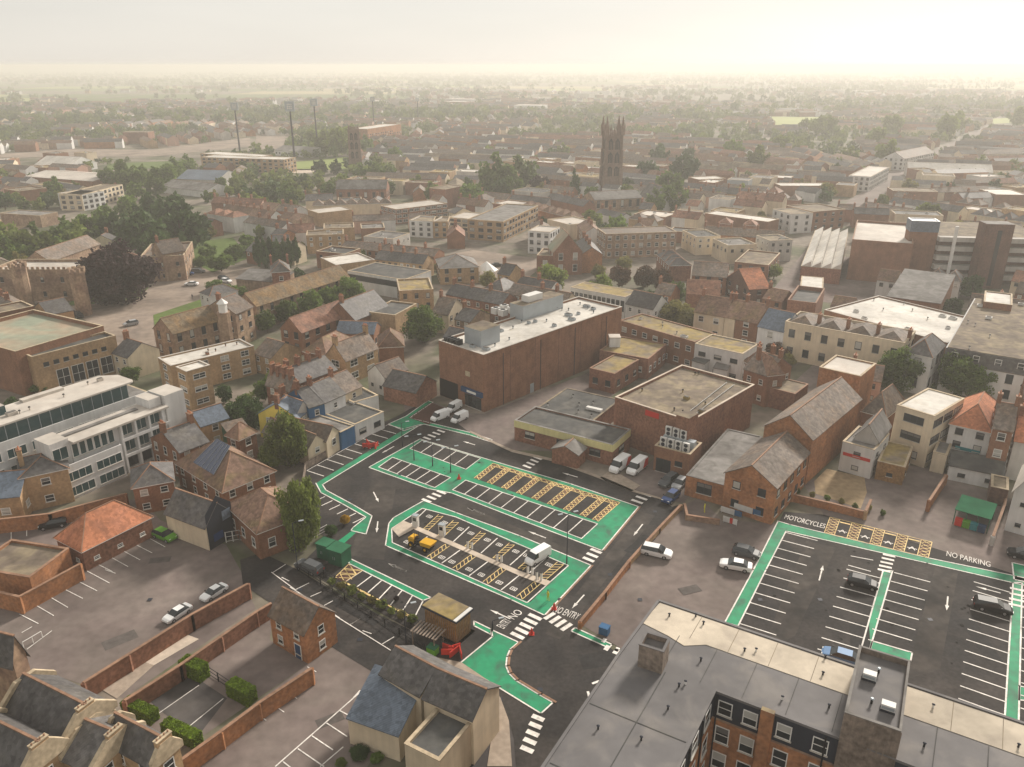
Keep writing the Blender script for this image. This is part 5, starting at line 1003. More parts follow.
B('white_town_block','tall white rendered block with brown flank beside the high street', z(16,95,660),z(16,180,655),14, 8,'flat',0,'render_white','felt_brown',3,'dark',w=1.2,wh=1.4,sp=4,par=.4)
B('brown_town_block','brown brick block joined to the tall white one', z(16,182,650),z(16,310,640),18, 8,'flat',0,'brick_brown','felt_brown',3,'dark',w=1.2,wh=1.4,sp=4,par=.4)
B('white_terrace_house','white rendered terrace stepping up behind the pale long roof', z(16,545,435),z(16,665,410),14, 8,'gable',4,'render_white','slate_brown',3,'dark',w=1.2,wh=1.6,sp=3.6)
B('glass_roofed_arcade','long pale green glazed arcade roof with blue arched end at the far right', z(16,560,478),z(16,900,490),18, 5,'gable',4,'render_grey','membrane_white',1,win=None,cat='arcade')
B('white_high_street_shop','white and teal shop front along the high street', z(16,410,510),z(16,485,470),12, 8,'flat',0,'render_white','felt_pale',3,'dark',w=1.2,wh=1.6,sp=3,par=.4)
for (t_,a_,b_,d_,h_,wl,rf__,lab) in ((16,(50,545),(250,545),12,6,'brick_brown','membrane_white','long white roof strip left of the high street'),(16,(0,510),(90,515),12,6,'brick_brown','membrane_white','short white roof left of the long white strip'),(15,(745,520),(855,515),12,6,'brick_brown','membrane_white','white flat-roofed block right of the church trees'),(15,(860,520),(945,525),12,8,'metal_grey','felt_grey','grey clad block right of the church trees'),(16,(910,580),(1040,582),20,6,'brick_brown','membrane_white','white edged long roof at the right edge'),(16,(500,565),(680,570),14,6,'brick_brown','felt_brown','brown roof with white fascia behind the cinema'),(15,(770,655),(1023,690),10,6,'brick_brown','membrane_white','long white curving fascia roof beyond the stone offices'),(16,(270,540),(345,545),12,6,'brick_tan','felt_grey','grey roofed block beside the high street'),(13,(0,655),(160,665),10,5,'stone','felt_grey','long low pale roof at the left edge'),(14,(250,655),(385,640),12,6,'brick_tan','felt_pale','pale roofed block among trees left of centre')):
    B('flat_roofed_block',lab,z(t_,*a_),z(t_,*b_),d_,h_,'flat',0,wl,rf__,2,'dark' if h_>9 else None,w=1.4,wh=1.4,sp=4,par=.3)

# church towers
def church_tower(px0, px1, topy, basey, label, mt='stone_tower', spires=True, name='church_tower'):
    a_ = at((px0,basey),0); b_ = at((px1,basey),0); w = (b_-a_).length*.80; cx, cy = (a_.x+b_.x)/2, a_.y+w/2; h = H(((px0+px1)/2, topy), basey)
    root = thing(name, label, 'church tower', (cx,cy,0), R(8)); mb = MB(); hw = w/2-.5
    mb.box(-hw,-hw,0,hw,hw,h,mt); 
    for k in range(1,4): mb.box(-hw-.25,-hw-.25,h*k/4-.3,hw+.25,hw+.25,h*k/4+.3,mt)
    mb.build('tower_wall', root)
    mb = MB()
    for sx in (-1,1):
        for sy in (-1,1):
            for k,(e_,zz) in enumerate(((1.0,.45),(.75,.75),(.5,1.0))):
                x, y = sx*(hw+e_*.12), sy*(hw+e_*.12); mb.box(x-e_,y-e_,0,x+e_,y+e_,h*zz+.3*k,mt)
    mb.build('buttress_row', root)
    for side in range(4):
        for k in range(3):
            for q_ in (-1,1):
                m2 = MB(); ww = w*.13; m2.box(-ww,-.1,0,ww,.06,h*.13,'black'); m2.ext([(-ww,h*.13),(ww,h*.13),(0,h*.13+ww*1.4)],-.1,.06,'y','black')
                for v_ in (-.33,.33): m2.box(ww*v_-.12,-.16,0,ww*v_+.12,-.101,h*.13,mt)
                m2.build('louvred_opening', root).matrix_local = Matrix.Rotation(side*math.pi/2,4,'Z') @ Matrix.Translation((q_*w*.2,-hw-.02,h*(.33+.22*k)))
    mb = MB(); n_ = 7
    for side in range(4):
        for i in range(n_):
            m_ = Matrix.Rotation(side*math.pi/2,4,'Z'); t = -hw+2*hw*(i+.25)/n_
            b0 = len(mb.v); mb.box(t,-hw-.3,h,t+hw*.17,-hw+.2,h+2.2,mt); mb.v[b0:] = [tuple(m_ @ Vector(q_)) for q_ in mb.v[b0:]]
    mb.build('battlements', root)
    if spires:
        for sx in (-1,1):
            for sy in (-1,1):
                mb = MB(); mb.box(-.95,-.95,0,.95,.95,5.0,mt); mb.tube((0,0,5.0),(0,0,10.2),.9,.08,mt,8)
                for ax in (-1,1):
                    for ay in (-1,1): mb.tube((ax*.95,ay*.95,2.5),(ax*.95,ay*.95,6.4),.22,.03,mt,5)
                mb.build('pinnacle', root, (sx*(hw+.2),sy*(hw+.2),h))
        for sx, sy in ((0,-1),(0,1),(1,0),(-1,0)):
            mb = MB(); mb.box(-.4,-.4,0,.4,.4,3,mt); mb.tube((0,0,3),(0,0,5.6),.4,.05,mt,6); mb.build('pinnacle', root, (sx*hw,sy*hw,h))
    else:
        for sx in (-1,1):
            for sy in (-1,1): mb = MB(); mb.tube((0,0,0),(0,0,3.5),.5,.06,mt,6); mb.build('pinnacle', root, (sx*hw,sy*hw,h))
    RECTS.append((cx,cy,w,cx-w/2,cy-w/2,1,0,0,1,w,w)); return root
church_tower(600.5,621.5,135.5,196,'very tall reddish stone church tower with a crown of pinnacles, centre of the skyline')
church_tower(348.5,362,130.5,172,'shorter red sandstone church tower in front of the cricket ground', spires=False)
B('church_nave','long church nave with pale lead roof beside the tall tower', z(15,330,600),z(15,520,590),14, 6,'gable',3,'stone','felt_grey',1,'dark',w=1.4,wh=3.5,sp=4,cat='church')
B('church_nave','grey roofed church nave beside the shorter tower', z(14,320,555),z(14,520,555),12, 7,'gable',4,'brick_red','felt_grey',1,'dark',w=1.4,wh=3,sp=4,cat='church')
# floodlight masts of the cricket ground
def mast(px, topy, basey, label):
    g_ = at((px,basey),0); h = H((px,topy),basey); root = thing('floodlight_mast', label, 'floodlight', (g_.x,g_.y,0), 0, 'cricket floodlights'); mb = MB(); mb.tube((0,0,0),(0,0,h*.86),.8,.55,'frame_dark',8); mb.build('pole', root)
    mb = MB(); R_ = h*.075; mb.box(-R_,-.3,h*.86,R_,.3,h*.86+R_*2,'metal_grey'); mb.build('lamp_head', root)
    for i in range(-1,2):
        for j in range(-1,2):
            if i*i+j*j < 7: m2 = MB(); m2.tube((i*R_*.38,-.5,h*.86+R_+j*R_*.38),(i*R_*.38,-.8,h*.86+R_+j*R_*.38),R_*.15,R_*.17,'metal_pale',8); m2.build('floodlamp', root)
for px_,ty,by,lab in ((z(14,158,0)[0],102,168,'nearest tall floodlight mast, left of the cricket pitch'),(z(14,247,0)[0],99,150,'second floodlight mast, behind the left end of the pitch'),(z(14,472,0)[0],97,128,'floodlight mast beyond the short red church tower'),(z(14,648,0)[0],98,121,'slim dark floodlight mast right of the brick hotel'),(z(13,960,0)[0],103,154,'floodlight mast leaning by the pale riverside offices')): mast(px_,ty,by,lab)

# ---- terrace roofs at the lower left
def townhouse(label, A, Bp, dep, h, rise, roof='hip'):
    r_,w_,rf_,L_,D_ = B('terraced_town_house', label, A, Bp, dep, h, roof, rise, 'brick_tan', 'slate', 3, 'white', ch=0, cat='house', cop='coping', w=1, wh=1.4, sp=3, ridge='metal_pale')
    for s_ in (0,1):
        mb = MB(); x = s_*L_; mb.ext([(-.3,h-.3),(D_+.3,h-.3),(D_+.3,h+.4),(D_*.7,h+rise*.75+.35),(D_*.3,h+rise*.75+.35),(-.3,h+.4)], x-.25, x+.2, 'x', 'coping'); mb.build('party_wall', r_)
        
        if s_: m8 = MB(); m8.box(-.25,-.8,-1.5,.25,.8,.35,'brick_tan'); m8.box(-.3,-.85,.352,.3,.85,.45,'coping'); [m8.tube((0,-.6+.4*k_,.45),(0,-.6+.4*k_,.65),.09,.08,'coping_brick',6) for k_ in range(4)]; m8.build('chimney', rf_, (x-.1,D_*.5,h+rise*.6+.6))
    return r_
hh = 10.0
v1_ = (at(z(27,250,180),hh)-at(z(27,630,365),hh))
townhouse('slate-roofed town house nearest the paved path, lower left corner', z(27,20,420),z(27,390,620),z(27,640,370),hh,2.2,'gable')
townhouse('slate-roofed town house cut by the lower left edge, with pale lead ridge', z(27,-250,640),z(27,130,840),z(27,390,620),hh,2.2,'gable')
townhouse('slate-roofed town house beside the small green hedges, lower left', z(27,640,600),z(27,930,760),z(27,1010,590),hh-1,1.9,'gable')
townhouse('slate-roofed town house with white dormer cheeks at the bottom edge', z(27,400,690),z(27,560,790),z(27,860,520),hh-1,1.9,'gable')
B('terraced_town_house','cream parapet town house in the far lower left corner', z(27,-120,80),z(27,75,130),z(27,180,75),hh,'gable',2.6,'stone','slate',3,win=None,ch=1,cat='house')
# boundary walls
wall_run('boundary_wall','long red brick wall between the two narrow private lots', [z(1,325,440),z(1,500,330),z(1,745,175),z(1,965,55)], 2.4,'brick_red')
wall_run('boundary_wall','red brick wall running beside the paved path to the coach house', [z(1,485,510),z(1,700,372),z(1,860,260),z(1,997,165),z(2,60,130)], 2.2,'brick_red')
wall_run('boundary_wall','brick wall with pale coping from the coach house to the lower left terrace', [z(1,700,745),z(1,860,630),z(2,10,520),z(2,215,385)], 2.3,'brick_orange')
wall_run('car_park_wall','low brick wall between main and worn car parks', [(580,622),(605,592),(629,561)], 1.1,'brick_orange')
wall_run('car_park_wall','low brick wall continuing up to the parked blue car', [(629,561),(659,528),(681,505)], .9,'brick_tan')
wall_run('yard_wall','dark brick wall behind the motorcycle bays', [z(8,100,458),z(8,250,492),z(8,390,528)], 1.3,'brick_orange')
wall_run('yard_wall','short brick wall beside the steps of the sandy yard', [z(8,390,525),z(8,412,478)], 1.5,'brick_tan')
wall_run('yard_wall','brick wall dividing the two service yards below the white house', [z(8,645,482),z(8,712,380)], 2.0,'brick_orange')
wall_run('yard_wall','grey wall running down to the bin shelter', [z(8,900,625),z(8,945,500),z(8,955,440)], 1.6,'render_grey')
wall_run('yard_wall','curving brick wall in front of the white apartments', [z(5,-20,560),z(5,200,535),z(5,330,500),z(5,500,455)], 2.4,'brick_orange')
wall_run('yard_wall','long brick wall above the left-edge lot', [(-10,590),z(1,75,105),z(1,310,-22)], 2.6,'brick_orange')
wall_run('yard_wall','brick wall of the alley by the worn car park steps', [z(7,690,495),z(7,700,540),z(7,830,560)], .9,'stone')
fence('railing_fence','black railing along the street side of the planting bed', [(298,571),(345,601),(399.5,636),(425,652)], 1.2)
fence('railing_fence','dark fence between planting bed and yellow edged bays', [(324,577),(372,602),(424,631.5)], 1.2)
fence('white_railing','white railing beside the green cabinets', [(290,551),(327,531)], 1.1, post='frame_white')
fence('timber_fence','dark timber fence along the cream gabled shops', [(300,505),(306,470),(345,447)], 1.5, post='timber_grey', panel='timber_grey')
fence('hedge_railing','thin railing beside the striped dark yard', [z(1,800,400),z(1,905,470)], 1.3)
fence('security_fence','tall pale mesh gates near the coach house', [z(5,905,650),z(5,960,640),z(5,1020,680)], 1.8, post='metal_pale', step=1.0)
# ---------------------------------------------------------------- vehicles
VC = {}
def shell(st, glass_side, bodymat, key):
    """st: list of (x, half_w_low, half_w_belt, z_low, z_belt, z_roof, half_w_roof, type) ; type of the span to the next station: c cabin, w screen, b bonnet, p panel"""
    if key in VC: return VC[key]
    bd, gl = MB(), MB(); rings = []
    for (x,wl,wb,zl,zb,zr,wr,tp) in st:
        rings.append([(x,-wl,zl),(x,-wb,zl+(zb-zl)*.55),(x,-wb*.985,zb),(x,-wr,zr),(x,wr,zr),(x,wb*.985,zb),(x,wb,zl+(zb-zl)*.55),(x,wl,zl)])
    for i in range(len(st)-1):
        a, b, tp = rings[i], rings[i+1], st[i][7]
        for k in range(7):
            q = [a[k],a[k+1],b[k+1],b[k]]
            side = k in (2,4); top = k == 3
            if tp == 'c' and side: gl.face([(p[0],p[1],p[2]) for p in q],'glass')
            elif tp == 'w' and (side or top): gl.face(q,'glass')
            else: bd.face(q, bodymat)
        bd.face([a[7],a[0],b[0],b[7]],'black')
    bd.face(rings[0][::-1], bodymat); bd.face(rings[-1], bodymat)
    VC[key] = (bd.mesh('body'), gl.mesh('windows')); return VC[key]
ST = {
 'hatch': [(-2.0,.74,.80,.35,.85,.95,.70,'b'),(-1.95,.80,.86,.28,.92,1.15,.66,'w'),(-1.45,.82,.88,.22,.95,1.44,.60,'c'),(.25,.82,.88,.22,.95,1.46,.61,'w'),(1.05,.82,.88,.22,.92,.96,.74,'b'),(1.75,.80,.84,.25,.78,.82,.68,'b'),(2.02,.68,.74,.32,.60,.66,.60,'b')],
 'saloon': [(-2.25,.72,.80,.35,.80,.88,.66,'b'),(-2.15,.80,.86,.28,.90,.96,.70,'b'),(-1.65,.82,.89,.22,.94,.98,.70,'w'),(-1.0,.82,.89,.22,.95,1.40,.58,'c'),(.35,.82,.89,.22,.95,1.42,.60,'w'),(1.15,.82,.88,.22,.90,.95,.72,'b'),(1.95,.80,.84,.25,.78,.82,.68,'b'),(2.28,.66,.72,.32,.60,.66,.58,'b')],
 'estate': [(-2.3,.74,.82,.35,.90,1.05,.68,'b'),(-2.24,.82,.88,.28,.98,1.2,.66,'w'),(-1.95,.84,.90,.22,1.0,1.55,.62,'c'),(.35,.84,.90,.22,1.0,1.60,.63,'w'),(1.2,.84,.90,.22,.98,1.04,.74,'b'),(2.0,.82,.86,.25,.86,.90,.70,'b'),(2.3,.68,.74,.32,.62,.70,.60,'b')],
 'van': [(-2.7,.90,.95,.32,1.3,2.15,.82,'p'),(-2.6,.92,.98,.3,1.35,2.25,.86,'p'),(.75,.92,.98,.3,1.35,2.30,.86,'c'),(1.35,.92,.98,.3,1.32,2.22,.80,'w'),(2.0,.90,.95,.3,1.25,1.34,.82,'b'),(2.5,.86,.92,.3,.95,1.02,.80,'b'),(2.72,.78,.84,.34,.72,.80,.72,'b')],
}
def wheel_mesh(r=.32):
    k = ('wheel', r)
    if k not in VC:
        a, b = MB(), MB(); a.tube((0,-.11,0),(0,.11,0),r,r,'tyre',14); b.tube((0,-.12,0),(0,.12,0),r*.62,r*.62,'rim',10); VC[k] = (a.mesh('tyre'), b.mesh('rim'))
    return VC[k]
def car(nose, tail, colr, kind, label, cat='car', group='parked cars', z0=0.07, box=None, s=1.0):
    a, b = (at(nose,0), at(tail,0)) if not isinstance(nose, Vector) else (nose, tail); c = (a+b)/2; rz = math.atan2(a.y-b.y, a.x-b.x)
    st = ST[kind]; bd, gl = shell(st, True, 'car_'+colr, (kind, colr))
    t = thing('parked_van' if kind=='van' else 'parked_car', label, cat, (c.x,c.y,z0), rz, group); t.scale = (s,s,s)
    inst('body', bd, t); inst('windows', gl, t)
    wx = 1.75 if kind=='van' else 1.32; r = .35 if kind=='van' else .32; ty, ri = wheel_mesh(r); hw = .86 if kind=='van' else .78
    for sx in (-1,1):
        for sy in (-1,1): w = inst('wheel', ty, t, (sx*wx, sy*hw, r)); inst('rim', ri, w, (0, sy*.006, 0))
    xn = st[-1][0]-.08; zz = .86 if kind=='van' else .66
    if 'hl' not in VC: m_ = MB(); m_.box(-.06,-.15,-.07,.06,.15,.07,'lamp_glass'); VC['hl'] = m_.mesh('headlight'); m_ = MB(); m_.box(-.05,-.12,-.12,.05,.12,.12,'tail_red'); VC['tl'] = m_.mesh('tail_light')
    for sy in (-1,1): inst('headlight', VC['hl'], t, (xn, sy*.56, zz)); inst('tail_light', VC['tl'], t, (st[0][0]+.0, sy*.64, zz+.1))
    mb = MB(); 
    for sy in (-1,1): mb.box(.78 if kind!='van' else 1.7,sy*.94-.09,1.0 if kind!='van' else 1.35,.93 if kind!='van' else 1.82,sy*.94+.09,1.14 if kind!='van' else 1.65,'black')
    mb.build('mirror', t)
    if box:
        mb = MB()
        for sy in (-1,1): mb.ext([(-2.6,.5),(-.6,.5),(-1.4,2.1),(-2.6,2.1)], sy*.985-.012, sy*.985+.012, 'y', box)
        mb.build('red_side_panel', t)
    t['_d'] = (5,2,2); return t
car(z(7,630,712),z(7,525,688),'white','estate','white estate car parked by the low wall of the worn car park')
car(z(7,832,742),z(7,955,765),'white','saloon','white saloon car parked beside the long green walkway')
car(z(7,978,712),z(7,893,690),'grey','hatch','dark grey hatchback parked just behind the white saloon')
car(z(7,612,498),z(7,655,462),'blue','hatch','blue car parked at the end of the low wall')
car(z(7,600,432),z(7,648,398),'grey','estate','dark grey car parked in the forecourt left of the silver one')
car(z(7,648,448),z(7,690,405),'silver','hatch','silver car parked in the forecourt beside the brick building')
car(z(7,388,388),z(7,470,325),'white','van','white van with red rear sides, left of the pair in the forecourt','van','delivery vans',box='red',s=.95)
car(z(7,455,398),z(7,540,330),'white','van','white van with red rear sides, right of the pair in the forecourt','van','delivery vans',box='red',s=.95)
car(z(24,205,265),z(24,345,180),'white','van','white van parked nose-in at the charging bays','van',s=.80)
car(z(6,702,170),z(6,768,145),'white','van','white van nearest the bays of the three by the store entrance','van','vans by the store',z0=.1,s=.76)
car(z(6,785,178),z(6,842,150),'white','van','white van on the right of the three by the store entrance','van','vans by the store',z0=.1,s=.76)
car(z(6,768,135),z(6,815,108),'white','van','white van furthest back of the three by the store entrance','van','vans by the store',z0=.1,s=.76)
car(z(4,428,78),z(4,305,48),'black','hatch','black car in the bays left of the middle green strip')
car(z(4,940,172),z(4,805,142),'black','estate','black car in the bays left of the right green strip')
car(z(4,222,335),z(4,325,365),'lightblue','hatch','light blue car half hidden behind the hotel roof')
car(z(8,985,705),z(8,1060,722),'black','estate','dark car cut by the right edge beside the no parking lettering')
car(z(5,700,650),z(5,622,618),'green','hatch','bright green car beside the cream walled shop')
car(z(5,188,592),z(5,240,582),'black','hatch','black car parked below the white apartments')
car(z(1,645,212),z(1,740,150),'white','saloon','white car parked along the brick wall, nearer the hedges',z0=.03,s=.86)
car(z(1,788,128),z(1,880,70),'white','saloon','white car parked along the brick wall, nearer the coach house',z0=.03,s=.86)
car(z(25,60,262),z(25,225,330),'grey','estate','dark grey car parked behind the railings below the willow')
car(z(9,505,425),z(9,542,418),'silver','hatch','silver car alone in the open castle green car park')
car(z(9,745,262),z(9,787,262),'white','saloon','white car on the road beyond the castle green')
car(z(9,740,228),z(9,702,230),'black','estate','dark car parked against the castle wall, leftmost of the row')
car(z(9,765,220),z(9,738,222),'blue','hatch','blue car second in the row against the castle wall')
car(z(9,812,212),z(9,775,212),'grey','estate','grey car at the end of the row by the castle')
car(z(9,912,242),z(9,876,236),'black','hatch','black car parked beside the grey shed roof')
car(z(9,920,252),z(9,890,248),'white','hatch','white car just in front of the black one by the grey shed')
car(z(9,330,398),z(9,300,380),'black','estate','black car right of the tan gable end')
car(z(9,300,385),z(9,275,372),'black','hatch','black car tucked behind the other beside the tan gable')
car(z(9,508,545),z(9,538,530),'white','van','white van by the theatre corner bushes','van')
car(z(10,985,185),z(10,942,187),'black','saloon','dark car crossing the town square')
car(z(14,1010,0+730),z(14,985,735),'white','hatch','small white car in front of the cream offices') if False else None
for i,(x,y,c_) in enumerate(((880,470,'white'),(845,462,'white'))): pass

d0_ = at((602,551),0)-at((368,467),0); base_dir = math.atan2(d0_.y,d0_.x)
# ---------------------------------------------------------------- street furniture and small structures
def lamp(p, h, label, head=2):
    g_ = at(p,0); t = thing('street_lamp', label, 'street lamp', (g_.x,g_.y,.06), R(20), 'lamp posts'); mb = MB(); mb.tube((0,0,0),(0,0,1.2),.11,.1,'frame_dark'); mb.tube((0,0,1.2),(0,0,h),.07,.05,'frame_dark'); mb.build('post', t)
    for s in ((1,-1) if head==2 else (1,)): mb = MB(); mb.tube((0,0,h-.1),(s*.9,0,h+.1),.04,.04,'frame_dark',6); mb.box(s*1.2-.35,-.14,h+.06,s*1.2+.35,.14,h+.16,'metal_grey'); mb.build('lamp_head', t)
lamp(z(24,487,250), 8.5, 'tall dark lamp post at the corner of the charging island'); lamp(z(2,585,292), 6, 'lamp post between the street bays and the planting bed',1)
lamp((298,571), 8, 'lamp post rising in front of the willow tree',1)
for p,l in ((z(6,632,322),'lamp post on the green walkway, leftmost of the three'),(z(6,706,345),'lamp post on the green walkway, middle of the three'),(z(6,778,370),'lamp post on the green walkway, rightmost of the three')): lamp(p, 5, l)
lamp(z(21,822,342), 5, 'thin lamp post at the upper corner of the green island',1); lamp(z(26,530,300),1.6,'short post at the end of the small green strip',1)
def charger(p, label, big=True):
    g_ = at(p,0); t = thing('charging_post', label, 'charger', (g_.x,g_.y,.12), R(-25), 'electric car chargers'); mb = MB()
    if big: mb.box(-.45,-.35,0,.45,.35,2.0,'frame_white'); mb.box(-.3,-.37,1.1,.3,-.352,1.7,'glass'); mb.box(-.5,-.4,2.002,.5,.4,2.08,'metal_grey')
    else:
        for s in (-.35,.35): mb.box(s-.14,-.12,0,s+.14,.12,1.25,'frame_white'); mb.box(s-.15,-.13,1.252,s+.15,.13,1.32,'black')
    mb.build('cabinet', t); mb = MB(); mb.tube((.5 if big else .1,-.3,1.2),(.6 if big else .1,-.5,.3),.03,.03,'black',5); mb.build('cable', t)
charger(z(23,262,232),'white rapid charger cabinet at the left end of the pale path'); charger(z(23,455,300),'white rapid charger cabinet halfway along the hatched bays')
for p,l in ((z(23,657,395),'pair of low white chargers in the middle of the path'),(z(23,872,490),'pair of low white chargers third along the path'),(z(24,220,325),'pair of low white chargers by the parked van'),(z(24,285,368),'low charger at the right end of the pale path')): charger(p,l,False)
def cabinet(a, b, dep, h, label):
    P,u,n,L,D = place(a,b,dep,0); t = thing('equipment_cabinet',label,'cabinet',(P.x,P.y,.06),math.atan2(u.y,u.x),'green cabinets'); mb = MB(); mb.box(0,0,0,L,D,h,'green_box'); t.scale = (.85,.85,.8); mb.build('housing',t); mb = MB(); mb.box(-.15,-.15,h+.002,L+.15,D+.15,h+.18,'green_roof'); mb.build('lid',t)
    for i in range(2): mb = MB(); mb.box(L*(.08+.46*i),-.05,.15,L*(.46+.46*i),-.005,h-.2,'green_box'); mb.box(L*(.4+.12*i)-.03,-.09,h*.4,L*(.4+.12*i)+.03,-.052,h*.6,'metal_grey'); mb.build('door',t)
cabinet(z(25,200,205),z(25,290,235),2.2,3.0,'dark green equipment cabinet further from the bays, below the willow'); cabinet(z(25,280,245),z(25,400,285),2.6,3.0,'larger dark green equipment cabinet next to the hatched bay')
# timber kiosk
P,u,n,L,D = place(z(26,5,112),z(26,265,240),z(26,410,142),3.6); root = thing('timber_kiosk','timber clad square kiosk with brown sedum roof beside the exit road','kiosk',(P.x,P.y,.06),math.atan2(u.y,u.x))
mb = MB(); mb.box(.35,.35,0,L-.35,D-.35,3.3,'timber_clad'); nb=int(L/.35)
for i in range(nb): mb.box(.35+i*(L-.7)/nb,.31,0.05,.35+i*(L-.7)/nb+.05,.348,3.25,'timber_grey')
for i in range(int(D/.35)): yy=.35+i*(D-.7)/int(D/.35); mb.box(L-.348,yy,0.05,L-.31,yy+.05,3.25,'timber_grey')
mb.build('wall',root); mb = MB(); mb.box(.1,.1,-.05,L-.1,D-.1,-.002,'paving_pale'); mb.box(-.1,-.1,-.05,L+.1,D+.1,.0,'paving_pale'); mb.build('plinth',root)
mb = MB(); mb.box(0,0,3.302,L,D,3.5,'frame_dark'); mb.box(.12,.12,3.502,L-.7,D-.12,3.56,'felt_moss'); mb.box(L-.6,.1,3.502,L-.1,D-.1,3.58,'metal_pale'); mb.build('roof',root)
# bin shelter
P,u,n,L,D = place(z(8,750,515),z(8,890,555),z(8,905,497),2.7); root = thing('bin_shelter','green roofed bin shelter with coloured bins in the service yard','shelter',(P.x,P.y,.02),math.atan2(u.y,u.x))
mb = MB(); mb.ext([(-.1,2.55),(D+.1,2.75),(D+.1,2.85),(-.1,2.65)],-.1,L+.1,'x','green_roof'); mb.build('roof',root)
for x in (0,L*.33,L*.66,L-.12):
    mb = MB(); mb.box(x,0,0,x+.12,.12,2.5,'green_box'); mb.box(x,D-.12,0,x+.12,D,2.6,'green_box'); mb.build('post',root)
mb = MB(); mb.box(.1,D-.1,0,L-.1,D-.05,2.3,'green_box'); mb.build('back_panel',root)
for i,(c_,nm) in enumerate((('red','red'),('car_green','green'),('teal','teal'),('render_navy','navy'))):
    x = .4+i*(L-1.2)/3.4; w_ = P+u.to_3d()*(x+.4)+n.to_3d()*(-.15); t = thing('wheeled_bin',f'{nm} wheeled bin under the green roofed shelter','bin',(w_.x,w_.y,.03),math.atan2(u.y,u.x),'wheeled bins')
    mb = MB(); mb.box(-.5,-.4,.12,.5,.4,1.15,c_); mb.build('tub',t); mb = MB(); mb.ext([(-.45,1.16),(.45,1.22),(.45,1.3),(-.45,1.24)],-.53,.53,'x',c_); mb.build('lid',t)
    for sx in (-1,1): mb = MB(); mb.tube((sx*.4-.04,.3,.1),(sx*.4+.04,.3,.1),.1,.1,'tyre',8); mb.build('wheel',t)
for p,c_,nm in ((z(26,95,470),'car_green','bright green wheeled bin beside the timber kiosk'),(z(24,762,760),'render_blue','blue box at the corner of the worn car park')):
    v=at(p,0); t=thing('wheeled_bin',nm,'bin',(v.x,v.y,.06),R(-30),'wheeled bins'); mb=MB(); mb.box(-.6,-.5,.1,.6,.5,1.1,c_); mb.build('tub',t); mb=MB(); mb.box(-.63,-.53,1.102,.63,.53,1.2,'green_roof' if c_=='car_green' else c_); mb.build('lid',t)
v=at(z(26,250,480),0); t=thing('road_barriers','cluster of red plastic barriers between kiosk and curved pavement','barriers',(v.x,v.y,.07),0)
for i in range(5): mb=MB(); mb.box(-.8,-.06,.1,.8,.06,.95,'red'); o=mb.build('barrier_panel',t,((i%3-1)*.8,(i//3)*.8,0)); o.rotation_euler=(0,0,i*.9)
v=at(z(26,60,400),0); t=thing('timber_pergola','small weathered slatted canopy beside the timber kiosk','canopy',(v.x,v.y,.05),R(-28)); mb=MB()
for i in range(9): mb.box(-1.8+i*.45,-1.2,2.2,-1.6+i*.45,1.2,2.3,'timber_grey')
mb.build('slatted_top',t)
for sx in (-1,1):
    for sy in (-1,1): mb=MB(); mb.box(sx*1.6-.06,sy*1-.06,0,sx*1.6+.06,sy*1+.06,2.19,'timber_grey'); mb.build('post',t)
for p,lab in ((z(26,815,325),'orange traffic cones and barrier beside the zebra stripes'),(z(24,395,580),'small orange cone at the corner of the charging island'),(z(22,212,358),'orange marker on the green walkway between the bay blocks')):
    v=at(p,0); mb=MB(); mb.box(-.35,-.35,.09,.35,.35,.14,'red'); mb.tube((0,0,.14),(0,0,1.0),.28,.08,'red',10); mb.tube((0,0,.45),(0,0,.6),.2,.17,'frame_white',10); o=mb.build('traffic_cone',None,(v.x,v.y,0)); tag(o,lab,'cone','traffic cones')
v=at(z(4,485,80*3.894 if False else 312),0)
for i,(p,lab) in enumerate(((z(1,130,285),'white pipe railing at the corner of the left lot'),)):
    v=at(p,0); mb=MB(); mb.tube((-1.2,0,1),(1.2,0,1),.05,.05,'frame_white',6)
    for k in (-1.2,0,1.2): mb.tube((k,0,0),(k,0,1),.05,.05,'frame_white',6)
    o=mb.build('pipe_railing',None,v); o.rotation_euler=(0,0,R(60)); tag(o,lab,'railing')
for p_,c_,lab_ in ((z(7,880,545),'render_blue','blue and white banner board on the low wall before the gabled hall'),(z(7,890,585),'red','white banner with a red panel facing the worn car park')):
    v = at(p_,0); t = thing('banner_board',lab_,'banner',(v.x,v.y,.03),base_dir); mb = MB(); mb.box(-2.0,-.04,.3,.3,.04,1.25,'render_white'); mb.box(.302 if c_!='red' else -.9,-.05,.3,1.5 if c_!='red' else -.4,.05,1.25,c_); mb.build('panel',t)
    for sx in (-1.9,.2): mb = MB(); mb.box(sx-.04,.042,0,sx+.04,.1,1.2,'metal_grey'); mb.build('post',t)
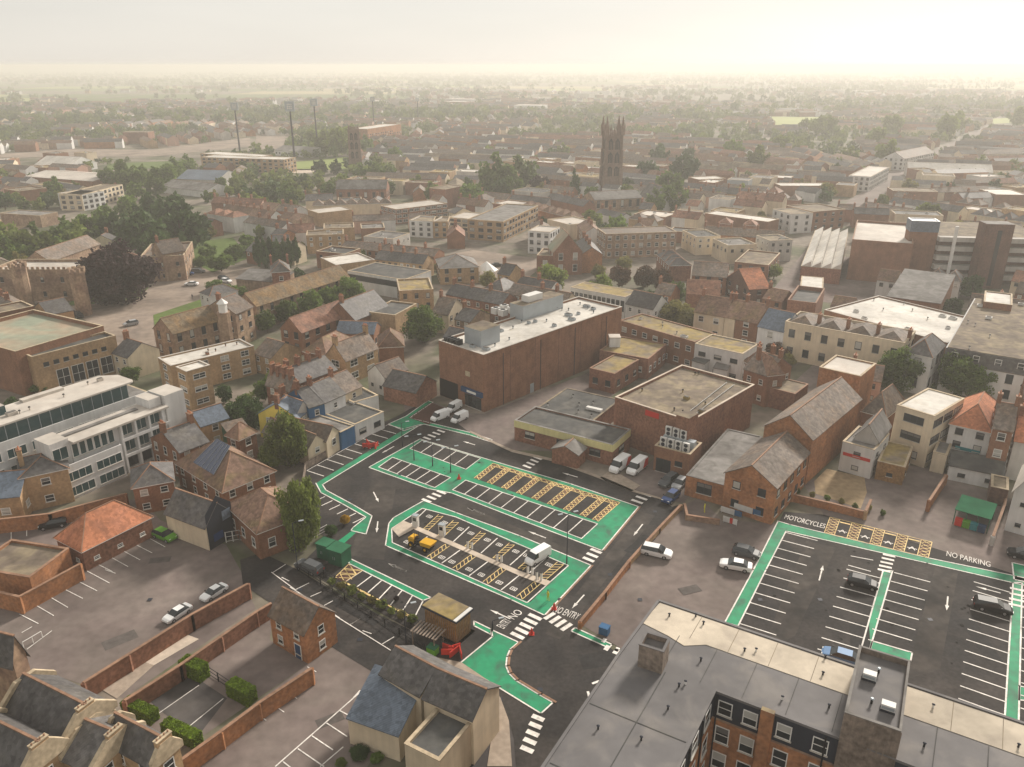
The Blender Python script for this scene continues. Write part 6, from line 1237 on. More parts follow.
# people
def person(p, label, top='cloth_dark', rz=0):
    v = at(p,0); t = thing('person', label, 'person', (v.x,v.y,.08), rz)
    import bmesh
    me = bpy.data.meshes.new('body'); pts = [(0,0,.93),(0,0,1.15),(0,0,1.42),(0,0,1.52),(0,.02,1.68),(.1,0,.88),(.12,.08,.48),(.12,0,.06),(.12,.14,.03),(-.1,0,.88),(-.12,-.08,.48),(-.12,-.16,.06),(-.12,-.02,.03),(.19,0,1.4),(.27,-.02,1.13),(.27,.1,.9),(-.19,0,1.4),(-.27,-.05,1.13),(-.27,.02,.9)]
    ed = [(0,1),(1,2),(2,3),(3,4),(0,5),(5,6),(6,7),(7,8),(0,9),(9,10),(10,11),(11,12),(2,13),(13,14),(14,15),(2,16),(16,17),(17,18)]
    me.from_pydata(pts, ed, []); o = bpy.data.objects.new('body', me); COL.objects.link(o); o.parent = t; me.materials.append(M[top])
    md = o.modifiers.new('s','SKIN'); rad = [.15,.14,.17,.06,.105,.10,.07,.05,.045,.10,.07,.05,.045,.07,.05,.035,.07,.05,.035]
    for i, r_ in enumerate(rad): me.skin_vertices[0].data[i].radius = (r_, r_*.8)
    me.skin_vertices[0].data[0].use_root = True
    m2 = o.modifiers.new('u','SUBSURF'); m2.levels = m2.render_levels = 1
    mb = MB(); mb.tube((0,.02,1.7),(0,.02,1.82),.1,.05,'frame_dark',10); mb.build('hair', t)
person(z(9,770,318),'person in dark clothes walking across the castle green road')
person(z(7,768,530),'person in a yellow top by the brick building entrance','cloth_hivis',1)
person(z(24,350,520),'person standing on the green end of the charging island','cloth_hivis',2)
# market umbrella / bandstand in the square
v=at(z(10,922,235),0); t=thing('white_canopy','white fabric canopy standing at the edge of the town square','canopy',(v.x,v.y,0)); mb=MB(); mb.tube((0,0,3.2),(0,0,6),4,.2,'frame_white',8); mb.build('canopy_top',t); mb=MB()
for k in range(8): a_=k*math.pi/4; mb.tube((3.7*math.cos(a_),3.7*math.sin(a_),0),(3.7*math.cos(a_),3.7*math.sin(a_),3.25),.15,.15,'frame_white',6)
mb.build('post_ring',t)

# ---------------------------------------------------------------- trees and hedges
def T(p, r, kind, label, **k): return tree(p, r, kind, label, **k)
T(z(9,465,215),36,'leaf_purple','huge dark copper beech on the castle lawn',tall=.85,low=.85,name='copper_beech',detail=0,group=None)
T(z(6,125,235),19,'leaf_mid','tall drooping willow-like tree behind the cream gabled shops',tall=1.5,detail=0); T(z(6,170,525),21,'leaf_mid','tall drooping willow at the left end of the planted bed',tall=2.0,low=.9,name='willow_tree',detail=0)
T(z(6,105,560),14,'leaf_mid','rounded tree between the willow and the red-brown hall',tall=1.3,detail=0); T(z(6,60,300),12,'leaf_mid','leafy tree left of the cream gabled shops',tall=1.3,detail=0)
T(z(6,355,555),5,'leaf_yellow','small yellow bush at the corner of the angled bays',name='flowering_bush',group='bushes'); T(z(6,300,600),6,'leaf_dark','low dark bush behind the white railing',name='bush',group='bushes')
T(z(34,85,445),19,'leaf_dark','round dark tree beside the painted houses',detail=0); T(z(34,520,65),8,'leaf_lime','lime-green sapling in the school yard')
for i,(X,Y,r) in enumerate(((40,405,11),(128,365,12),(220,335,13),(300,305,12),(375,280,14))): T(z(10,X,Y),r,'leaf_green',('roundest','second','third','fourth','last')[i]+' tree in the row beside the long mossy roof'+(' from the left' if 0<i<4 else (', leftmost' if i==0 else ', rightmost')),detail=1,seed=i%4)
T(z(10,665,415),20,'leaf_green','large green tree amid the roofs left of the store',tall=.9,detail=0)
T(z(11,155,232),16,'leaf_mid','green tree in front of the low chapel hall',tall=.9); T(z(11,640,370),18,'leaf_olive','olive-green spreading tree, left half, by the white cottages',tall=.7,detail=0); T(z(11,720,395),15,'leaf_olive','olive-green spreading tree, right half, by the cream shops',tall=.7,detail=0)
T(z(11,610,85),10,'leaf_olive','light green tree before the stone offices'); T(z(11,450,178),8,'leaf_olive','small bright tree right of the chapel'); T(z(11,345,205),7,'leaf_olive','yellow-green tree against the chapel wall')
T(z(11,430,220),11,'leaf_rust','rusty brown tree, leftmost by the colonnaded block'); T(z(11,530,225),11,'leaf_rust','rusty brown tree, middle one by the colonnaded block'); T(z(11,600,235),11,'leaf_rust','rusty brown tree, rightmost by the colonnaded block')
T(z(12,518,595),22,'leaf_green','street tree in front of the cream terrace end',detail=0); T(z(12,770,610),22,'leaf_green','large street tree before the mansard building, left crown',detail=0); T(z(12,840,640),17,'leaf_green','large street tree before the mansard building, right crown',detail=0)
T(z(12,820,265),12,'leaf_dark','dark tree at the foot of the car park tower'); T(z(12,740,352),11,'leaf_dark','dark tree behind the white store roof'); T(z(12,700,370),8,'leaf_dark','smaller dark tree left of the brick plant block')
for i in range(7): T(z(10,8+i*25,125+6*(i%2)),6.5,'leaf_dark',('first','second','third','fourth','fifth','sixth','last')[i]+' of the dark upright poplars from the left',name='poplar_tree',tall=2.2,group='row of poplars')
woods = [(30,120,15),(80,95,17),(140,80,17),(200,110,16),(255,55,17),(310,70,17),(350,30,16),(20,60,14),(250,120,13),(330,110,12),(90,140,12)]
for i,(X,Y,r) in enumerate(woods): T(z(9,X,Y),r,('leaf_green','leaf_mid')[i%2],None,group='river trees')
for X,Y,r in ((470,30,17),(560,40,22),(640,80,20),(720,40,24),(760,15,20),(500,70,13),(590,110,12)): T(z(9,X,Y),r,'leaf_dark',None,group='river trees')
for X,Y,r in ((860,265,10),(915,275,9),(960,285,7)): T(z(9,X,Y),r,'leaf_green',None,tall=.7,group='castle hedge trees')
for X,Y,r in ((880,165,13),(830,120,10),(940,130,11),(800,165,8),(990,110,10),(985,80,9)): T(z(9,X,Y),r,'leaf_green',None,tall=.7,group='river trees')
T(z(9,520,615),10,'leaf_green','bushy green tree at the theatre corner',tall=.8); T(z(9,895,690),9,'leaf_dark','ivy-covered tree against the tan office block',tall=1.1); T(z(9,160,670),9,'leaf_green','bush between theatre wing and rear apartments',tall=.6)
T(z(8,455,0),0.1,'leaf_green',None) if False else None
for X,Y,r,k in ((590,420,10,'leaf_dark'),(545,480,12,'leaf_dark'),(625,530,14,'leaf_green'),(690,470,14,'leaf_dark'),(650,580,14,'leaf_green'),(575,600,12,'leaf_green'),(700,420,9,'leaf_dark'),(40,490,16,'leaf_green'),(10,540,13,'leaf_green'),(110,535,10,'leaf_purple'),(325,575,9,'leaf_green'),(465,565,9,'leaf_mid'),(205,400,7,'leaf_mid'),(330,680,9,'leaf_mid'),(985,430,11,'leaf_mid'),(885,395,10,'leaf_green')): T(z(15,X,Y),r,k,None,group='church trees')
T(z(15,250,525),8,'leaf_dark','dark pointed conifer left of the tall tower',name='conifer_tree',tall=1.6)
for X,Y,r,k in ((960,495,20,'leaf_green'),(870,575,13,'leaf_green'),(320,355,15,'leaf_mid'),(270,370,11,'leaf_mid'),(375,345,11,'leaf_mid'),(225,345,9,'leaf_mid'),(440,375,9,'leaf_green'),(320,465,7,'leaf_dark'),(255,470,8,'leaf_dark'),(480,490,9,'leaf_green'),(420,490,9,'leaf_green'),(530,550,8,'leaf_green'),(555,415,8,'leaf_green'),(290,560,9,'leaf_green'),(480,440,7,'leaf_mid')): T(z(14,X,Y),r,k,None,group='town trees')
for X,Y,r in ((700,475,12),(650,500,13),(560,510,13),(490,500,14),(750,455,10),(430,505,10),(540,560,9),(620,545,10),(420,670,14),(500,620,12),(600,640,16),(690,650,20)): T(z(13,X,Y),r,('leaf_green','leaf_dark')[X%2==0 and r>14],None,group='river trees')
for X,Y,r in ((480,410,12),(430,340,10),(500,290,10),(720,300,12),(760,290,10),(850,450,8),(1000,270,10),(330,420,9),(200,300,9),(240,295,9),(150,300,7),(60,370,9)): T(z(16,X,Y),r,'leaf_mid',None,group='town trees')
def hedge(label, a, b, w, h, mt='leaf_hedge', n=6000, seed=1, name='clipped_hedge'):
    A_, B_ = at(a,0), at(b,0); d_ = B_-A_; L = d_.length; g_ = np.random.default_rng(seed); p = g_.uniform(-1,1,(n,3)); f = g_.integers(0,3,n); s_ = np.sign(g_.uniform(-1,1,n))
    for k in range(3): p[f==k,k] = s_[f==k]*g_.uniform(.94,1.03,(f==k).sum())
    p *= (L/2,w/2,h/2); a_ = g_.normal(size=(n,3))*.05; b_ = g_.normal(size=(n,3))*.05; v = np.stack([p-a_,p+b_,p+a_,p-b_],1).reshape(-1,3)
    me = quads('leaves', v, [mt]); c = (A_+B_)/2; rz = math.atan2(d_.y,d_.x); t = thing(name, label, 'hedge', (c.x,c.y,0), rz, 'hedges'); inst('leaves', me, t, (0,0,h/2+.05)); mb = MB(); mb.box(-L/2+.06,-w/2+.06,0,L/2-.06,w/2-.06,h-.04,mt); mb.build('inner_growth', t)
hedge('bright green clipped hedge beside the dark striped yard, nearest the paved path', z(1,722,392),z(1,800,428),1.5,2.0)
hedge('bright green hedge behind the bin at the right of the striped yard', z(1,905,478),z(1,985,520),1.5,1.9,seed=2)
hedge('bright green hedge along the lower left terrace, left piece', z(1,495,542),z(1,605,592),1.3,1.5,seed=3); hedge('bright green hedge along the lower left terrace, right piece', z(1,650,625),z(1,775,685),1.3,1.5,seed=4)
for i in range(9):
    t_ = i/8; p = (331+(412-331)*t_, 579+(617-579)*t_); T(p, 4.2+(i%3)*.8, ('leaf_mid','leaf_olive','leaf_mid')[i%3], None, name='planted_shrub', tall=.9, group='shrubs in the planting bed', detail=1)
v = at(z(23,300,385),0); t = thing('site_dumper','yellow site dumper with black seat and wheels parked on the charging island','dumper',(v.x,v.y,.1),R(-32))
mb = MB(); mb.ext([(.5,.85),(2.2,.95),(2.5,1.55),(.35,1.45)],-.8,.8,'y','digger_yellow'); mb.build('tipping_skip',t)
mb = MB(); mb.box(-1.9,-.65,.6,-.9,.65,1.45,'digger_yellow'); mb.box(-1.75,-.5,1.452,-1.0,.5,1.6,'digger_yellow'); mb.build('engine_cover',t)
mb = MB(); mb.box(-1.9,-.4,.45,2.0,.4,.598,'black'); mb.box(-.88,-.55,.6,.33,.55,.95,'black'); mb.build('chassis',t)
mb = MB(); mb.box(-.75,-.28,.952,-.25,.28,1.15,'black'); mb.box(-.85,-.28,1.152,-.7,.28,1.65,'black'); mb.build('seat',t)
mb = MB()
for sy in (-.5,.5): mb.tube((-.8,sy,.95),(-.8,sy,2.3),.04,.04,'black',6)
mb.tube((-.8,-.5,2.3),(-.8,.5,2.3),.04,.04,'black',6); mb.build('roll_bar',t)
for sx in (-1.3,1.4):
    for sy in (-.75,.75): m2 = MB(); m2.tube((0,-.17,0),(0,.17,0),.48,.48,'tyre',14); w_ = m2.build('wheel',t,(sx,sy,.45)); m2 = MB(); m2.tube((0,-.18,0),(0,.18,0),.22,.22,'digger_yellow',10); m2.build('rim',w_)
T(z(25,775,470),2.6,'leaf_purple','small pale round bush near the timber kiosk',name='bush',group='bushes'); T(z(2,400,700),10,'leaf_dark','large dark shrub below the cream wall with the round fan',name='bush',tall=.5,group='bushes',detail=0); T(z(2,470,715),7,'leaf_green','smaller shrub right of the large dark one',name='bush',tall=.5,group='bushes',detail=0); T(z(2,330,730),6,'leaf_mid','pale green shrub left of the large dark one',name='bush',tall=.5,group='bushes',detail=0)
for i,(X,Y) in enumerate(((120,435),(180,448),(238,462),(296,476),(350,495),(405,500),(460,520))): T(z(8,X,Y),3.2,'leaf_olive' if i%2 else 'leaf_green',None,name='planted_shrub',group='shrubs by the motorcycle bays',detail=1)
T(z(8,640,15),6,'leaf_green',None,name='bush',tall=.6,group='bushes'); T(z(8,800,20),7,'leaf_green',None,name='bush',tall=.6,group='bushes')
T(z(5,730,200),4,'leaf_olive',None,name='bush'); T(z(12,30,520),9,'leaf_rust',None,tall=.9); T(z(12,80,560),8,'leaf_olive',None,tall=.9); T(z(37,600,90),9,'leaf_rust',None,tall=1)
# ---------------------------------------------------------------- the rest of the town
FIELD_IDX = []
for pts, mt, nm in (([z(14,120,450),z(14,365,428),z(14,368,478),z(14,118,482)],'pitch','cricket_field'),([z(16,-10,266),z(16,228,268),z(16,215,292),z(16,30,300)],'field_pale','far_field'),
    ([z(9,-60,0),z(9,180,-5),z(9,60,45),z(9,-60,75)],'gravel_sand','bare_ground'),([z(13,-40,420),z(13,300,395),z(13,600,400),z(13,1000,350),z(13,1000,385),z(13,620,425),z(13,250,425),z(13,-40,435)],'paving_buff','railway_land'),
    ([z(14,0,345),z(14,150,345),z(14,110,400),z(14,0,400)],'paving_buff','bare_ground'),([z(13,430,455),z(13,760,440),z(13,700,470),z(13,430,480)],'grass','river_bank'),
    ([z(16,890,275),z(16,1020,270),z(16,1010,290),z(16,900,295)],'field_pale','far_field'),([z(14,110,478),z(14,240,475),z(14,230,490),z(14,110,495)],'paving_pale','cricket_apron')):
    if nm in ('cricket_field','far_field','railway_land'): FIELD_IDX.append(len(OPEN))
    area(nm, pts, .1, mt)
for pts in ([z(9,-80,0),z(9,420,-60),z(9,430,60),z(9,330,170),z(9,-80,170)],[z(9,430,80),z(9,560,130),z(9,780,60),z(9,860,-60),z(9,430,-60)],[z(13,380,480),z(13,780,430),z(13,800,700),z(13,380,767)],
            [(300,575),(430,640),(424,631),(324,577)],[(262,505),(306,440),(330,560),(290,570)],
            [z(16,330,590),z(16,530,470),z(16,575,470),z(16,380,640),z(12,60,0),z(12,0,0)]):
    OPEN.append([at(p,0).to_2d() for p in pts])
hs = [z(12,0,20),z(16,330,640),z(16,420,570),z(16,560,470),z(16,900,300)]; hw = [at(p,0).to_2d() for p in hs]
for i in range(len(hw)-1):
    a_, b_ = hw[i], hw[i+1]; n_ = Vector((-(b_-a_).y,(b_-a_).x)).normalized()*6; OPEN.append([a_-n_,b_-n_,b_+n_,a_+n_]); s_=MB(); s_.face([(*(p),.06) for p in (a_-n_,b_-n_,b_+n_,a_+n_)],'asphalt_old'); tag(s_.build('high_street'),kind='structure')
def inpoly(x, y, P):
    c = False; j = len(P)-1
    for i in range(len(P)):
        if (P[i].y > y) != (P[j].y > y) and x < (P[j].x-P[i].x)*(y-P[i].y)/(P[j].y-P[i].y)+P[i].x: c = not c
        j = i
    return c
OB = [(min(p.x for p in P),max(p.x for p in P),min(p.y for p in P),max(p.y for p in P),P) for P in OPEN]
GRID = {}
def gadd(i, r):
    k = (int(r[0]//40), int(r[1]//40)); GRID.setdefault(k, []).append(r)
for r in RECTS: gadd(0, r)
def conflict(px, py, ux, uy, L, D, m=1.2, trees=True):
    nx, ny = -uy, ux; cx, cy = px+ux*L/2+nx*D/2, py+uy*L/2+ny*D/2; hd = math.hypot(L,D)/2
    pts = [(px+ux*L*a+nx*D*b, py+uy*L*a+ny*D*b) for a in (0,.5,1) for b in (0,.5,1)]
    for x0,x1,y0,y1,P in OB:
        if cx+hd < x0 or cx-hd > x1 or cy+hd < y0 or cy-hd > y1: continue
        for x,y in pts:
            if inpoly(x,y,P): return True
    kx, ky = int(cx//40), int(cy//40)
    for i in range(kx-2,kx+3):
        for j in range(ky-2,ky+3):
            for (ox,oy,h2,qx,qy,vx,vy,wx,wy,L2,D2) in GRID.get((i,j),()):
                if math.hypot(ox-cx,oy-cy) > hd+h2+m: continue
                for x,y in pts:
                    a, b = (x-qx)*vx+(y-qy)*vy, (x-qx)*wx+(y-qy)*wy
                    if -m < a < L2+m and -m < b < D2+m: return True
                for s in (0,.5,1):
                    for t in (0,.5,1):
                        x, y = qx+vx*L2*s+wx*D2*t, qy+vy*L2*s+wy*D2*t; a, b = (x-px)*ux+(y-py)*uy, (x-px)*nx+(y-py)*ny
                        if -m < a < L+m and -m < b < D+m: return True
    if trees:
        for tx,ty,tr in TREES:
            if abs(tx-cx) < hd+tr and abs(ty-cy) < hd+tr and math.hypot(tx-cx,ty-cy) < hd*.7+tr*.6: return True
    return False
ANCH = []
for o in NB:
    L_, D_, h_ = o['_d']; ca, sa = math.cos(o.rotation_euler.z), math.sin(o.rotation_euler.z)
    for a in (.12,.5,.88):
        for b in (0,.5,.88):
            x, y = o.location.x+ca*L_*a-sa*D_*b, o.location.y+sa*L_*a+ca*D_*b; q = pix((x,y,h_-.5)); ANCH.append((q[0],q[1],q[2]))
    for a in (.12,.5,.88):
        for zf in (.3,.65): q = pix((o.location.x+ca*L_*a, o.location.y+sa*L_*a, h_*zf)); ANCH.append((q[0],q[1],q[2]))
for o in TOPS:
    if o.get('category') == 'tree' and o.get('label'):
        r = [c for c in o.children if c.name.startswith('crown')][0].scale[0]
        for s_ in (-.6,0,.6): q = pix((o.location.x+s_*r,o.location.y,r*1.0)); ANCH.append((q[0],q[1],q[2]))
def hides(x, y, ux, uy, L, D, h):
    cs = [pix((x+ux*L*a-uy*D*b, y+uy*L*a+ux*D*b, zz)) for a in (0,1) for b in (0,1) for zz in (0,h)]
    x0, x1, y0, y1, d = min(c[0] for c in cs), max(c[0] for c in cs), min(c[1] for c in cs), max(c[1] for c in cs), min(c[2] for c in cs)
    w_ = (x1-x0)*.06; v_ = (y1-y0)*.1
    return any(x0+w_ < a < x1-w_ and y0+v_ < b < y1 and c > d+1 for a,b,c in ANCH)
d0 = (at((602,551),0)-at((368,467),0)); base_ang = math.atan2(d0.y, d0.x)
from mathutils import noise
rf_r = random.Random(5)
seeds = []
for i in range(150):
    y = rf_r.uniform(60, 1500)**1.0; x = rf_r.uniform(-.8,.8)*y; near = y < 260
    seeds.append((x, y, base_ang + (rf_r.choice((0,0,.12,-.15)) if near else rf_r.choice((0,.35,-.4,.8,-.9,.2))) ))
def near_seed(x, y):
    return min(range(len(seeds)), key=lambda k: (seeds[k][0]-x)**2+(seeds[k][1]-y)**2)
cand = []
for si,(sx,sy,ang) in enumerate(seeds):
    ca, sa = math.cos(ang), math.sin(ang); rr = random.Random(si); ext = 110 if sy < 500 else 170; row = -ext
    while row < ext:
        t = -ext; dep = rr.choice((7,7.5,8,9)) ; style = rr.random()
        while t < ext:
            run = rr.randint(3,9); w = rr.uniform(4.6,6.8); h = rr.choice((4.6,5,5.4,5.8,6.6)); bw = rr.random()
            wl = rr.choice(('brick_red','brick_brown','brick_orange','brick_brown','render_cream','render_white','render_cream','render_white','stone','brick_tan','render_grey','render_pink')); rt = rr.choice(('slate','slate_brown','slate_brown','tile_red','tile_brown','slate','slate','felt_brown' if style<.3 else 'slate_brown'))
            if sy < 560 and bw < .52:       # larger commercial block
                L, D, hh_ = rr.uniform(9,20), rr.uniform(9,15), rr.uniform(4,7.5); x, y = sx+ca*t-sa*row, sy+sa*t+ca*row
                if near_seed(x+ca*L/2, y+sa*L/2) == si: cand.append((y, 'block', x, y, ang, L, D, hh_, rr.choice(('brick_brown','brick_red','render_cream','render_cream','render_white','brick_tan','render_grey','brick_brown')), rr.choice(('felt_brown','felt_grey','membrane_white','felt_pale','felt_brown','felt_dark','felt_moss'))))
                t += L+rr.uniform(1,5); continue
            rise = rr.uniform(1.8,2.8); hip = rr.random() < .12
            for k in range(run):
                x, y = sx+ca*t-sa*row, sy+sa*t+ca*row
                if t > ext: break
                if near_seed(x+ca*w/2, y+sa*w/2) == si: cand.append((y, 'house', x, y, ang, w-.02, dep, h, wl if rr.random()<.8 else rr.choice(('render_cream','render_white','brick_red')), rt, rise, hip))
                t += w
            t += rr.uniform(1.5, 7)
        row += dep+(rr.uniform(5,9) if rr.random() < .5 else rr.uniform(10,14))
cand.sort(key=lambda c: c[0])
WORDW = {'brick_red':'red brick','brick_brown':'brown brick','brick_orange':'orange brick','brick_dark':'dark brick','render_cream':'cream','render_white':'white','stone':'stone','brick_tan':'tan brick','render_grey':'grey','render_pink':'pink','brick':'brick'}
WORDR = {'slate':'slate','slate_brown':'brown','tile_red':'red tiled','tile_brown':'dark tiled','felt_brown':'brown flat','felt_grey':'grey flat','membrane_white':'white flat','felt_pale':'pale flat','felt_dark':'black flat','felt_moss':'mossy flat','slate_blue':'blue slate'}
nh = nbk = 0; far = []; PEND = []
MC = {}
def shared(key, fn):
    if key not in MC: MC[key] = fn()
    return MC[key]
for c in cand:
    x, y, ang, L, D, h, wl, rt = c[2:10]
    px, py, dd = pix((x+math.cos(ang)*L/2, y+math.sin(ang)*L/2, 0))
    if y < 30: continue
    if not (-40 < px < 1064 and py < 790): continue
    if noise.noise((x/130, y/130, 3.3)) > (9 if y<400 else .18): continue
    if conflict(x, y, math.cos(ang), math.sin(ang), L, D, .01 if c[1]=='house' else 1.0): continue
    if y < 420 and hides(x, y, math.cos(ang), math.sin(ang), L, D, h+(c[10]*.6 if c[1]=='house' else .5)): continue
    ux, uy = math.cos(ang), math.sin(ang)
    gadd(0, (x+ux*L/2-uy*D/2, y+uy*L/2+ux*D/2, math.hypot(L,D)/2, x, y, ux, uy, -uy, ux, L, D))
    kind = c[1]
    if (kind == 'house' and nh >= 255) or (kind == 'block' and nbk >= 200): far.append(c); continue
    if kind == 'house': nh += 1
    else: nbk += 1
    root = thing('town_house' if kind=='house' else 'shop_block', None, 'house' if kind=='house' else 'building', (x,y,0), ang, 'terraced town houses' if kind=='house' else 'flat-roofed town blocks')
    u_, n_ = Vector((ux,uy)), Vector((-uy,ux))
    if kind == 'house':
        rise, hip = c[10], c[11]; flat_ = rt.startswith('felt')
        W_, R_ = body(root, L, D, h, 'flat' if flat_ else ('hip' if hip else 'gable'), rise, wl, rt, .4, .2)
        if not hip and rf_r.random() < .75: inst('chimney', chimney_mesh('brick_red' if rf_r.random()<.6 else 'brick_brown', 3), R_, (0.1, D/2, h+(rise if not flat_ else .8)), math.pi/2)
    else: W_, R_ = body(root, L, D, h, 'flat', 0, wl, rt, .5); vents(R_, L, D, h, 3, int(x)&255)
    dist = math.hypot(x,y)
    if dist < 330:
        cnt = 0
        for s, nv, W in (('f',-n_,L),('r',u_,D),('b',n_,L),('l',-u_,D)):
            if kind=='house' and s in 'rl': continue
            (ox,oy),_,_ = face_frame(L,D,s); cc = Vector((x,y))+u_*ox+n_*oy
            if nv.dot(-cc) <= 0: continue
            cnt += put_windows(root, L, D, s, h, 2 if h < 6.4 else 3, .9, 1.2, 2.7 if kind=='house' else 3.6, 'white' if rf_r.random()<.6 else 'dark', 0, dist>230, .5, cap=14-cnt)
    fl_ = rt.startswith('felt') or rt.startswith('membrane')
    PEND.append((root, f"{WORDW[wl]} {'house' if kind=='house' else 'block'} with {WORDR[rt]} roof", px, pix((x,y,h))[1]))
# distant roofs: one object
def far_houses(lst, name, lab):
    mats = ['brick_red','brick_brown','render_cream','render_white','brick_tan','slate','slate_brown','tile_red','tile_brown','felt_grey','membrane_white','render_grey','brick_dark','stone','brick_orange','render_pink','felt_brown','felt_pale','felt_dark','felt_moss','slate_blue']
    mb = MB()
    for (x,y,ang,L,D,h,rise,wl,rt) in lst:
        ca, sa = math.cos(ang), math.sin(ang)
        T_ = lambda a,b,z_: (x+ca*a-sa*b, y+sa*a+ca*b, z_)
        if rise <= 0:
            b = len(mb.v); mb.v += [T_(a,b_,z_) for z_ in (0,h) for a,b_ in ((0,0),(L,0),(L,D),(0,D))]
            for f,m_ in (((0,1,5,4),wl),((1,2,6,5),wl),((2,3,7,6),wl),((3,0,4,7),wl),((4,5,6,7),rt)): mb.f.append(tuple(b+k for k in f)); mb.mi.append(mb.m(m_))
        else:
            b = len(mb.v); mb.v += [T_(0,0,0),T_(L,0,0),T_(L,D,0),T_(0,D,0),T_(0,0,h),T_(L,0,h),T_(L,D,h),T_(0,D,h),T_(0,D/2,h+rise),T_(L,D/2,h+rise)]
            for f,m_ in (((0,1,5,4),wl),((2,3,7,6),wl),((1,2,6,9,5),wl),((3,0,4,8,7),wl),((4,5,9,8),rt),((6,7,8,9),rt)): mb.f.append(tuple(b+k for k in f)); mb.mi.append(mb.m(m_))
    o = mb.build(name, recalc=False); tag(o, lab, 'houses', kind='stuff'); return o
fl = []
for c in far:
    if c[1] == 'house': fl.append((c[2],c[3],c[4],c[5],c[6],c[7],c[10],c[8],c[9]))
    else: fl.append((c[2],c[3],c[4],c[5],c[6],c[7],0,c[8],c[9]))
rr = random.Random(77)
def green_at(x, y): return noise.noise((x/700, y/300, 1.7))*1.1+.45*noise.noise((x/150, y/110, 5.1))
def field_at(x, y): return y > 1700 and noise.noise((x/420, y/330, 31.7)) > .12
yy = 1350.0
while yy < 6500:
    step = 26+yy*.012; hwid = .68*yy+60; xx = -hwid; ang = base_ang+noise.noise((yy/300,0,0))*1.5
    while xx < hwid:
        gx, gy = xx+rr.uniform(-3,3), yy+rr.uniform(-5,5)
        a2 = noise.noise((gx/500,gy/500,8))*3
        if green_at(gx, gy) < (-.02 if yy < 2400 else -.25) and not field_at(gx, gy):
            big_ = rr.random() < .045
            if big_: fl.append((gx,gy,a2,rr.uniform(30,70),rr.uniform(18,35),rr.uniform(6,11),0,rr.choice(('render_grey','brick_brown','render_white')),rr.choice(('membrane_white','felt_grey','felt_pale','felt_brown','slate_blue')))); xx += 70
            else: fl.append((gx,gy,a2,rr.uniform(7,26),rr.uniform(8,11),rr.uniform(5,7),rr.uniform(2.5,3.5),rr.choice(('brick_red','brick_brown','render_cream','render_white','brick_tan')),rr.choice(('tile_brown','slate_brown','tile_red','slate'))))
        xx += rr.uniform(18,34)*(1+yy/5000)
    yy += step
fl = [f for f in fl if not any(x0<f[0]<x1 and y0<f[1]<y1 and inpoly(f[0],f[1],P) for x0,x1,y0,y1,P in OB)]
def _later(): far_houses([f for f in fl if not shades_field(f[0],f[1],f[5]+2)], 'distant_roofs', 'mass of small distant house roofs fading into haze below the horizon')
FOB = [OB[k] for k in range(len(OB)) if k in FIELD_IDX]
def shades_field(x, y, h):
    k = 1/(1-h/HC)
    for t in (1+(k-1)*.3, 1+(k-1)*.65, k):
        X, Y = x*t, y*t
        for x0,x1,y0,y1,P_ in FOB:
            if x0<X<x1 and y0<Y<y1 and inpoly(X,Y,P_): return True
    return field_at(x*k, y*k) and y > 1500
fl0 = len(fl)
# farmland fields beyond the town
ff = {m_: MB() for m_ in ('grass','field_pale','field_straw','meadow')}; fr = random.Random(8)
gy_ = 1650
while gy_ < 12500:
    st_ = 150+gy_*.05; gx_ = -.75*gy_-200
    while gx_ < .75*gy_+200:
        w_ = fr.uniform(140,330)*(1+gy_/9000)
        if field_at(gx_+w_/2, gy_+st_/2) or gy_ > 5200 or fr.random() < .12:
            m_ = fr.choice(list(ff)); j = lambda k: fr.uniform(-k,k); zz = .2+.02*fr.random()
            ff[m_].face([(gx_+8+j(12),gy_+6+j(10),zz),(gx_+w_-8+j(12),gy_+6+j(10),zz),(gx_+w_-8+j(20),gy_+st_-8+j(10),zz),(gx_+8+j(20),gy_+st_-8+j(10),zz)], m_)
        gx_ += w_
    gy_ += st_
for m_, mb in ff.items(): tag(mb.build('farm_fields', recalc=False), kind='structure')
# street and garden trees between the houses
tr = random.Random(9); nt_ = 0; TK = ['leaf_green','leaf_mid','leaf_mid','leaf_dark','leaf_olive']; farT = []
pts_ = []
for _ in range(9000):
    y = tr.uniform(70,1)**1 if False else 70+ (tr.random()**.75)*1300; x = tr.uniform(-.7,.7)*y; pts_.append((y,x))
pts_.sort()
def tree_free(x, y, r):
    for x0,x1,y0,y1,P in OB:
        if x0-2<x<x1+2 and y0-2<y<y1+2 and inpoly(x,y,P): return False
    kx, ky = int(x//40), int(y//40)
    for i in range(kx-1,kx+2):
        for j in range(ky-1,ky+2):
            for (ox,oy,h2,qx,qy,vx,vy,wx,wy,L2,D2) in GRID.get((i,j),()):
                a, b = (x-qx)*vx+(y-qy)*vy, (x-qx)*wx+(y-qy)*wy
                if -r*.5 < a < L2+r*.5 and -r*.5 < b < D2+r*.5: return False
    return True
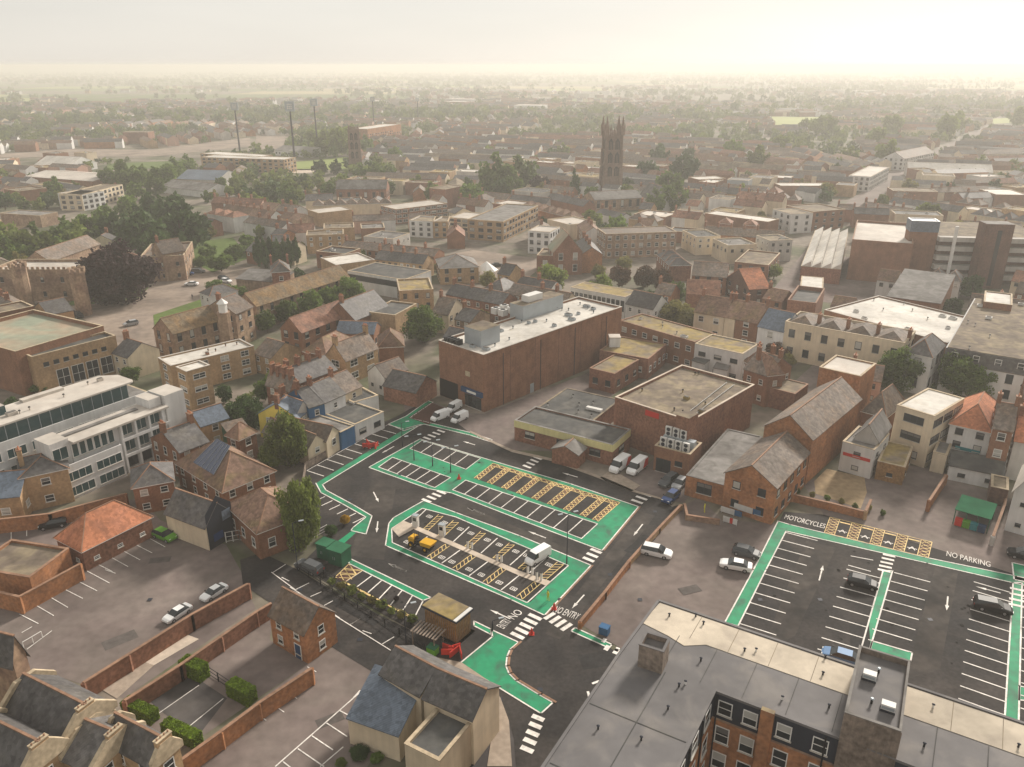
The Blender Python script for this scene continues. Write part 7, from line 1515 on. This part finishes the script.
for y, x in pts_:
    g_ = noise.noise((x/130, y/130, 3.3)); prob = .9 if (g_ > .16 and y > 400) else (.14 if y < 420 else .22)
    if tr.random() > prob: continue
    r = tr.uniform(1.6,3.2) if (g_ <= .2 and y < 420) else tr.uniform(2.5,5.2)
    if y < 115 or not tree_free(x, y, r*.8): continue
    if y < 420 and hides(x-r, y-r, 1, 0, 2*r, 2*r, 2*r): continue
    if any(abs(tx-x) < (tr_+r)*.6 and abs(ty-y) < (tr_+r)*.6 for tx,ty,tr_ in TREES[-120:]): continue
    if any(abs(tx-x) < (tr_+r)*.6 and abs(ty-y) < (tr_+r)*.6 for tx,ty,tr_ in TREES[:130]): continue
    px, py, dd = pix((x,y,r*1.2))
    if not (-20 < px < 1044 and py < 780): continue
    if nt_ < 140: nt_ += 1; tree(None, 0, tr.choice(TK), None, loc=(x,y), rm=r, tall=tr.uniform(.85,1.2), group='town trees')
    else: farT.append((x,y,r)); TREES.append((x,y,r)) if len(TREES) < 260 else None
yy = 1000.0; rr = random.Random(3)
while yy < 7000:
    hwid = .68*yy+80; xx = -hwid; lo = .06 if yy < 2600 else -.05
    while xx < hwid:
        gx, gy = xx+rr.uniform(-9,9), yy+rr.uniform(-9,9); q = green_at(gx,gy)
        hedge_ = abs(noise.noise((gx/350,gy/600,9))) < .03
        if field_at(gx, gy) and not hedge_: xx += rr.uniform(9,17)*(1+yy/2200); continue
        if q > lo+.12 or hedge_ or (q > lo-.2 and rr.random() < .35) or rr.random() < .12: farT.append((gx,gy,rr.uniform(3.5,8)*(1+yy/9000)))
        xx += rr.uniform(9,17)*(1+yy/2200)
    yy += 14+yy*.011
farT = [f for f in farT if not shades_field(f[0],f[1],f[2]*1.7) and not any(x0<f[0]<x1 and y0<f[1]<y1 and inpoly(f[0],f[1],P) for x0,x1,y0,y1,P in OB)]
def far_trees(lst):
    g_ = np.random.default_rng(4); N = 46; protos = []
    for k in range(6):
        c = g_.normal(size=(N,3)); c /= np.linalg.norm(c,axis=1)[:,None]; c *= g_.uniform(.6,1,(N,1)); c[:,2] = np.abs(c[:,2])*1.25+.25*g_.random(N); a = g_.normal(size=(N,3))*.2; b = g_.normal(size=(N,3))*.2
        protos.append(np.stack([c-a,c+b,c+a,c-b],1).reshape(-1,3))
    lst = sorted(lst, key=lambda t: t[1]); V = []; MI = []
    for i,(x,y,r) in enumerate(lst):
        n_ = N if y < 2200 else 20
        v = protos[i%6][:n_*4]*(r*g_.uniform(.8,1.2), r, r*g_.uniform(.8,1.15)); V.append(v+(x,y,r*.25)); MI.append(np.full(n_, g_.integers(0,4)))
    o = bpy.data.objects.new('distant_woods', quads('distant_woods', np.concatenate(V), ['leaf_green','leaf_mid','leaf_dark','leaf_mid'], np.concatenate(MI))); COL.objects.link(o); tag(o,'distant green trees and woods merging into the hazy plain','woods',kind='stuff')
far_trees(farT)
_later()
print('HOUSES', nh, nbk, len(far), len(fl), 'TREES', nt_, len(farT))
# ---------------------------------------------------------------- every label singles one thing out
ROWS = [130,165,200,240,290,350,9999]; COLS = [150,300,450,600,750,880,9999]
WH = [["on the far left plain","beyond the riverside offices","beyond the cricket ground","left on the plain beyond the tall tower","right on the plain beyond the tall tower","short of the pale far field","on the far right plain"],
 ["behind the railway land","left of the cricket ground","beside the short church tower","left of the tall tower's top","right of the tall tower's top","beyond the high street","behind the glazed arcade"],
 ["near the white far-left hall","below the floodlight masts","around the short church tower","left of the tall church tower","right of the tall church tower","along the upper high street","near the glazed arcade"],
 ["near the blue roofed sheds","above the poplar row","left of the cream offices","behind the red chapel","behind the stone offices","left of the cinema","behind the multi-storey decks"],
 ["by the castle","between poplars and castle green","around the white banded shop","beside the town square","near the rusty trees","beside the cinema","near the stair tower"],
 ["around the theatre","by the round tree row","around the central tree","beside the store","behind the mossy terrace","before the cream terrace","beside the mansard building"],
 ["by the white apartments","beside the chapel hall","around the painted row","beside the car park","behind the leisure block","around the white clinic","by the bin shelter"]]
def where(px, py):
    r = next(i for i,v in enumerate(ROWS) if py < v); c = next(i for i,v in enumerate(COLS) if px < v); return WH[r][c]
ORD = ['','leftmost','second from left','third from left','fourth from left','fifth from left','sixth from left','seventh from left','eighth from left','ninth from left','tenth from left','eleventh from left','twelfth from left','thirteenth from left','fourteenth from left','fifteenth from left','sixteenth from left']
TW = {'leaf_green':'green','leaf_mid':'mid-green','leaf_dark':'dark green','leaf_olive':'olive','leaf_rust':'rust-brown','leaf_purple':'dark purple','leaf_lime':'lime','leaf_yellow':'yellow'}
for o in TOPS:
    if o.get('label') is None and o.type == 'EMPTY' and o.get('category') == 'tree':
        cr = [c for c in o.children if c.name.startswith('crown')][0]; r = cr.scale[0]; px, py, d_ = pix((o.location.x,o.location.y,r)); nm = o.name.split('.')[0].replace('_',' ').replace('broadleaf ','')
        PEND.append((o, ('small ' if r<2.4 else 'large ' if r>5 else '')+TW[cr.data.materials[0].name]+' '+nm, px, py))
groups = {}
for o, look, px, py in PEND: groups.setdefault((look, where(px,py)), []).append((px,py,o))
for (look, wh_), L_ in groups.items():
    L_.sort(key=lambda t: t[0])
    for i,(px,py,o) in enumerate(L_):
        if len(L_) == 1: o['label'] = f'{look} {wh_}'
        elif i == len(L_)-1: o['label'] = f'{look} {wh_}, rightmost'
        elif i < 16: o['label'] = f'{look} {wh_}, {ORD[i+1]}'
        else: o['label'] = f'{look} {wh_}, well right of centre'
# ---------------------------------------------------------------- haze, light, sky, camera
mb = MB(); mb.box(-9500,-120,-1,9500,13500,72,'ground_town'); hz = mb.build('haze'); tag(hz, kind='stuff'); hz['label'] = 'thin warm haze lying over the whole town'
hm = bpy.data.materials.new('haze_air'); hm.use_nodes = True; nt = hm.node_tree; nt.nodes.clear()
out = nd(nt,'ShaderNodeOutputMaterial'); pv = nd(nt,'ShaderNodeVolumePrincipled'); pv.inputs['Color'].default_value = (.86,.84,.79,1); pv.inputs['Density'].default_value = HAZE_D; pv.inputs['Anisotropy'].default_value = HAZE_G
nt.links.new(pv.outputs[0], out.inputs['Volume']); hz.data.materials.clear(); hz.data.materials.append(hm)
w = bpy.data.worlds.new('World'); SC.world = w; w.use_nodes = True; nt = w.node_tree; bg = nt.nodes['Background']
sky = nd(nt,'ShaderNodeTexSky', sky_type='NISHITA'); sky.sun_disc = False; sky.sun_elevation = R(SUN_EL); sky.sun_rotation = R(SUN_AZ); sky.dust_density = SKY_DUST; sky.air_density = SKY_AIR; sky.ozone_density = 1.0; sky.altitude = 0
hs_ = nd(nt,'ShaderNodeHueSaturation'); hs_.inputs['Saturation'].default_value = SKY_SAT; nt.links.new(sky.outputs[0], hs_.inputs['Color']); wm = nd(nt,'ShaderNodeMix', data_type='RGBA', blend_type='MULTIPLY'); wm.inputs['Factor'].default_value = 1; wm.inputs['B'].default_value = (1,.945,.875,1); nt.links.new(hs_.outputs[0], wm.inputs['A']); cm_ = nd(nt,'ShaderNodeMix', data_type='RGBA'); cm_.inputs['Factor'].default_value = SKY_MIX; nt.links.new(wm.outputs['Result'], cm_.inputs['A'])
tc = nd(nt,'ShaderNodeTexCoord'); mp_ = nd(nt,'ShaderNodeMapping'); mp_.inputs['Scale'].default_value = (1,1,7); nz = nd(nt,'ShaderNodeTexNoise'); nz.inputs['Scale'].default_value = 2.2; nz.inputs['Detail'].default_value = 5
nt.links.new(tc.outputs['Generated'], mp_.inputs['Vector']); nt.links.new(mp_.outputs['Vector'], nz.inputs['Vector']); cr_ = nd(nt,'ShaderNodeValToRGB'); nt.links.new(nz.outputs['Fac'], cr_.inputs['Fac'])
cr_.color_ramp.elements[0].position = .3; cr_.color_ramp.elements[1].position = .7; cr_.color_ramp.elements[0].color = (CLOUD*.88,CLOUD*.845,CLOUD*.79,1); cr_.color_ramp.elements[1].color = (CLOUD,CLOUD*.955,CLOUD*.885,1)
nt.links.new(cr_.outputs['Color'], cm_.inputs['B']); nt.links.new(cm_.outputs['Result'], bg.inputs['Color']); bg.inputs['Strength'].default_value = SKY_STR
ld = bpy.data.lights.new('sun','SUN'); ld.energy = SUN_STR; ld.angle = R(SUN_ANG); ld.color = (1,.92,.82); lo = bpy.data.objects.new('sun', ld); COL.objects.link(lo)
el, az = R(SUN_EL), R(SUN_AZ); dirv = Vector((math.sin(az)*math.cos(el), math.cos(az)*math.cos(el), math.sin(el))); lo.rotation_euler = (-dirv).to_track_quat('-Z','Y').to_euler(); lo.location = (0,0,300)
cd = bpy.data.cameras.new('camera'); cd.sensor_width = 36; cd.lens = FPX/1024*36; cd.clip_end = 30000; cd.clip_start = .5; cam = bpy.data.objects.new('camera', cd); COL.objects.link(cam)
cam.location = (0,0,HC); cam.rotation_euler = (math.pi/2-TH,0,0); SC.camera = cam
SC.view_settings.view_transform = 'Standard'; SC.view_settings.look = 'None'; SC.view_settings.exposure = EXPO; SC.view_settings.gamma = 1; SC.view_settings.use_curve_mapping = False
cy = SC.cycles; cy.max_bounces = 4; cy.diffuse_bounces = 2; cy.glossy_bounces = 2; cy.transmission_bounces = 2; cy.volume_bounces = 1; cy.use_denoising = True; cy.sample_clamp_indirect = 4; cy.caustics_reflective = False; cy.caustics_refractive = False
for o in bpy.data.objects:
    if '_d' in o.keys(): del o['_d']
